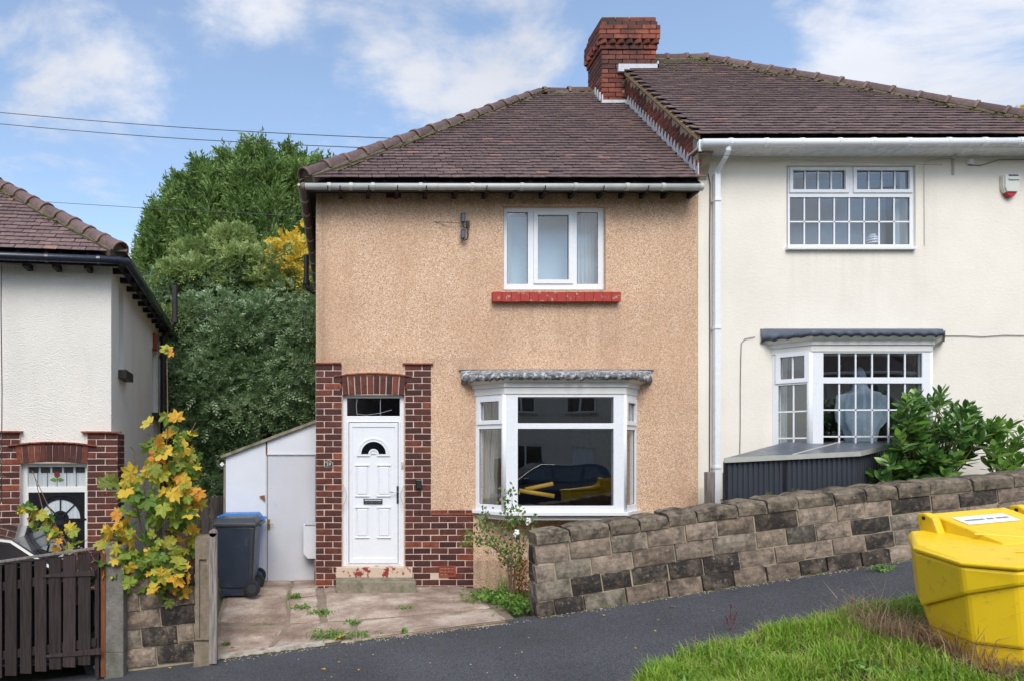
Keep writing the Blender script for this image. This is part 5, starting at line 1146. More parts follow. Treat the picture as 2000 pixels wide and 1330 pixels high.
# ================================================================ wheeled bins
def bin_(cx0_, cy0_, zb_, mat, lidm, label, w=.515, d=.50, name='wheelie_bin'):
    t = thing(name, (cx0_, cy0_, zb_), label, 'wheelie bin'); T0 = Tm(cx0_, cy0_, zb_); h = .86
    b_ = MB(T0); i_ = .052
    b_.hexa([(-w/2+i_, -d/2+i_, .09), (w/2-i_, -d/2+i_, .09), (w/2-i_, d/2-i_, .09), (-w/2+i_, d/2-i_, .09)], [(-w/2+.01, -d/2+.01, h), (w/2-.01, -d/2+.01, h), (w/2-.01, d/2-.01, h), (-w/2+.01, d/2-.01, h)]); b_.build('body', mat, t, bevel=.02)
    m = MB(T0); m.panel(-w/2-.012, w/2+.012, -d/2-.012, d/2+.012, [(-w/2+.03, w/2-.03, -d/2+.03, d/2-.03)], -.0, .035)
    m.v = [Vector((p.x, cy0_+(p.z-zb_), zb_+h+(p.y-cy0_)*1.0)) for p in m.v]; m.build('rim', lidm, t, bevel=.006)
    m = MB(T0); z0_ = h+.036
    m.hexa([(-w/2-.022, -d/2-.02, z0_), (w/2+.01, -d/2-.02, z0_), (w/2+.01, d/2+.02, z0_), (-w/2-.022, d/2+.02, z0_)], [(-w/2+.03, -d/2+.05, z0_+.058), (w/2-.03, -d/2+.05, z0_+.066), (w/2-.03, d/2-.05, z0_+.066), (-w/2+.03, d/2-.05, z0_+.058)]); ld_ = m.build('lid', lidm, t, bevel=.012)
    m = MB(T0); m.box(-w/2-.045, -w/2-.015, -d/2+.05, d/2-.05, z0_+.0, z0_+.028); m.build('lid_grip', lidm, ld_, bevel=.006)
    m = MB(T0); m.tube([(w/2+.05, -d/2+.03, h+.02), (w/2+.05, d/2-.03, h+.02)], .016, 10)
    for y_ in (-d/2+.06, 0, d/2-.06): m.box(w/2-.01, w/2+.05, y_-.012, y_+.012, h+.0, h+.04)
    m.build('handle', lidm, t)
    for y_ in (-d/2+.015, d/2-.015):
        m = MB(T0); m.cyl((w/2-.05, y_-.03, .10), (w/2-.05, y_+.03, .10), .10, n=20); wl = m.build('wheel', 'rubber', t, bevel=.01)
        m = MB(T0); m.cyl((w/2-.05, y_-.034, .10), (w/2-.05, y_+.034, .10), .055, n=14); m.build('hub', lidm, wl)
    m = MB(T0); m.cyl((w/2-.05, -d/2+.02, .10), (w/2-.05, d/2-.02, .10), .012, n=8); m.build('axle', 'steeldark', t)
    m = MB(T0); m.box(-w/2+.07, w/2-.1, -d/2+.06, d/2-.06, .0, .088); m.build('foot', mat, t)
    m = MB(T0); m.hexa([(w/2-.10, -d/2+.035, .2), (w/2-.06, -d/2+.035, .2), (w/2-.06, -d/2+.06, .2), (w/2-.10, -d/2+.06, .2)], [(w/2-.07, -d/2-.004, h-.02), (w/2-.03, -d/2-.004, h-.02), (w/2-.03, -d/2+.03, h-.02), (w/2-.07, -d/2+.03, h-.02)]); m.build('corner_rib', 'binlid', t, bevel=.004)
    return t
bx_ = XF(461, 8.45)
bin_(bx_, 8.62, .012, 'greybin', 'binlid', 'dark grey wheelie bin with scuffed front, nearest the gatepost')
bin_(bx_-.025, 9.09, .02, 'bluebin', 'bluebin', 'bright blue wheelie bin tucked behind the dark grey one', d=.36)
# ================================================================ yellow grit bin
GX, GY_ = 4.17, 4.31; gz0 = G(4.2, 4.5)-.02; GM = Tm(GX, GY_, gz0) @ Ry(-R(5))
GB = thing('grit_bin', (GX, GY_, gz0), 'large yellow plastic grit bin with hinged sloping lid on the grass verge', 'grit bin', rot=Ry(-R(5)))
LPY = [(.30, .98), (.02, .60), (-.06, .15), (.11, -.06), (.95, -.10), (1.17, .12), (1.22, .60), (.95, 1.0)]
cxm, cym = .58, .46
def ringp(s, z): return [Vector((cxm+(x-cxm)*s, cym+(y-cym)*s, z(x, y) if callable(z) else z)) for x, y in LPY]
rimz = lambda x, y: .755+.05*(y-.1)
skz = lambda x, y: .655-.27*max(0, min(1, (y+.05)/.65))
def loft(rings, name, mat, par, bevel=.008, closed=True):
    m = MB(GM); n = len(rings[0]); vs_ = [p for r in rings for p in r]
    fs = [(j*n+(k+1) % n, j*n+k, (j+1)*n+k, (j+1)*n+(k+1) % n) for j in range(len(rings)-1) for k in range(n)]+[tuple(range(n)), tuple(reversed([(len(rings)-1)*n+k for k in range(n)]))]
    m.add(vs_, fs); return m.build(name, mat, par, bevel=bevel)
loft([ringp(.86, -.1), ringp(.87, .235)], 'plinth', 'yellow', GB)
loft([ringp(.90, .237), ringp(.905, .27), ringp(.925, skz), ], 'body', 'yellow', GB, .022)
loft([ringp(.972, lambda x, y: skz(x, y)), ringp(.99, rimz)], 'skirt', 'yellow', GB, .022)
def lidtop(x, y): return rimz(x, y)+.045+.03*max(0, min(1, (y-.15)/.8))
ld_ = loft([ringp(1.0, lambda x, y: rimz(x, y)+.004), ringp(1.012, lambda x, y: rimz(x, y)+.03), ringp(.955, lambda x, y: lidtop(x, y)-.008)], 'lid', 'yellow', GB, .010)
hx0, hx1, hyb, hyf = .46, 1.08, 1.0, .40
hz = lambda y: .945-.0*y
m = MB(GM); zt1 = .985; zf_ = lidtop(0, hyf)-.0
m.hexa([(hx0-.02, hyf-.02, zf_-.02), (hx1+.02, hyf-.02, zf_-.02), (hx1+.02, hyb, .78), (hx0-.02, hyb, .78)], [(hx0+.03, hyf, zf_+.006), (hx1-.03, hyf, zf_+.006), (hx1-.02, hyb-.02, zt1), (hx0+.02, hyb-.02, zt1)]); m.build('lid_housing', 'yellow', ld_, bevel=.010)
def onhous(x, t, up): # point on sloping housing top
    return (x, hyf+(hyb-.02-hyf)*t, zf_+.006+(zt1-zf_-.006)*t+up)
m = MB(GM); m.add([onhous(.54, .55, .004), onhous(.93, .55, .004), onhous(.93, .80, .004), onhous(.54, .80, .004)], [(0, 1, 2, 3)]); m.build('label', 'label', ld_)
m = MB(GM); m.tube([onhous(.44, .30, .0), onhous(.73, .08, .0), onhous(1.02, .28, .0)], .007, 6); m.build('ridge_line', 'yellow', ld_)
for k_, (u0_, u1_) in enumerate(((.58, .72), (.74, .79), (.81, .90))):
    m = MB(GM); m.add([onhous(u0_, .655, .006), onhous(u1_, .655, .006), onhous(u1_, .69, .006), onhous(u0_, .69, .006)], [(0, 1, 2, 3)]); m.build('label_print', 'chrome', ld_)
for xa in (.395, 1.11):
    m = MB(GM); m.prism([(xa, .99, .78), (xa, .80, .80), (xa, .86, .965), (xa, .93, 1.0), (xa, 1.0, .99)][::-1], (0, 0, 0), (.06, 0, 0)); er = m.build('hinge_ear', 'yellow', GB, bevel=.012)
    m = MB(GM); m.cyl((xa-.006, .935, .96), (xa+.066, .935, .96), .014, n=10); m.build('hinge_pin', 'rubber', er)
m = MB(GM); m.tube([(.42, .96, .93), (1.14, .96, .93)], .03, 10); m.build('hinge_tube', 'yellow', GB)
m = MB(GM); m.box(.42, .72, -.03, .25, .0, .0) if False else m.tube([(.38, .22, lidtop(0, .22)+.0), (.50, .13, lidtop(0, .13)+.002), (.62, .10, lidtop(0, .10)+.002)], .006, 6); m.build('lid_rib', 'yellow', ld_)
# ================================================================ metal garden store
SA, SB, SC_, SD = [Vector(p) for p in ((4.40, 7.82, 0), (6.02, 8.0, 0), (7.18, 8.72, 0), (5.60, 8.62, 0))]
SH = thing('metal_shed', ((SA.x+SC_.x)/2, 8.2, .8), 'low dark grey corrugated metal garden store with sloping grey roof', 'shed')
zA, zB, zC, zD = 1.71, 1.785, 1.92, 1.90
def corr(A, B, z0_, za, zb_, name, s0=0, s1=1, pitch=.062, gap=0):
    a, b = A.lerp(B, s0), A.lerp(B, s1); L = (b-a).length; u = (b-a)/L; nn = Vector((u.y, -u.x, 0)); n = int(L/pitch); m = MB(); vs_ = []
    for i in range(n):
        for t_, o in ((0, 0), (.34, 0), (.44, .014), (.88, .014), (.98, 0)): 
            s = (i+t_)/n; p = a+(b-a)*s+nn*o; zt_ = za+(zb_-za)*(s0+(s1-s0)*s); vs_ += [(p.x, p.y, z0_), (p.x, p.y, zt_)]
    k = len(vs_)//2; m.add(vs_, [(2*i, 2*i+2, 2*i+3, 2*i+1) for i in range(k-1)]); m.build(name, 'corr', SH)
corr(SA, SB, .5, zA-.03, zB-.03, 'door_panel', 0, .435); corr(SA, SB, .5, zA-.03, zB-.03, 'door_panel', .455, 1); corr(SB, SC_, .5, zB-.03, zC-.03, 'side_panel')
corr(SD, SA, .5, zD-.03, zA-.03, 'side_panel'); corr(SC_, SD, .5, zC-.03, zD-.03, 'back_panel')
m = MB(); m.box(SA.x-.01, SA.x+.02, SA.y-.015, SA.y+.02, .5, zA-.03); m.build('corner_post', 'blackpvc', SH)
m = MB(); p = SA.lerp(SB, .445); m.box(p.x-.03, p.x+.03, p.y-.005, p.y+.04, .5, zA+.0); m.build('door_gap', 'blackpvc', SH)
m = MB(); e = lambda P, z, dx=0, dy=0: (P.x+dx, P.y+dy, z)
for f0, f1 in ((0, .485), (.495, 1)):
    m = MB(); a0, a1 = SA.lerp(SB, f0), SA.lerp(SB, f1); d0, d1 = SD.lerp(SC_, f0), SD.lerp(SC_, f1); za0, za1 = zA+(zB-zA)*f0, zA+(zB-zA)*f1; zd0, zd1 = zD+(zC-zD)*f0, zD+(zC-zD)*f1
    m.hexa([e(a0, za0-.01, -.03*(f0 == 0), -.05), e(a1, za1-.01, .02*(f1 == 1), -.05), e(d1, zd1-.01), e(d0, zd0-.01)], [e(a0, za0+.008, -.03*(f0 == 0), -.05), e(a1, za1+.008, .02*(f1 == 1), -.05), e(d1, zd1+.008), e(d0, zd0+.008)]); m.build('roof_panel', 'corrroof', SH)
m = MB(); a, b = SA.lerp(SB, .49), SD.lerp(SC_, .49); m.tube([e(a, zA+.045, 0, -.05), e(b, zD+.02)], .010, 4)
for P, Q, zp_, zq_ in ((SA+Vector((-.04, -.058, 0)), SB+Vector((.03, -.058, 0)), zA, zB), (SB+Vector((.03, -.055, 0)), SC_+Vector((.03, -.02, 0)), zB, zC)):
    m.hexa([(P.x, P.y, zp_-.045), (Q.x, Q.y, zq_-.045), (Q.x, Q.y+.008, zq_-.045), (P.x, P.y+.008, zp_-.045)], [(P.x, P.y, zp_+.012), (Q.x, Q.y, zq_+.012), (Q.x, Q.y+.008, zq_+.012), (P.x, P.y+.008, zp_+.012)])
m.build('edge_trim', 'shedtrim', SH)
t = thing('timber_post', (XF(1389, 8.5), 8.5, .4), 'stubby weathered timber post between the cream wall and the stone wall', 'post')
m = MB(); m.box(XF(1381.5, 8.5), XF(1397, 8.5), 8.5, 8.58, .0, ZF(921, 8.5)); m.build('stave', 'weathered', t, bevel=.006)
# ================================================================ things fixed to the walls
t = thing('house_number', (XF(642), 8.88, ZF(905)), 'black arched house number plaque with pale rim on the left brick pier', 'sign')
pl = [(XF(633.5), ZF(911.5)), (XF(650.5), ZF(911.5)), (XF(650.5), ZF(903)), (XF(646), ZF(900)), (XF(642), ZF(898)), (XF(638), ZF(900)), (XF(633.5), ZF(903))]
m = MB(); m.prism([(x, 8.880, z) for x, z in pl], (0, 0, 0), (0, .009, 0)); m.build('rim', 'cablecream', t)
cxq, czq = XF(642), ZF(905.5); m = MB(); m.prism([(cxq+(x-cxq)*.87, 8.878, czq+(z-czq)*.86) for x, z in pl], (0, 0, 0), (0, .0015, 0)); m.build('plate', 'blackflat', t)
letter('59', .062, Tm(XF(642), 8.876, ZF(906)), t, 'cablecream')
t = thing('key_safe', (XF(817), 8.86, ZF(945)), 'small black rounded key safe box on the right brick pier', 'key safe')
m = MB(); m.box(XF(811.5), XF(823), 8.845, 8.886, ZF(955), ZF(935.5)); m.build('case', 'blackpvc', t, bevel=.012); m = MB(); m.box(XF(813.5), XF(821), 8.840, 8.846, ZF(952), ZF(941)); m.build('cover', 'rubber', t, bevel=.004)
t = thing('bell_push', (XF(786.5), 8.94, ZF(908)), 'tiny yellowed bell push on the white door frame', 'bell')
m = MB(); m.box(XF(784.5), XF(788.5), 8.935, 8.954, ZF(914), ZF(902)); m.build('case', 'cablecream', t, bevel=.003); m = MB(); m.cyl((XF(786.5), 8.93, ZF(910)), (XF(786.5), 8.936, ZF(910)), .006, n=8); m.build('button', 'brass', t)
for k, (pc, sgn) in enumerate(((668.5, 1), (790.5, -1))):
    t = thing('grab_bow', (XF(pc), 8.9, ZF(965)), 'thin cream bowed rod against the '+('left' if k == 0 else 'right')+' door jamb', 'rod')
    m = MB(); m.tube([(XF(pc+sgn*8*math.sin(math.pi*i/10)), 8.90-.02, ZF(944+45*i/10)) for i in range(11)], .006, 6); m.build('rod', 'cablecream', t, smooth=True)
t = thing('wire_bracket', (XF(906), 8.8, ZF(445)), 'rusty wall bracket with two grey insulators above the front door', 'bracket')
def bq(px, py, y=8.84): return (XF(px, y), y, ZF(py, y))
m = MB(); m.tube([bq(905, 436), bq(905, 441), bq(908, 446), bq(913, 446), bq(914, 438)], .008, 6); m.tube([bq(914, 438), bq(914, 462), bq(912, 468), bq(907, 470), bq(904, 466)], .009, 6); m.box(*[XF(910), XF(916)], 8.85, 8.9, ZF(446), ZF(434)); m.build('iron_arm', 'iron', t)
for a, b in ((417, 434), (449, 466)):
    m = MB(); m.cyl(bq(904.5, b), bq(904.5, a), .032, .030, n=12); m.cyl(bq(904.5, a+2), bq(904.5, a-1), .036, .02, n=12); m.build('insulator', 'leadblue', t, smooth=False)
t = thing('alarm_box', (XF(1967), 8.85, ZF(364)), 'cream intruder alarm box with red lens on the cream wall', 'alarm')
T_ = Tm(XF(1967), 8.897, ZF(364)); 
m = MB(T_); w1, w2 = .105, .085; pr = [(-w1, .13), (w1, .13), (w1*.98, -.04), (w1*.72, -.105), (-w1*.72, -.105), (-w1*.98, -.04)]
m.prism([(x, -.001, z) for x, z in pr], (0, 0, 0), (0, -.055, 0)); m.prism([(x*.9, -.056, z*.95) for x, z in pr], (0, 0, 0), (0, -.018, 0)); m.build('case', 'alarmwhite', t, bevel=.008)
m = MB(T_); m.prism([(x, -.003, z) for x, z in [(-w1*.70, -.106), (w1*.70, -.106), (w1*.35, -.150), (0, -.165), (-w1*.35, -.150)]], (0, 0, 0), (0, -.055, 0)); m.build('red_lens', 'alarmred', t, bevel=.006)
m = MB(T_); m.prism([(x, -.0745, z) for x, z in [(-.062, .118), (.062, .118), (.08, .098), (-.05, .098)]], (0, 0, 0), (0, -.002, 0)); m.build('dark_panel', 'navy', t)
letter('Response', .036, T_ @ Tm(.012, -.0755, .052), t, 'navy', ext=.0005)
# cables
def cable(name, pts, label, mat='cable', r=.005, Y=8.885, cat='cable'):
    P = [Vector(p) if len(p) == 3 else Vector((XF(p[0], Y), Y, ZF(p[1], Y))) for p in pts]
    m = MB(); o_ = P[0].copy(); m.tube(P, r, 5); o = m.build(name, mat, loc=o_); tag(o, label, cat); return o
cable('cable', [(1362, 328), (1375, 330), (1383, 340), (1387, 360), (1386, 500), (1386.5, 700), (1386, 850), (1386, 955), (1390, 970), (1398, 975), (1411, 975)], 'black cable running down the cream wall beside the white downpipe', 'cableblack', .006)
cable('cable', [(1475, 658), (1455, 662), (1448, 670), (1447, 700), (1446, 760), (1446, 830), (1445, 890)], 'thin grey cable curling down left of the gridded bay window', 'cable', .004)
cable('cable', [(1845, 656), (1880, 656), (1920, 658), (1960, 655), (2080, 657)], 'thin grey cable running right from the gridded bay roof', 'cable', .0045)
cable('cable', [(1806, 480), (1805.5, 400), (1805, 330), (1808, 316), (1820, 312), (1858, 310), (1866, 307)], 'faint painted cable dropping right of the gridded upstairs window', 'cablecream', .004)
cable('cable', [(1892, 323), (1915, 324), (1950, 313), (1990, 312), (2080, 313)], 'grey cable looping from the small white junction box', 'cable', .0045)
t = thing('junction_box', (XF(1892), 8.88, ZF(318)), 'small white square junction box under the white eaves', 'box'); m = MB(); m.box(XF(1887.5), XF(1896.5), 8.86, 8.896, ZF(323), ZF(313)); m.build('case', 'upvc', t, bevel=.003)
m = MB(); m.box(XF(1889.5), XF(1894.5), 8.856, 8.861, ZF(320.5), ZF(315.5)); m.build('lid', 'upvc', t)
t = thing('cable_bracket', (XF(1860), 8.87, ZF(325)), 'white metal cable bracket under the white eaves', 'bracket'); m = MB(); m.box(XF(1858), XF(1862), 8.885, 8.896, ZF(343), ZF(309)); m.build('strap', 'shedtrim', t); m = MB(); m.tube([(XF(1860), 8.88, ZF(312)), (XF(1853), 8.80, ZF(309)), (XF(1840), 8.75, ZF(320))], .007, 6); m.build('hook', 'shedtrim', t)
cable('telephone_wire', [(XF(900, 8.8), 8.8, ZF(436, 8.8)), (XF(700, 9.2), 9.2, 1.8-(428-880)*9.2/F), (XF(300, 11), 11, 1.8-(408-880)*11/F), (XF(60, 13), 13, 1.8-(393-880)*13/F), (-12, 20, 9.3)], 'thin pale wire reaching the rusty insulator bracket from the left', 'cable', .0045, cat='wire')
cable('telephone_wire', [(XF(1841, 8.6), 8.6, ZF(323, 8.6)), (XF(1600, 8.3), 8.3, ZF(315, 8.3)), (XF(1400, 8.0), 8.0, ZF(303, 8.0)), (XF(1150, 7.2), 7.2, ZF(262, 7.2)), (XF(1050, 6.6), 6.6, ZF(190, 6.6)), (1.5, 4, 6.5)][:3]+[(XF(1365, 8.2), 8.2, ZF(301.5, 8.2))], 'thin grey wire under the white gutter of the cream house', 'cable', .004, cat='wire')
for (y0p, x1p, y1p, lb) in ((217, 830, 277.5, 'upper of two overhead wires crossing the sky on the left'), (239, 780, 296, 'lower of two overhead wires crossing the sky on the left')):
    P = []
    for i in range(13):
        t_ = i/12; px = -160+(x1p+160)*t_; Y = 22-6*t_; py = y0p-8+(y1p-y0p+8)*((px+160)/(x1p+160))+9*math.sin(math.pi*t_)-4; P.append(tuple(W(px, py, Y)))
    cable('overhead_wire', P, lb, 'cable', .011, cat='wire')
cable('cable', [tuple(FR_) for FR_ in [LP_ for LP_ in [W(3, 520, 8.4), W(2, 600, 8.4), W(4, 760, 8.4), W(3, 980, 8.4)]]], 'dark cable down the white roughcast wall at the picture edge', 'cableblack', .006)
t = thing('rooftop_weed', (XF(735, 9.4), 9.4, ZF(300, 9.4)), 'tiny yellowing seedling growing from the hip tiles', 'plant')
m = MB(); base = W(742, 300, 9.45)
for k in range(3): 
    tip = base+Vector((-.10+.09*k, 0, .09+.05*(k % 2))); m.tube([base, (base+tip)/2+Vector((.01, 0, .02)), tip], [.004, .003, .002], 4)
m.build('stem', 'twig', t); m = MB()
for k in range(9):
    p = base+Vector((random.uniform(-.15, .06), random.uniform(-.02, .02), random.uniform(.04, .15))); m.add([p+Vector((-.022, 0, 0)), p+Vector((0, -.01, -.016)), p+Vector((.022, 0, .004)), p+Vector((0, 0, .018))], [(0, 1, 2, 3)])
m.build('leaves', 'yellowleaf', t)
# ================================================================ inside the windows
curtain('curtain', (XF(1128, 9.1), 9.12), (XF(1170, 9.1), 9.12), ZF(560, 9.1), ZF(410, 9.1), 'net', 'white net curtain in the right light of the brown house upstairs window', 5, .018, taper=-.0)
curtain('blind', (XF(984), 9.30), (XF(1181), 9.30), ZF(566), ZF(404), 'blind', 'pale blue-grey blind behind the brown house upstairs window', 3, .002, cat='blind')
curtain('curtain', (XF(992, 9.1), 9.14), (XF(1000, 9.1), 9.14), ZF(560, 9.1), ZF(415, 9.1), 'net', 'sliver of pale curtain in the left light of the brown house upstairs window', 2, .01)
curtain('blind', (XF(1538), 9.35), (XF(1784), 9.35), ZF(484), ZF(326), 'blind2', 'dim blue-grey net behind the gridded upstairs window', 3, .003, cat='blind')
curtain('curtain', (XF(1752, 9.1), 9.12), (XF(1778, 9.1), 9.12), ZF(480, 9.1), ZF(386, 9.1), 'blind', 'grey curtain edge at the right of the gridded upstairs window', 3, .015)
curtain('curtain', (XF(934), 8.99), (XF(986), 8.90), ZF(987), ZF(778), 'curtain', 'cream gathered curtain in the left side of the brown house bay', 8, .020, taper=.16)
curtain('curtain', (XF(972), 8.90), (XF(981), 8.88), ZF(985), ZF(782), 'patterned', 'brown floral curtain edge in the left side of the brown house bay', 3, .012, taper=.0)
curtain('curtain', (XF(1205), 8.95), (XF(1246), 8.97), ZF(987), ZF(778), 'curtain', 'beige gathered curtain in the right side of the brown house bay', 7, .018)
curtain('curtain', (XF(1512), 9.05), (XF(1546), 8.99), ZF(905), ZF(692), 'net', 'white curtain in the left side of the gridded bay', 5, .02)
curtain('curtain', (XF(1778, 9.0), 9.05), (XF(1810, 9.0), 9.0), ZF(905), ZF(690), 'curtain', 'grey curtain at the right of the gridded bay beside the laurel', 5, .02)
t = thing('windowsill_tubes', (XF(1040, 8.72), 8.72, ZF(965, 8.72)), 'two mustard yellow foam tubes lying inside the brown house bay window', 'tubes')
for a, b in (((1014, 957), (1082, 968)), ((1026, 955), (1080, 944))):
    m = MB(); m.tube([W(a[0], a[1], 8.78), W(b[0], b[1], 8.74)], .028, 10); m.build('tube', 'yellowtube', t, smooth=True)
gh = thing('hanging_ghost', (XF(1681, 8.95), 8.95, ZF(900, 8.95)), 'pale gauze halloween ghost hanging behind the gridded bay window', 'ghost decoration')
m = MB(); gy = 8.96
prof = [(717, 2), (722, 7), (732, 10.5), (744, 12), (752, 12.5), (757, 17), (760, 38), (772, 44), (800, 48), (822, 45), (842, 30), (885, 22)]
n = 64; vs_ = []
for j, (py, hw) in enumerate(prof):
    for i in range(n):
        a = 2*math.pi*i/n; f = 1+.10*math.sin(a*9+j*.5)*min(1, max(0, (j-3)/3)); hw_m = hw*gy/F; dp = min(.12, hw_m*.8)
        vs_.append((XF(1681-(2 if j < 5 else 0), gy)+hw_m*f*math.cos(a), gy+dp*f*math.sin(a), ZF(py, gy)-(.03*math.sin(a*5+1) if j > 9 else 0)-(.07*abs(math.cos(a)) if j in (5, 6) else 0)))
q = len(prof); m.add(vs_, [(j*n+i, j*n+(i+1) % n, (j+1)*n+(i+1) % n, (j+1)*n+i) for j in range(q-1) for i in range(n)]); m.build('gauze', 'ghost', gh, smooth=True)
m = MB(); m.tube([(XF(1681, gy), gy, ZF(719, gy)), (XF(1681, gy), gy, ZF(688, gy))], .003, 4); m.build('cord', 'cableblack', gh)
m = MB(); m.ball((XF(1679, gy), gy, ZF(738, gy)), .075, .075, .10, 12, 8); m.build('head_form', 'ghost', gh, smooth=True)
t = thing('sill_ornament', (XF(1706, 9.1), 9.1, ZF(478, 9.1)), 'small white striped domed ornament inside the gridded upstairs window', 'ornament')
for j in range(4):
    m = MB(); rr = [.075, .078, .065, .04][j]; z = ZF(476-5*j, 9.1); m.cyl((XF(1706, 9.1), 9.12, z), (XF(1706, 9.1), 9.12, z+.022), rr, rr*.95, n=18); m.build('band', 'upvc', t)
# ================================================================ vegetation
def quads_from(c, u, v):   # centre, half-length vector, half-width vector -> diamond-ish leaf quads
    c, u, v = map(np.asarray, (c, u, v)); return np.stack([c-u, c+v-u*.1, c+u, c-v-u*.1], 1).reshape(-1, 3)
def unit(a): return a/np.maximum(1e-9, np.linalg.norm(a, axis=-1, keepdims=True))
# conifer of several leaders
CT = thing('conifer_tree', (-3.4, 20.5, -.9), 'tall dark green feathery conifer between the two houses', 'tree')
def conifer(leaders, n_spray, dens=.9):
    allc, allu, allv = [], [], []
    for (x, y, z0_, z1_, rad) in leaders:
        n = int(n_spray*(z1_-z0_)*rad); t = rng.random(n)**.85; z = z0_+(z1_-z0_)*t; a = rng.random(n)*2*np.pi
        lump = 1+.22*np.sin(a*5+z*2.1)+.16*np.sin(a*9-z*3.7+x)
        r = rad*np.minimum(1, ((1-t)*1.25+.02))**.72*lump*(.72+.28*rng.random(n)**.4)
        base = np.stack([x+r*np.cos(a), y+r*np.sin(a), z+.12*np.sin(a*4+x*3)], 1)
        out = unit(np.stack([np.cos(a), np.sin(a), .55+.5*rng.random(n)], 1)+rng.normal(0, .25, (n, 3)))
        k = 9; s = np.linspace(0, 1, k)
        L = .34*(.6+.8*rng.random(n))[:, None, None]
        side = unit(np.cross(out, rng.normal(0, 1, (n, 3))))
        sg = np.where(np.arange(k) % 2 == 0, 1, -1)[None, :, None]
        cc = base[:, None, :]+out[:, None, :]*L*s[None, :, None]+side[:, None, :]*sg*L*(.30*(1-s))[None, :, None]
        dirn = unit(out[:, None, :]*1.2+side[:, None, :]*sg*.8+rng.normal(0, .2, (n, k, 3)))
        wv = unit(np.cross(dirn, rng.normal(0, 1, (n, k, 3))))
        allc.append(cc.reshape(-1, 3)); allu.append((dirn*.085).reshape(-1, 3)); allv.append((wv*.026).reshape(-1, 3))
    return quads_from(np.concatenate(allc), np.concatenate(allu), np.concatenate(allv))
def lead(px, py, rad, Y=20, z0_=.5): p = W(px, py, Y); return (p.x, Y, z0_, p.z, rad)
ls = [lead(500, 284, 1.5), lead(560, 296, 1.5, 20.6), lead(445, 305, 1.45, 20.4), lead(395, 322, 1.35, 20), lead(350, 352, 1.2, 20.3), lead(315, 400, 1.05, 19.8), lead(292, 450, .85, 20), lead(600, 312, 1.5, 20.5), lead(530, 330, 1.4, 19.4), lead(420, 370, 1.3, 19.4), lead(372, 400, 1.1, 19.4), lead(472, 340, 1.3, 19.3), lead(640, 330, 1.5, 20), lead(275, 500, .6, 19.9), lead(520, 300, .55, 19.6), lead(478, 296, .5, 19.8), lead(455, 318, .5, 19.5), lead(408, 332, .5, 19.6), lead(382, 345, .45, 19.8), lead(335, 380, .45, 19.6), lead(305, 425, .4, 19.7), lead(545, 310, .5, 19.7), lead(580, 318, .5, 19.8), lead(283, 478, .35, 19.6)]
np_mesh('crown', 'conifer', conifer(ls, 150), 4, CT)
m = MB()
for (x, y, a, b, r_) in ls[:8]: m.tube([(x, y, -1), (x*.99, y, b*.6), (x, y, b-.3)], [.16, .09, .02], 6)
m.build('trunk', 'bark', CT)
m = MB()
for (x, y, a, b, r_) in ls: m.tube([(x, y, a), (x, y, a+(b-a)*.55), (x, y, b-1.0)], [r_*.55, r_*.5, .05], 8)
m.build('inner_branches', 'bark', CT, smooth=True)
# ash-like tree
def ash_leaves(blobs, n_tot, L=.24, nl=9, lw=.016, ll=.036, up=.25):
    C_ = []; U_ = []; V_ = []
    w = np.array([b[3]*b[4]*b[5] for b in blobs])**.67; w /= w.sum()
    for b, wi in zip(blobs, w):
        n = int(n_tot*wi); d = unit(rng.normal(0, 1, (n, 3))); d[:, 1] = -np.abs(d[:, 1])*.9+.25*d[:, 1]*0
        lump = 1+.18*np.sin(d[:, 0]*9+b[0]*5)*np.cos(d[:, 2]*8+b[2]*3)
        r = (.55+.5*rng.random(n)**.5)*lump
        c = np.array(b[:3])+d*np.array(b[3:6])*r[:, None]
        ax = unit(d*.8+np.array([0, 0, up])+rng.normal(0, .45, (n, 3))); side = unit(np.cross(ax, unit(d*.6+np.array([0, -.3, .8])+rng.normal(0, .3, (n, 3)))))
        s = np.linspace(.15, 1, nl); sg = np.where(np.arange(nl) % 2 == 0, 1, -1)[None, :, None]; sg = sg*np.where(np.arange(nl) == nl-1, 0, 1)[None, :, None]
        droop = np.zeros((n, nl, 3)); droop[:, :, 2] = -(s**2)[None, :]*L*.35
        dirn = unit(ax[:, None, :]*.6+side[:, None, :]*sg+rng.normal(0, .12, (n, nl, 3)))
        cc = c[:, None, :]+ax[:, None, :]*(L*s)[None, :, None]+droop+dirn*ll*.9
        nrm = unit(np.cross(ax, side))[:, None, :]+rng.normal(0, .25, (n, nl, 3)); wv = unit(np.cross(dirn, nrm))
        C_.append(cc.reshape(-1, 3)); U_.append((dirn*ll).reshape(-1, 3)); V_.append((wv*lw).reshape(-1, 3))
    return quads_from(np.concatenate(C_), np.concatenate(U_), np.concatenate(V_))
def subclumps(bs, k, s):
    out = []
    for b in bs:
        for _ in range(k):
            d = rng.normal(0, 1, 3); d /= np.linalg.norm(d); d[1] = -abs(d[1])*.7; q = s*(.6+.8*rng.random())
            out.append((b[0]+d[0]*b[3]*.85, b[1]+d[1]*b[4]*.85, b[2]+d[2]*b[5]*.85, q*1.15, q, q*.62))
    return out
AT = thing('ash_tree', (-1.6, 15, -.8), 'bushy blue-green ash tree filling the gap above the lean-to store', 'tree')
def blob(px, py, Y, rx_, rz_, ry_=.7): p = W(px, py, Y); return (p.x, p.y, p.z, rx_, ry_, rz_)
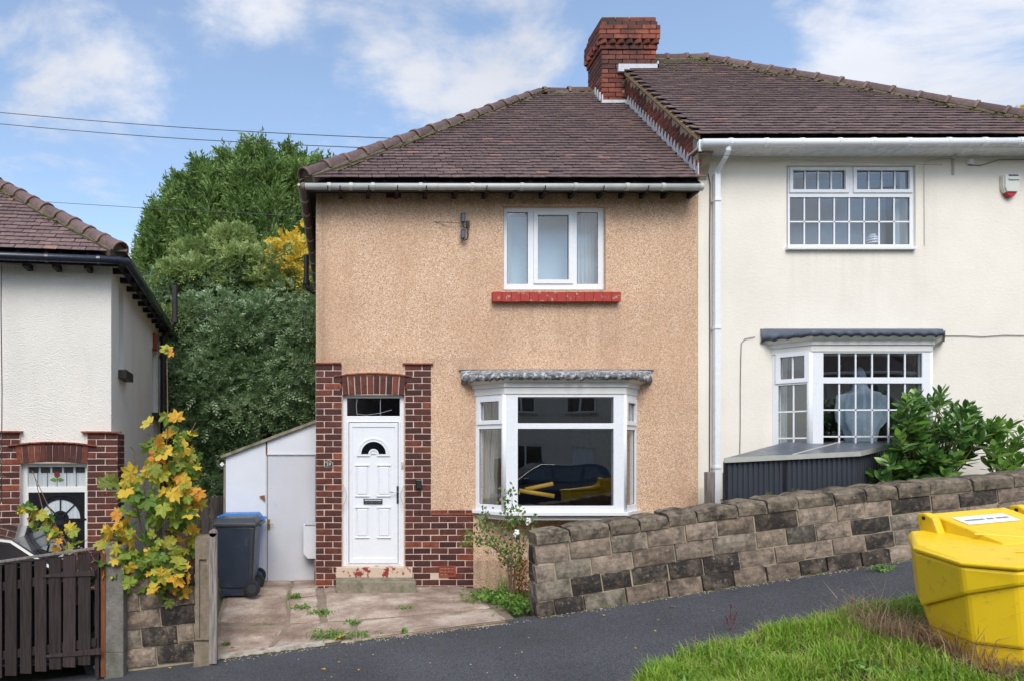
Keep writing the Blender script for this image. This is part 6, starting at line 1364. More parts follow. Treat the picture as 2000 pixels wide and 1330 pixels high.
bl = [blob(450, 640, 14.6, 1.15, .75), blob(560, 640, 14.4, .9, .8), blob(370, 690, 14.8, .8, .85), blob(470, 760, 14.2, 1.1, .75), blob(590, 740, 14.2, .8, .8), blob(390, 820, 14.3, .9, .8), blob(520, 850, 14.6, 1.0, .75), blob(340, 600, 15.2, .65, .7), blob(500, 560, 15.2, 1.1, .55), blob(400, 570, 15.4, .8, .6), blob(420, 930, 14.4, .9, .7), blob(360, 900, 14.6, .6, .9), blob(610, 610, 14.6, .6, .8), blob(330, 760, 15, .6, .9)]
bl = subclumps(bl, 13, .30); np_mesh('crown', 'ash', ash_leaves(bl, 9500, lw=.019, ll=.042), 4, AT)
bl2 = [blob(350, 640, 14.9, .5, .4), blob(430, 530, 14.9, .8, .5), blob(500, 525, 14.9, .7, .5), blob(365, 555, 15.2, .5, .45), blob(555, 570, 14.8, .5, .45), blob(600, 560, 14.8, .3, .5), blob(460, 490, 15.8, .35, .3), blob(385, 520, 15.8, .35, .35), blob(320, 580, 15.9, .4, .4)]
np_mesh('crown_top', 'ashlight', ash_leaves(subclumps(bl2, 7, .24), 3000, L=.26, up=.8, lw=.02, ll=.042), 4, AT)
bl3 = [blob(470, 880, 16.4, 1.3, .9), blob(560, 800, 16.5, 1.0, 1.0), blob(400, 1000, 16, 1.2, .6)]
np_mesh('inner_leaves', 'ashlight', ash_leaves(bl3, 900), 4, AT)
m = MB(); b0 = W(520, 960, 14.9); b0.z = -.9
for (a, b_, c_) in (((515, 900), (505, 760), (470, 560)), ((522, 880), (560, 740), (590, 600)), ((510, 920), (440, 800), (390, 640)), ((520, 860), (530, 720), (530, 530)), ((500, 930), (420, 880), (350, 760)), ((525, 900), (575, 830), (620, 760))):
    m.tube([b0, W(*a, 14.8), W(*b_, 14.8), W(*c_, 15.0)], [.09, .06, .038, .012], 6)
m.build('trunk', 'bark', AT)
YT = thing('autumn_tree', (-1.0, 17.5, -1), 'small yellow-orange autumn tree peeping past the brown house gutter', 'tree')
np_mesh('crown', 'yellowleaf', ash_leaves([blob(562, 498, 14.4, .38, .30), blob(592, 530, 14.4, .25, .5), blob(565, 500, 17, .5, .5), blob(590, 560, 17, .4, .55), blob(600, 480, 17.2, .35, .45), blob(545, 545, 17, .4, .35), blob(610, 620, 17, .3, .5)], 520, L=.2, nl=6, lw=.034, ll=.040), 4, YT)
m = MB(); m.tube([(-1.0, 17.3, -1), (-1.1, 17.3, 3.5), (-1.1, 17.2, 6)], [.12, .08, .02], 6); m.build('trunk', 'bark', YT)
DT = thing('background_trees', (-2, 24, -1), 'dark leafy trees closing the view behind the side passage', 'trees'); DT['kind'] = 'stuff'
np_mesh('crown', 'ash', ash_leaves([(-3.5, 19.0, 2.2, 2.3, .6, 2.8), (-.8, 18.6, 2.6, 2.0, .6, 3.2), (1.2, 19, 2.5, 1.6, .6, 3)], 5200, L=.4, nl=7, lw=.05, ll=.10), 4, DT)
RT_ = thing('autumn_tree', (19.4, 20, 0), 'green and yellow treetop showing over the cream house roof at the far right', 'tree')
def simple_crown(par, blobs, n, mat, s=.07):
    w = np.array([b[3]*b[4]*b[5] for b in blobs])**.67; w /= w.sum(); out = []
    for b, wi in zip(blobs, w):
        k = int(n*wi); d = unit(rng.normal(0, 1, (k, 3))); c = np.array(b[:3])+d*np.array(b[3:6])*(.5+.55*rng.random(k)**.5)[:, None]; u = unit(rng.normal(0, 1, (k, 3))+[0, 0, .2]); v = unit(np.cross(u, rng.normal(0, 1, (k, 3)))); out.append(quads_from(c, u*s, v*s*.55))
    np_mesh('crown', mat, np.concatenate(out), 4, par)
simple_crown(RT_, [blob(1995, 232, 20, .35, .28, .4), blob(1962, 245, 20.2, .25, .12, .3), blob(2035, 245, 20, .5, .45, .5), blob(2060, 330, 20, .9, 1, .8)], 2600, 'ashlight', .06)
simple_crown(RT_, [blob(2125, 330, 20.3, 2.0, 2.0, 1.8), blob(2180, 480, 20.3, 2.4, 1.8, 2.0), blob(2080, 450, 20.4, 1.5, 1.3, 1.5)], 9000, 'ashlight', .085)
simple_crown(RT_, [blob(1985, 220, 19.7, .2, .15, .3), blob(1945, 240, 20, .08, .06, .1), blob(2020, 225, 19.8, .3, .3, .3)], 330, 'yellowleaf', .06)
m = MB(); p = W(2130, 420, 20.3); b_0 = Vector((p.x, p.y, 0)); m.tube([b_0, p, W(2125, 300, 20.3)], [.2, .13, .04], 8)
for q_ in ((2010, 250), (2200, 330), (2060, 420), (2240, 470)): m.tube([b_0.lerp(p, .75), p.lerp(W(*q_, 20.2), .5), W(*q_, 20.2)], [.10, .06, .02], 6); m.build('trunk', 'bark', RT_)
# sycamore saplings with separate leaves
def maple_mesh(mat, seed):
    r = random.Random(seed); lob = [(-72, .45), (-48, .66), (-30, .62), (-14, .92), (0, .86), (12, .66), (26, .90), (38, 1.04), (50, .88), (64, .68), (77, .92), (90, 1.14), (103, .92), (116, .68), (130, .88), (142, 1.04), (154, .90), (168, .66), (180, .86), (194, .92), (210, .62), (228, .66), (252, .45)]
    vs_ = [(0, 0, 0)]; cup = r.uniform(-.35, .25)
    for a, q in lob:
        q *= r.uniform(.9, 1.08); a_ = math.radians(a); x, y = q*math.cos(a_), q*math.sin(a_); vs_.append((x, y, cup*q*q*.5+.10*math.sin(a_*5+seed)*q+r.uniform(-.05, .05)))
    n = len(lob); fs = [(0, i, i+1) for i in range(1, n)]
    b = len(vs_); vs_ += [(-.012, 0, 0), (.012, 0, 0), (.01, -.85, -.1), (-.01, -.85, -.1)]; fs.append((b, b+1, b+2, b+3))
    return to_mesh('leaf', (vs_, fs), mat)
MY = [maple_mesh('maple', i) for i in range(5)]; MG = [maple_mesh('mapleg', i+9) for i in range(5)]
def leafobj(par, p, s, green, droop=None):
    me = random.choice(MG if green else MY); 
    M_ = Tm(*p) @ Rz(random.gauss(0, .5)) @ Rx(R(90)+random.uniform(-1.25, .35)) @ Rz(random.uniform(-1.3, 1.3)+math.pi*(random.random() < .6)) @ Ry(random.gauss(0, .5)) @ Sc(s, s, s)
    piece('leaf', me, par, M_)
SP = thing('sycamore_sapling', (XF(310, 7.3), 7.33, -.3), 'yellow and green sycamore sapling growing over the short dark stone wall', 'sapling')
outline = [(815, 318, 352), (835, 300, 368), (860, 268, 372), (885, 262, 380), (910, 300, 382), (940, 205, 384), (970, 225, 386), (1000, 235, 386), (1030, 210, 384), (1060, 195, 378), (1090, 190, 368), (1120, 205, 372), (1145, 225, 366), (1165, 225, 350)]
def band(py):
    for (y0_, a0, b0_), (y1_, a1, b1_) in zip(outline, outline[1:]):
        if y0_ <= py <= y1_: t_ = (py-y0_)/(y1_-y0_); return a0+(a1-a0)*t_, b0_+(b1_-b0_)*t_
    return 300, 330
extra = MB(); cnt = 0; cl_ = []
while len(cl_) < 66:
    py = random.uniform(825, 1160); a, b = band(py)
    if random.random() > (b-a)/190+.12: continue
    cl_.append((random.uniform(a+8, b-8), py, 7.0+random.uniform(-.08, .38)))
random.shuffle(cl_); cl_.sort(key=lambda q: q[2])
for (cx_q, cy_q, Yq) in cl_:
    for _ in range(random.randint(5, 8)):
        px, py = cx_q+random.gauss(0, 15), cy_q+random.gauss(0, 15); a, b = band(min(1160, max(818, py))); px = min(b+4, max(a-4, px))
        edge = abs(px-(a+b)/2) > (b-a)*.3; gr = random.random() < ((.12 if edge else .32) if py < 980 else (.25 if edge else .60))
        s = random.uniform(.052, .108)*(1.0 if py > 850 else .85)
        p = W(px, py, Yq+random.gauss(0, .05))
        if cnt < 292: leafobj(SP, p, s*1.08, gr); cnt += 1
        elif random.random() < .5:
            me_ = random.choice(MG); extra.add([v.co for v in me_.vertices], [tuple(q.vertices) for q in me_.polygons], Tm(p.x, max(p.y, 7.12)+.06, p.z) @ Rz(random.gauss(0, .5)) @ Rx(R(90)+random.uniform(-1.2, .3)) @ Rz(random.uniform(0, 6)) @ Sc(s, s, s))
for (px, py, s, g_) in ((328, 683, .085, False), (322, 680, .07, True), (334, 688, .06, False), (290, 826, .10, False), (326, 812, .10, False), (345, 816, .10, False), (208, 945, .12, False), (216, 938, .11, False), (365, 850, .07, True), (375, 848, .07, False)): leafobj(SP, W(px, py, 7.15), s, g_)
extra.build('inner_leaves', 'mapleg', SP, kind='stuff')
m = MB(); b0 = W(298, 1190, 7.36)
for pts in (((305, 1100), (318, 960), (328, 830), (326, 690)), ((290, 1100), (265, 980), (262, 880), (255, 872)), ((330, 1090), (350, 960), (352, 880), (383, 824)), ((300, 1080), (280, 950), (300, 850), (287, 848)), ((280, 1120), (235, 1095), (205, 1085), (185, 1095)), ((310, 1120), (345, 1040), (370, 1000), (378, 960))):
    P = [b0]+[W(px, py, 7.30-.04*i) for i, (px, py) in enumerate(pts)]; m.tube(P, [.016, .012, .009, .006, .004], 6)
m.build('stem', 'twig', SP)
for _ in range(1):
    S2 = thing('sycamore_sapling', (XF(110, 7.25), 7.25, -.5), 'sprig of yellowing sycamore leaves above the slatted gate', 'sapling')
    for k in range(34):
        px, py = random.choice([(random.uniform(60, 100), random.uniform(990, 1035)), (random.uniform(90, 180), random.uniform(1040, 1078)), (random.uniform(40, 80), random.uniform(985, 1010)), (random.uniform(95, 150), random.uniform(1030, 1060))]); leafobj(S2, W(px, py, random.uniform(7.08, 7.25)), random.uniform(.05, .085), random.random() < .4)
    m = MB(); b0 = W(150, 1180, 7.2)
    for pts in (((120, 1060), (85, 1000), (65, 920)), ((130, 1060), (95, 1010), (50, 1000)), ((150, 1080), (160, 1060), (175, 1050)), ((125, 1070), (100, 1000), (62, 918))): m.tube([b0]+[W(a, b, 7.2) for a, b in pts], [.010, .007, .005, .003], 5)
    m.build('stem', 'twig', S2)
# laurels
def laurel_mesh(mat, seed):
    r = random.Random(seed); vs_ = []; fs = []; n = 6; bend = r.uniform(-.10, .22)
    wd = [.015, .12, .20, .215, .15, .012]
    for i in range(n):
        t_ = i/(n-1); z = bend*t_*t_-.0
        for s_ in (-1, 0, 1): vs_.append((s_*wd[i], t_, z+abs(s_)*wd[i]*.25))
    fs = [(i*3+k, i*3+k+1, (i+1)*3+k+1, (i+1)*3+k) for i in range(n-1) for k in (0, 1)]
    return (vs_, fs, to_mesh('leaf', (vs_, fs), mat, True))
LM = {k: [laurel_mesh(k, i) for i in range(4)] for k in ('laurel', 'laurelb')}
def laurel(loc, label, shoots, mat, stems, Y0, nleaf=11, Lf=.185, limit=300):
    t = thing('laurel_bush', loc, label, 'bush', group=None); cnt = 0; st = MB(); stem = MB()
    for (px, py, Y) in shoots:
        p = W(px, py, Y); cen = Vector(stems)
        ax = ((p-cen).normalized()+Vector((0, -.25, .75))+Vector([random.gauss(0, .18) for _ in range(3)])).normalized()
        a = ax.orthogonal().normalized(); b_ = ax.cross(a); Ls = random.uniform(.14, .2)
        stem.tube([cen.lerp(p, .35)-Vector((0, 0, .1)), cen.lerp(p, .75)-Vector((0, 0, .05)), p-ax*Ls*.4, p+ax*Ls*.5], [.010, .007, .005, .003], 4)
        for k in range(nleaf):
            ph = k*2.4+random.uniform(-.3, .3); h = k/nleaf; o = a*math.cos(ph)+b_*math.sin(ph)
            up_ = .25+1.6*h; d = (o+ax*up_+Vector((0, 0, -.15))).normalized(); L = Lf*random.uniform(.7, 1.1)*(1-.35*h)
            side = d.cross(ax).normalized(); nn = side.cross(d)
            M_ = basis(p+ax*(Ls*(h-.5)), side*L, d*L, nn*L); vs__, fs__, me = random.choice(LM[mat if random.random() < .8 else 'laurelb'])
            if cnt < limit: o_ = piece('leaf', me, t, M_); cnt += 1
            else: st.add(vs__, fs__, M_)
    if st.v: st.build('inner_leaves', mat, t, kind='stuff', smooth=True)
    stem.build('stem', 'greenstem', t)
def inpoly(x, y, P):
    c_ = False
    for i in range(len(P)):
        x1_, y1_ = P[i]; x2_, y2_ = P[i-1]
        if (y1_ > y) != (y2_ > y) and x < (x2_-x1_)*(y-y1_)/(y2_-y1_)+x1_: c_ = not c_
    return c_
P1 = [(1752, 790), (1775, 772), (1800, 785), (1840, 775), (1870, 790), (1895, 800), (1912, 835), (1918, 870), (1900, 895), (1880, 930), (1800, 940), (1700, 945), (1690, 925), (1740, 900), (1750, 850)]
sh = [(x, y, random.uniform(7.75, 8.35)) for x, y in [(random.uniform(1680, 1930), random.uniform(765, 950)) for _ in range(700)] if inpoly(x, y, P1)][:125]
sh.sort(key=lambda s: s[2]); laurel((XF(1830, 8.2), 8.2, .85), 'large glossy green laurel bush beside the metal garden store', sh, 'laurel', tuple(W(1810, 960, 8.2)), 8.2)
sh = [(random.uniform(1915, 2000), random.uniform(835, 925), random.uniform(7.7, 8.1)) for _ in range(26)]; laurel((XF(1960, 8.0), 8.0, .9), 'smaller bright green laurel at the right picture edge above the stone wall', sh, 'laurelb', tuple(W(1960, 960, 7.9)), 8, Lf=.18)
sh = [(random.uniform(2005, 2060), random.uniform(800, 900), random.uniform(7.7, 8.1)) for _ in range(16)]; laurel((XF(2030, 8.0), 8.0, .9), 'laurel just entering the picture at the far right edge', sh, 'laurel', tuple(W(2030, 960, 7.9)), 8, Lf=.16)
# rose bush
RB = thing('rose_bush', (XF(1000, 8.0), 7.95, .0), 'straggly rose bush with two white blooms in front of the bay', 'bush')
m = MB(); tips = []; b0 = Vector((XF(1000, 7.95), 7.95, -.02))
for pts in (((992, 1100), (960, 1050), (945, 1020), (950, 990)), ((1000, 1100), (1000, 1050), (985, 1000), (990, 955)), ((1005, 1110), (1020, 1070), (1035, 1040), (1040, 1010)), ((990, 1090), (940, 1050), (920, 1048), (905, 1055)), ((1008, 1110), (1015, 1060), (1010, 1020), (1015, 990)), ((998, 1080), (975, 1030), (1000, 990), (1000, 960)), ((1000, 1110), (980, 1080), (955, 1060), (935, 1015))):
    P = [b0+Vector((random.uniform(-.03, .03), 0, 0))]+[W(a, b, 7.95+random.uniform(-.12, .12)) for a, b in pts]; m.tube(P, [.009, .007, .005, .004, .002], 5)
    for i in range(1, 4):
        for s_ in range(9): tips.append(P[i].lerp(P[i+1], random.random()))
m.build('stem', 'twig', RB)
c_ = np.array([tuple(p+Vector([random.gauss(0, .045) for _ in range(3)])) for p in tips for _ in range(3)]); k = len(c_)
u = unit(rng.normal(0, 1, (k, 3))+[0, 0, -.2]); v = unit(np.cross(u, rng.normal(0, 1, (k, 3))+[0, -1.5, 1])); np_mesh('leaves', 'rose', quads_from(c_, u*.026, v*.016), 4, RB)
for (a, b) in ((1031, 1018), (1008, 1041)):
    m = MB(); c0 = W(a, b, 7.85)
    for q in range(9):
        an = q*.9; rr = .012+.022*(q % 3)/2; m.ball(c0+Vector((rr*math.cos(an), -.01+rr*.4*math.sin(an*2), rr*math.sin(an))), .016, .010, .016, 6, 4)
    m.build('bloom', 'white_rose', RB, smooth=True)
# low plants: helper
def tuft(name, label, cat, cen, n, spread, h, mat, lw=.012, ll=.035, group=None, kind=None, flat=.5, par=None):
    t = par or thing(name, cen, label, cat, group); c = np.array(cen)
    pos = rng.normal(0, 1, (n, 3))*np.array(spread); pos[:, 2] = rng.random(n)*h; u = unit(rng.normal(0, 1, (n, 3))+[0, 0, flat]); v = unit(np.cross(u, rng.normal(0, 1, (n, 3))))
    b = pos.copy(); b[:, 2] *= .6
    np_mesh('leaves', mat, quads_from(c+pos, u*ll*(.6+.8*rng.random((n, 1))), v*lw), 4, t)
    return t
def gp_(px, py):           # ground point seen at a pixel
    Y = 3.5
    while Y < 12:
        x = XF(px, Y); z = ZF(py, Y)
        if z <= G(x, Y)+.01 and ZF(py, Y) > -2: return Vector((x, Y, G(x, Y)))
        Y += .02
    return Vector((XF(px, 8), 8, G(XF(px, 8), 8)))
def gpy(px, py):
    best = None
    for i in range(420):
        Y = 3.6+i*.015; e_ = abs(ZF(py, Y)-G(XF(px, Y), Y))
        if best is None or e_ < best[0]: best = (e_, Y)
    Y = best[1]; return Vector((XF(px, Y), Y, G(XF(px, Y), Y)))
tuft('flowerbed_plants', 'low green leafy plants in the bed at the wall end', 'plants', tuple(gpy(965, 1178)+Vector((0, .1, 0))), 420, (.17, .13, 0), .13, 'weed', .014, .03)
tuft('flowerbed_plants', 'spreading green plant at the foot of the stone wall end', 'plants', tuple(gpy(1015, 1195)+Vector((0, .05, 0))), 420, (.10, .10, 0), .17, 'weed', .013, .026)
tuft('euphorbia_plant', 'red-tinted bushy plant against the stone wall end', 'plant', tuple(gpy(1022, 1165)+Vector((.0, .12, 0))), 650, (.06, .08, 0), .46, 'redleaf', .008, .02)
def stalks(par, cen, n, spread, h, mat, name='stalks', r=.0018, lean=.25, w=.004):
    V = []
    for i in range(n):
        p = Vector(cen)+Vector((random.gauss(0, spread), random.gauss(0, spread), -.02)); l = Vector((random.gauss(0, lean), random.gauss(0, lean), 1))*h*random.uniform(.6, 1.1); b2 = p+l*.55+Vector((0, 0, .02*h)); tp = p+l; sd_ = Vector((w, 0, 0)) if random.random() < .7 else Vector((0, w, 0))
        V += [p-sd_, p+sd_, b2+sd_*.8, b2-sd_*.8, b2-sd_*.8, b2+sd_*.8, tp+sd_*.2, tp-sd_*.2]
    np_mesh(name, mat, np.array([tuple(x) for x in V]), 4, par)
t = thing('montbretia_clump', gpy(985, 1165), 'clump of thin yellow-green stalks in front of the bay', 'plant'); stalks(t, gpy(985, 1165), 60, .10, .34, 'ashlight'); 
wd = [(640, 1248, .10, .10, 170, 'thistle-like weed tuft at the driveway lip by the yellow leaf'), (700, 1245, .14, .05, 110, 'trailing green weed along the driveway front edge'), (625, 1200, .08, .05, 90, 'grassy weed patch in the crack mid driveway'), (575, 1170, .05, .06, 90, 'moss-green weed patch nearest the store door'), (590, 1190, .07, .05, 80, 'weed growing where two slab cracks cross'), (690, 1218, .05, .04, 40, 'small weed rosette on the right slab'), (790, 1190, .05, .03, 30, 'tiny reddish weed on the smooth right slab'), (442, 1262, .02, .04, 30, 'small weed beside the timber post foot'), (790, 1238, .02, .05, 24, 'single weed at the driveway front edge'), (1105, 1195, .03, .06, 60, 'leafy weed at the wall foot near its left end'), (1215, 1170, .16, .05, 240, 'long low weed row along the foot of the stone wall'), (1355, 1158, .05, .04, 50, 'small weed midway along the wall foot'), (1725, 1115, .07, .05, 90, 'green weed under the wall near the grit bin'), (652, 1135, .025, .10, 40, 'sprout at the left end of the doorstep'), (440, 1160, .03, .05, 30, 'weed sprig beside the grey bin')]
for (px, py, s_, h_, n_, lb) in wd: tuft('weed', lb, 'weed', tuple(gpy(px, py)+Vector((0, 0, .01))), n_, (s_, s_*.45, 0), h_, 'weed', .008, .03, flat=.7)
m = MB(); 
for (px, py) in ((560, 1180), (640, 1195), (600, 1188), (660, 1215), (540, 1185), (500, 1262), (560, 1268), (740, 1200), (590, 1220), (450, 1214), (480, 1220)):
    pass
# ferns on the wall top
for (px, py, h_, lb) in ((1497, 968, .14, 'browning fern frond behind the wall in front of the shed left door'), (1550, 965, .15, 'green fern frond behind the wall in front of the shed right door'), (1462, 975, .06, 'tiny dry weed on top of the wall left of the shed')):
    p = W(px, py+12, 7.55); t = thing('fern', p, lb, 'fern'); C_ = []; U_ = []; V_ = []
    for s_ in range(3):
        ax = Vector((random.uniform(-.4, .4), -.1, 1)).normalized()
        for k in range(9):
            for sg in (-1, 1): C_.append(tuple(p+ax*h_*(.2+.8*k/9)+Vector((sg*.02*(1-k/10), 0, 0)))); U_.append((sg*.022*(1.1-k/10), 0, .008)); V_.append((.0, -.001, .004))
    np_mesh('frond', 'fern', quads_from(np.array(C_), np.array(U_), np.array(V_)), 4, t)
# verge grass
def blades(n, fx, h0, h1, mat, name, lean=.45, w=.0035, label='grass', par=None, kind='stuff'):
    P = []
    while len(P) < n:
        x, y, k = fx()
        if k: P.append((x, y, G(x, y)+.0+vmount(x, y)*(1 if k == 1 else 0), k))
    P = np.array(P); n = len(P); a = rng.random(n)*2*np.pi; h = (h0+(h1-h0)*rng.random(n)**1.5); ln = h*lean*(.3+rng.random(n)*1.4)
    cl = np.array([noise.noise((p[0]*3.2, p[1]*3.2, 5)) for p in P]); h *= (1+1.0*cl)
    b = P[:, :3]; d = np.stack([np.cos(a), np.sin(a), 0*a], 1); s = np.stack([-np.sin(a), np.cos(a), 0*a], 1)*w*(.6+.8*rng.random(n))[:, None]
    m1 = b+d*(ln*.35)[:, None]; m1[:, 2] += h*.6; t1 = b+d*ln[:, None]*1.2; t1[:, 2] += h*(1-.25*rng.random(n))
    V = np.stack([b-s, b+s, m1+s*.8, m1-s*.8, m1-s*.8, m1+s*.8, t1+s*.12, t1-s*.12], 1).reshape(-1, 3)
    o = np_mesh(name, mat, V, 4); o['kind'] = kind; return o
def vfx():
    x = 2.12+(7.2-2.12)*random.random()**1.35; y = random.uniform(3.3, 6.15)
    if y > verge_edge(x)+.01 or (x < 2.5 and y < 4.9-(x-2.12)/.38*1.6): return 0, 0, 0
    d_ = verge_edge(x)-y
    if x < 2.6 and y < 4.75 and random.random() < .75: return 0, 0, 0
    if 4.1 < x < 5.3 and 4.35 < y < 5.2: return 0, 0, 0
    if noise.noise((x*2.1, y*2.1, 11)) < -.28 and random.random() < .7: return 0, 0, 0
    return x, y, 1
blades(56000, vfx, .03, .13, 'grass', 'verge_grass', w=.0042, lean=.6)
blades(7000, vfx, .01, .05, 'drygrass', 'dead_thatch', lean=2.2, w=.003)
def dfx():
    x, y = random.gauss(4.22, .10), random.gauss(4.85, .34)
    if 4.32 < x < 5.3 and 4.35 < y < 5.2: return 0, 0, 0
    return (x, y, 1) if 3.3 < x < 4.9 and 4.0 < y < 5.9 else (0, 0, 0)
blades(1500, dfx, .07, .40, 'drygrass', 'dry_grass', lean=.75, w=.0022)
def dfx2():
    x, y = random.uniform(4.1, 5.0), random.gauss(4.28, .05); return (x, y, 1)
blades(500, dfx2, .08, .22, 'drygrass', 'dry_grass', lean=.8, w=.0022)
def sfx():
    x, y = random.uniform(2.6, 4.6), random.uniform(4.6, 6.0); return (x, y, 1 if y < verge_edge(x) else 0)
blades(160, sfx, .12, .26, 'drygrass', 'seed_stalks', lean=.3, w=.0014)
def efx():
    x = random.uniform(2.1, 5.5); y = verge_edge(x)+random.gauss(0, .03); return (x, y, 2)
blades(1500, efx, .02, .07, 'drygrass', 'dry_grass', lean=1.2, w=.002)
t = thing('dock_seed_head', gpy(1432, 1232), 'dark red dock seed head standing at the verge edge', 'plant'); m = MB(); p = gpy(1427, 1232)
for tx, tz in ((-.045, .13), (0.0, .24), (.055, .17)):
    q = [p, p+Vector((tx*.4, 0, tz*.4)), p+Vector((tx, 0, tz))]; m.tube(q, .002, 4)
    for k in range(26):
        f_ = .4+.6*random.random(); c0 = q[1].lerp(q[2], (f_-.4)/.6)+Vector([random.gauss(0, .004) for _ in range(3)]); m.ball(c0, .0045, None, None, 4, 3)
m.build('seed_spikes', 'dock', t)
# fallen leaves
lm = [maple_mesh('maple', 31+i) for i in range(4)]
for i, (px, py, s_, lb) in enumerate([(660, 1250, .085, 'large yellow sycamore leaf lying in the weeds at the driveway lip'), (455, 1266, .03, 'orange leaf on the pale concrete edging beside the timber post'), (676, 1283, .012, 'tiny orange leaf on the pavement just below the weeds'), (662, 1296, .012, 'pale yellow speck of leaf on the pavement below the weeds'),
    (632, 1310, .024, 'curled brown leaf on the pavement near the bottom edge'), (700, 1312, .018, 'yellowish leaf right of the curled brown leaf on the pavement'), (333, 1307, .022, 'orange-yellow leaf on the pavement below the short stone wall'), (1315, 1187, .024, 'tan leaf on the pavement below the middle of the stone wall'),
    (1285, 1214, .013, 'small yellow leaf below the tan leaf on the pavement'), (1180, 1205, .018, 'yellow leaf among the weeds at the left wall foot'), (1222, 1250, .010, 'bright orange speck alone on the open pavement'), (1280, 1236, .012, 'small ochre leaf left of the red dock seed head'),
    (1325, 1302, .03, 'bright orange leaf lying on the verge grass'), (1345, 1324, .03, 'red-orange leaf in the grass at the bottom edge'), (1400, 1166, .015, 'brown leaf at the stone wall foot left of centre'), (1645, 1155, .012, 'green-yellow leaf on the pavement nearest the grit bin'),
    (1393, 1196, .010, 'yellow speck above the red dock seed head'), (195, 1322, .02, 'orange leaf below the grey concrete gatepost'), (435, 1290, .014, 'pale leaf on the pavement below the timber post'), (1242, 1270, .011, 'yellow leaf just above the tip of the verge')]):
    p = gpy(px, py); o = bpy.data.objects.new('fallen_leaf', lm[i % 4]); _link(o, Tm(p.x, p.y, p.z+.022+(.02 if i == 0 else 0)) @ Rz(random.uniform(0, 6)) @ Rx(random.uniform(.1, .45)) @ Sc(s_, s_, s_), None)
    tag(o, lb, 'leaf', 'leaves fallen on the ground')
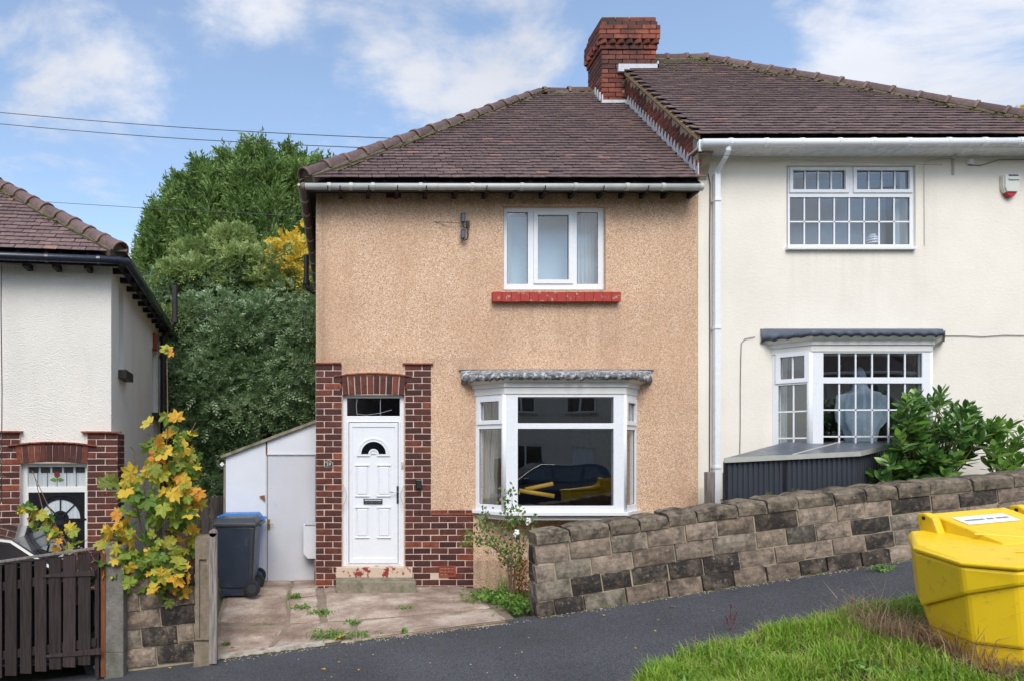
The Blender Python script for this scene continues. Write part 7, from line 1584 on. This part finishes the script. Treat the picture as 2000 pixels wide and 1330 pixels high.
# ================================================================ cars
def car(name, loc, rz, paint, label, s=(1, 1, 1)):
    t = thing(name, loc, label, 'car', rot=Rz(rz)); T0 = Tm(*loc) @ Rz(rz) @ Sc(*s)
    low = [(-2.02, .30), (-2.08, .62), (-2.0, .92), (-1.85, 1.02), (.92, 1.00), (1.55, .90), (1.95, .72), (2.06, .50), (2.02, .26), (1.70, .22), (-1.6, .22)]
    m = MB(T0); n = len(low); vs_ = []
    for y, k in ((-.84, .965), (-.88, 1), (.88, 1), (.84, .965)):
        vs_ += [(x*k, y*(1-.10*max(0, (z-.7))/.3)*(1 if abs(x) < 1.7 else .93), z if z < .6 else z*(.985 if k < 1 else 1)) for x, z in low]
    fs = [(j*n+i, j*n+(i+1) % n, (j+1)*n+(i+1) % n, (j+1)*n+i) for j in range(3) for i in range(n)]+[tuple(range(n))[::-1], tuple(3*n+i for i in range(n))]
    m.add(vs_, fs); m.build('body', paint, t, bevel=.03)
    gh_ = [(-1.93, 1.0), (-1.72, 1.40), (-1.45, 1.49), (-.3, 1.53), (.12, 1.48), (1.0, .99)]; yw = lambda z: .80-.26*(z-1.0)
    m = MB(T0); q = len(gh_); m.add([(x, -yw(z), z) for x, z in gh_]+[(x, yw(z), z) for x, z in gh_], [tuple(range(q)), tuple(range(2*q-1, q-1, -1))]+[(i+1, i, q+i, q+i+1) for i in range(q-1)]); m.build('cabin', paint, t, bevel=.035)
    for sg in (-1, 1):
        for (a, b, c_, d_) in (((-1.62, 1.06), (-1.08, 1.06), (-1.08, 1.42), (-1.45, 1.40)), ((-1.0, 1.05), (-.18, 1.05), (-.18, 1.46), (-1.0, 1.43)), ((-.1, 1.05), (.78, 1.05), (.12, 1.42), (-.1, 1.46))):
            m = MB(T0); m.add([(x, sg*(yw(z)+.006), z) for x, z in (a, b, c_, d_)], [(0, 1, 2, 3) if sg < 0 else (3, 2, 1, 0)]); m.build('side_window', 'carglass', t)
        m = MB(T0); m.box(.55, .72, sg*.93-.06, sg*.93+.06, 1.0, 1.12); m.build('door_mirror', paint, t, bevel=.02)
        m = MB(T0); m.box(-2.07, -1.93, sg*.74-.09, sg*.74+.09, .82, 1.08); m.build('tail_lamp', 'taillight', t, bevel=.02)
        m = MB(T0); m.box(1.80, 1.99, sg*.66-.14, sg*.66+.14, .62, .76); m.build('headlight', 'glass', t, bevel=.03)
        for x in (-1.28, 1.28):
            m = MB(T0); m.cyl((x, sg*.70, .31), (x, sg*.89, .31), .31, n=28); wl = m.build('wheel', 'rubber', t, bevel=.02)
            m = MB(T0)
            m.cyl((x, sg*.885, .31), (x, sg*.898, .31), .07, n=12)
            for k in range(5):
                a = k*2*math.pi/5; m.hexa([(x-.03*math.sin(a), sg*.885, .31+.03*math.cos(a)), (x+.20*math.cos(a)-.03*math.sin(a), sg*.885, .31+.20*math.sin(a)+.03*math.cos(a)), (x+.20*math.cos(a)+.03*math.sin(a), sg*.885, .31+.20*math.sin(a)-.03*math.cos(a)), (x+.03*math.sin(a), sg*.885, .31-.03*math.cos(a))],
                                                          [(x-.03*math.sin(a), sg*.899, .31+.03*math.cos(a)), (x+.20*math.cos(a)-.03*math.sin(a), sg*.899, .31+.20*math.sin(a)+.03*math.cos(a)), (x+.20*math.cos(a)+.03*math.sin(a), sg*.899, .31+.20*math.sin(a)-.03*math.cos(a)), (x+.03*math.sin(a), sg*.899, .31-.03*math.cos(a))])
            m.build('rim', 'alloy', wl)
    def scr(a, b, nm, w_=.9):
        nx_, nz_ = (b[1]-a[1]), -(b[0]-a[0]); l = math.hypot(nx_, nz_); o_ = (nx_/l*.008, nz_/l*.008); s_ = 1 if (a[0] > -.5) else 1
        m = MB(T0); P = [(a[0]*.97+b[0]*.03, -yw(a[1])*w_, a[1]+.03), (a[0]*.97+b[0]*.03, yw(a[1])*w_, a[1]+.03), (b[0], yw(b[1])*w_, b[1]-.03), (b[0], -yw(b[1])*w_, b[1]-.03)]
        m.add([(x+(.012 if a[0] > 0 else -.012), y, z+.012) for x, y, z in P], [(0, 1, 2, 3)]); m.build(nm, 'screen', t)
    scr((1.0, .99), (.12, 1.48), 'windscreen'); scr((-1.93, 1.0), (-1.72, 1.40), 'rear_window')
    m = MB(T0); m.box(2.0, 2.075, -.26, .26, .42, .52); m.build('number_plate', 'label', t)
    return t
car('parked_car', (-3.70, 7.90, G(-3.7, 7.9)+.04), R(5), 'carblack', 'small black car parked behind the slatted gate', (.92, .86, 1.05))
car('parked_car', (5.9, -3.2, G(5.9, -3.2)-.10), R(180), 'carpaint', 'dark blue car parked across the road, seen mirrored in the bay')
# houses across the road (seen in the window reflections)
def far_house(x0_, x1_, Y, wallm, label):
    t = thing('terraced_house', ((x0_+x1_)/2, Y, -.3), label, 'house'); zt_ = 4.9; m = MB()
    hl_ = [(x0_+.6, x0_+2.2, .9, 2.1), (x0_+.7, x0_+1.9, 3.3, 4.5), (x0_+3.2, x0_+4.1, -.2, 1.9), (x0_+3.0, x0_+4.2, 3.3, 4.5)]
    m.panel(x0_, x1_, -.8, zt_, hl_, Y, Y-.2); m.box(x0_, x1_, Y-7, Y-6.8, -.8, zt_); m.box(x0_, x0_+.2, Y-6.8, Y-.2, -.8, zt_); m.box(x1_-.2, x1_, Y-6.8, Y-.2, -.8, zt_); m.build('wall', wallm, t)
    for (a, b, c_, d_) in hl_:
        if c_ < 0:
            m = MB(); m.box(a, b, Y-.12, Y-.06, c_, d_); m.build('door', 'upvc', t); continue
        m = MB(); m.panel(a, b, c_, d_, [(a+.08, (a+b)/2-.04, c_+.08, d_-.08), ((a+b)/2+.04, b-.08, c_+.08, d_-.08)], Y-.12, Y-.06); w_ = m.build('window', 'upvc', t)
        m = MB(); m.box(a+.02, b-.02, Y-.10, Y-.09, c_+.02, d_-.02); m.build('pane', 'glassdark', w_); m = MB(); m.box(a-.05, b+.05, Y-.05, Y+.06, c_-.1, c_); m.build('sill', 'lip', w_)
    m = MB(); m.prism([(0, Y+.35, zt_-.1), (0, Y-3.5, zt_+2.7), (0, Y-7.35, zt_-.1)], (x0_, 0, 0), (x1_, 0, 0)); rf = m.build('roof', 'tile', t)
    m = MB(); m.box(x0_+.1, x0_+.9, Y-3.9, Y-3.1, zt_+2.2, zt_+3.7); m.build('chimney', 'chimbrick', rf)
    m = MB(); m.tube([(x0_, Y+.4, zt_-.1), (x1_, Y+.4, zt_-.1)], .06, 8); m.build('gutter', 'upvc', t)
for i, x in enumerate((-16, -10.6, -5.2, .4, 5.8, 11.4, 17.0, 22.6)):
    far_house(x, x+5.2, -9.6, ['cream', 'brick', 'roughcast', 'brick', 'roughcast', 'brick', 'cream', 'brick'][i], ['cream', 'brick-red', 'white roughcast', 'dark brick', 'plain white', 'red brick', 'pale cream', 'end brick'][i]+' terraced house across the road, number '+['one', 'two', 'three', 'four', 'five', 'six', 'seven', 'eight'][i]+' from the west')

# grit, crumbs and moss along the wall foot and pavement edges
gm = MB()
for _ in range(900):
    k = random.random()
    if k < .55: x = random.uniform(2.1, 8); y = WY-.02-abs(random.gauss(0, .04)); 
    elif k < .75: x = random.uniform(-1.4, 2.0); y = 7.17-abs(random.gauss(0, .05))
    elif k < .9: x = random.uniform(2.1, 5); y = verge_edge(x)+abs(random.gauss(0, .07))
    else: x = random.uniform(-3, 2); y = random.uniform(4.9, 7.1)
    q = random.uniform(.002, .007); gm.ball((x, y, G(x, y)+.006), q*1.4, q, q*.7, 5, 3)
gm.build('loose_grit', 'lip', kind='stuff')
gm = MB()
for _ in range(520):
    x = random.uniform(2.1, 9); y = WY+.005-abs(random.gauss(0, .018)); q = random.uniform(.006, .018); gm.ball((x, y, G(x, y)+.006), q*1.8, q, q*.5, 6, 3)
for _ in range(150):
    x = random.uniform(-1.35, 1.8); y = random.gauss(7.19, .012); q = random.uniform(.005, .013); gm.ball((x, y, G(x, y)+.01), q*1.8, q, q*.5, 6, 3)
gm.build('edge_moss', 'moss', kind='stuff')
for i, (x, y, lb) in enumerate([(2.5, 4.95, 'broad-leaved weed near the left tip of the verge'), (3.1, 5.1, 'green plantain weed in the middle of the verge'), (3.6, 4.7, 'leafy weed in the verge grass left of the grit bin'), (2.9, 5.45, 'weed near the upper edge of the verge'), (3.9, 4.4, 'clover-like weed by the grit bin corner'), (4.3, 4.1, 'pale green weed in front of the grit bin')]):
    tuft('verge_weed', lb, 'weed', (x, y, G(x, y)+vmount(x, y)+.01), 70, (.09, .07, 0), .07, 'weed', .012, .032, flat=.6)
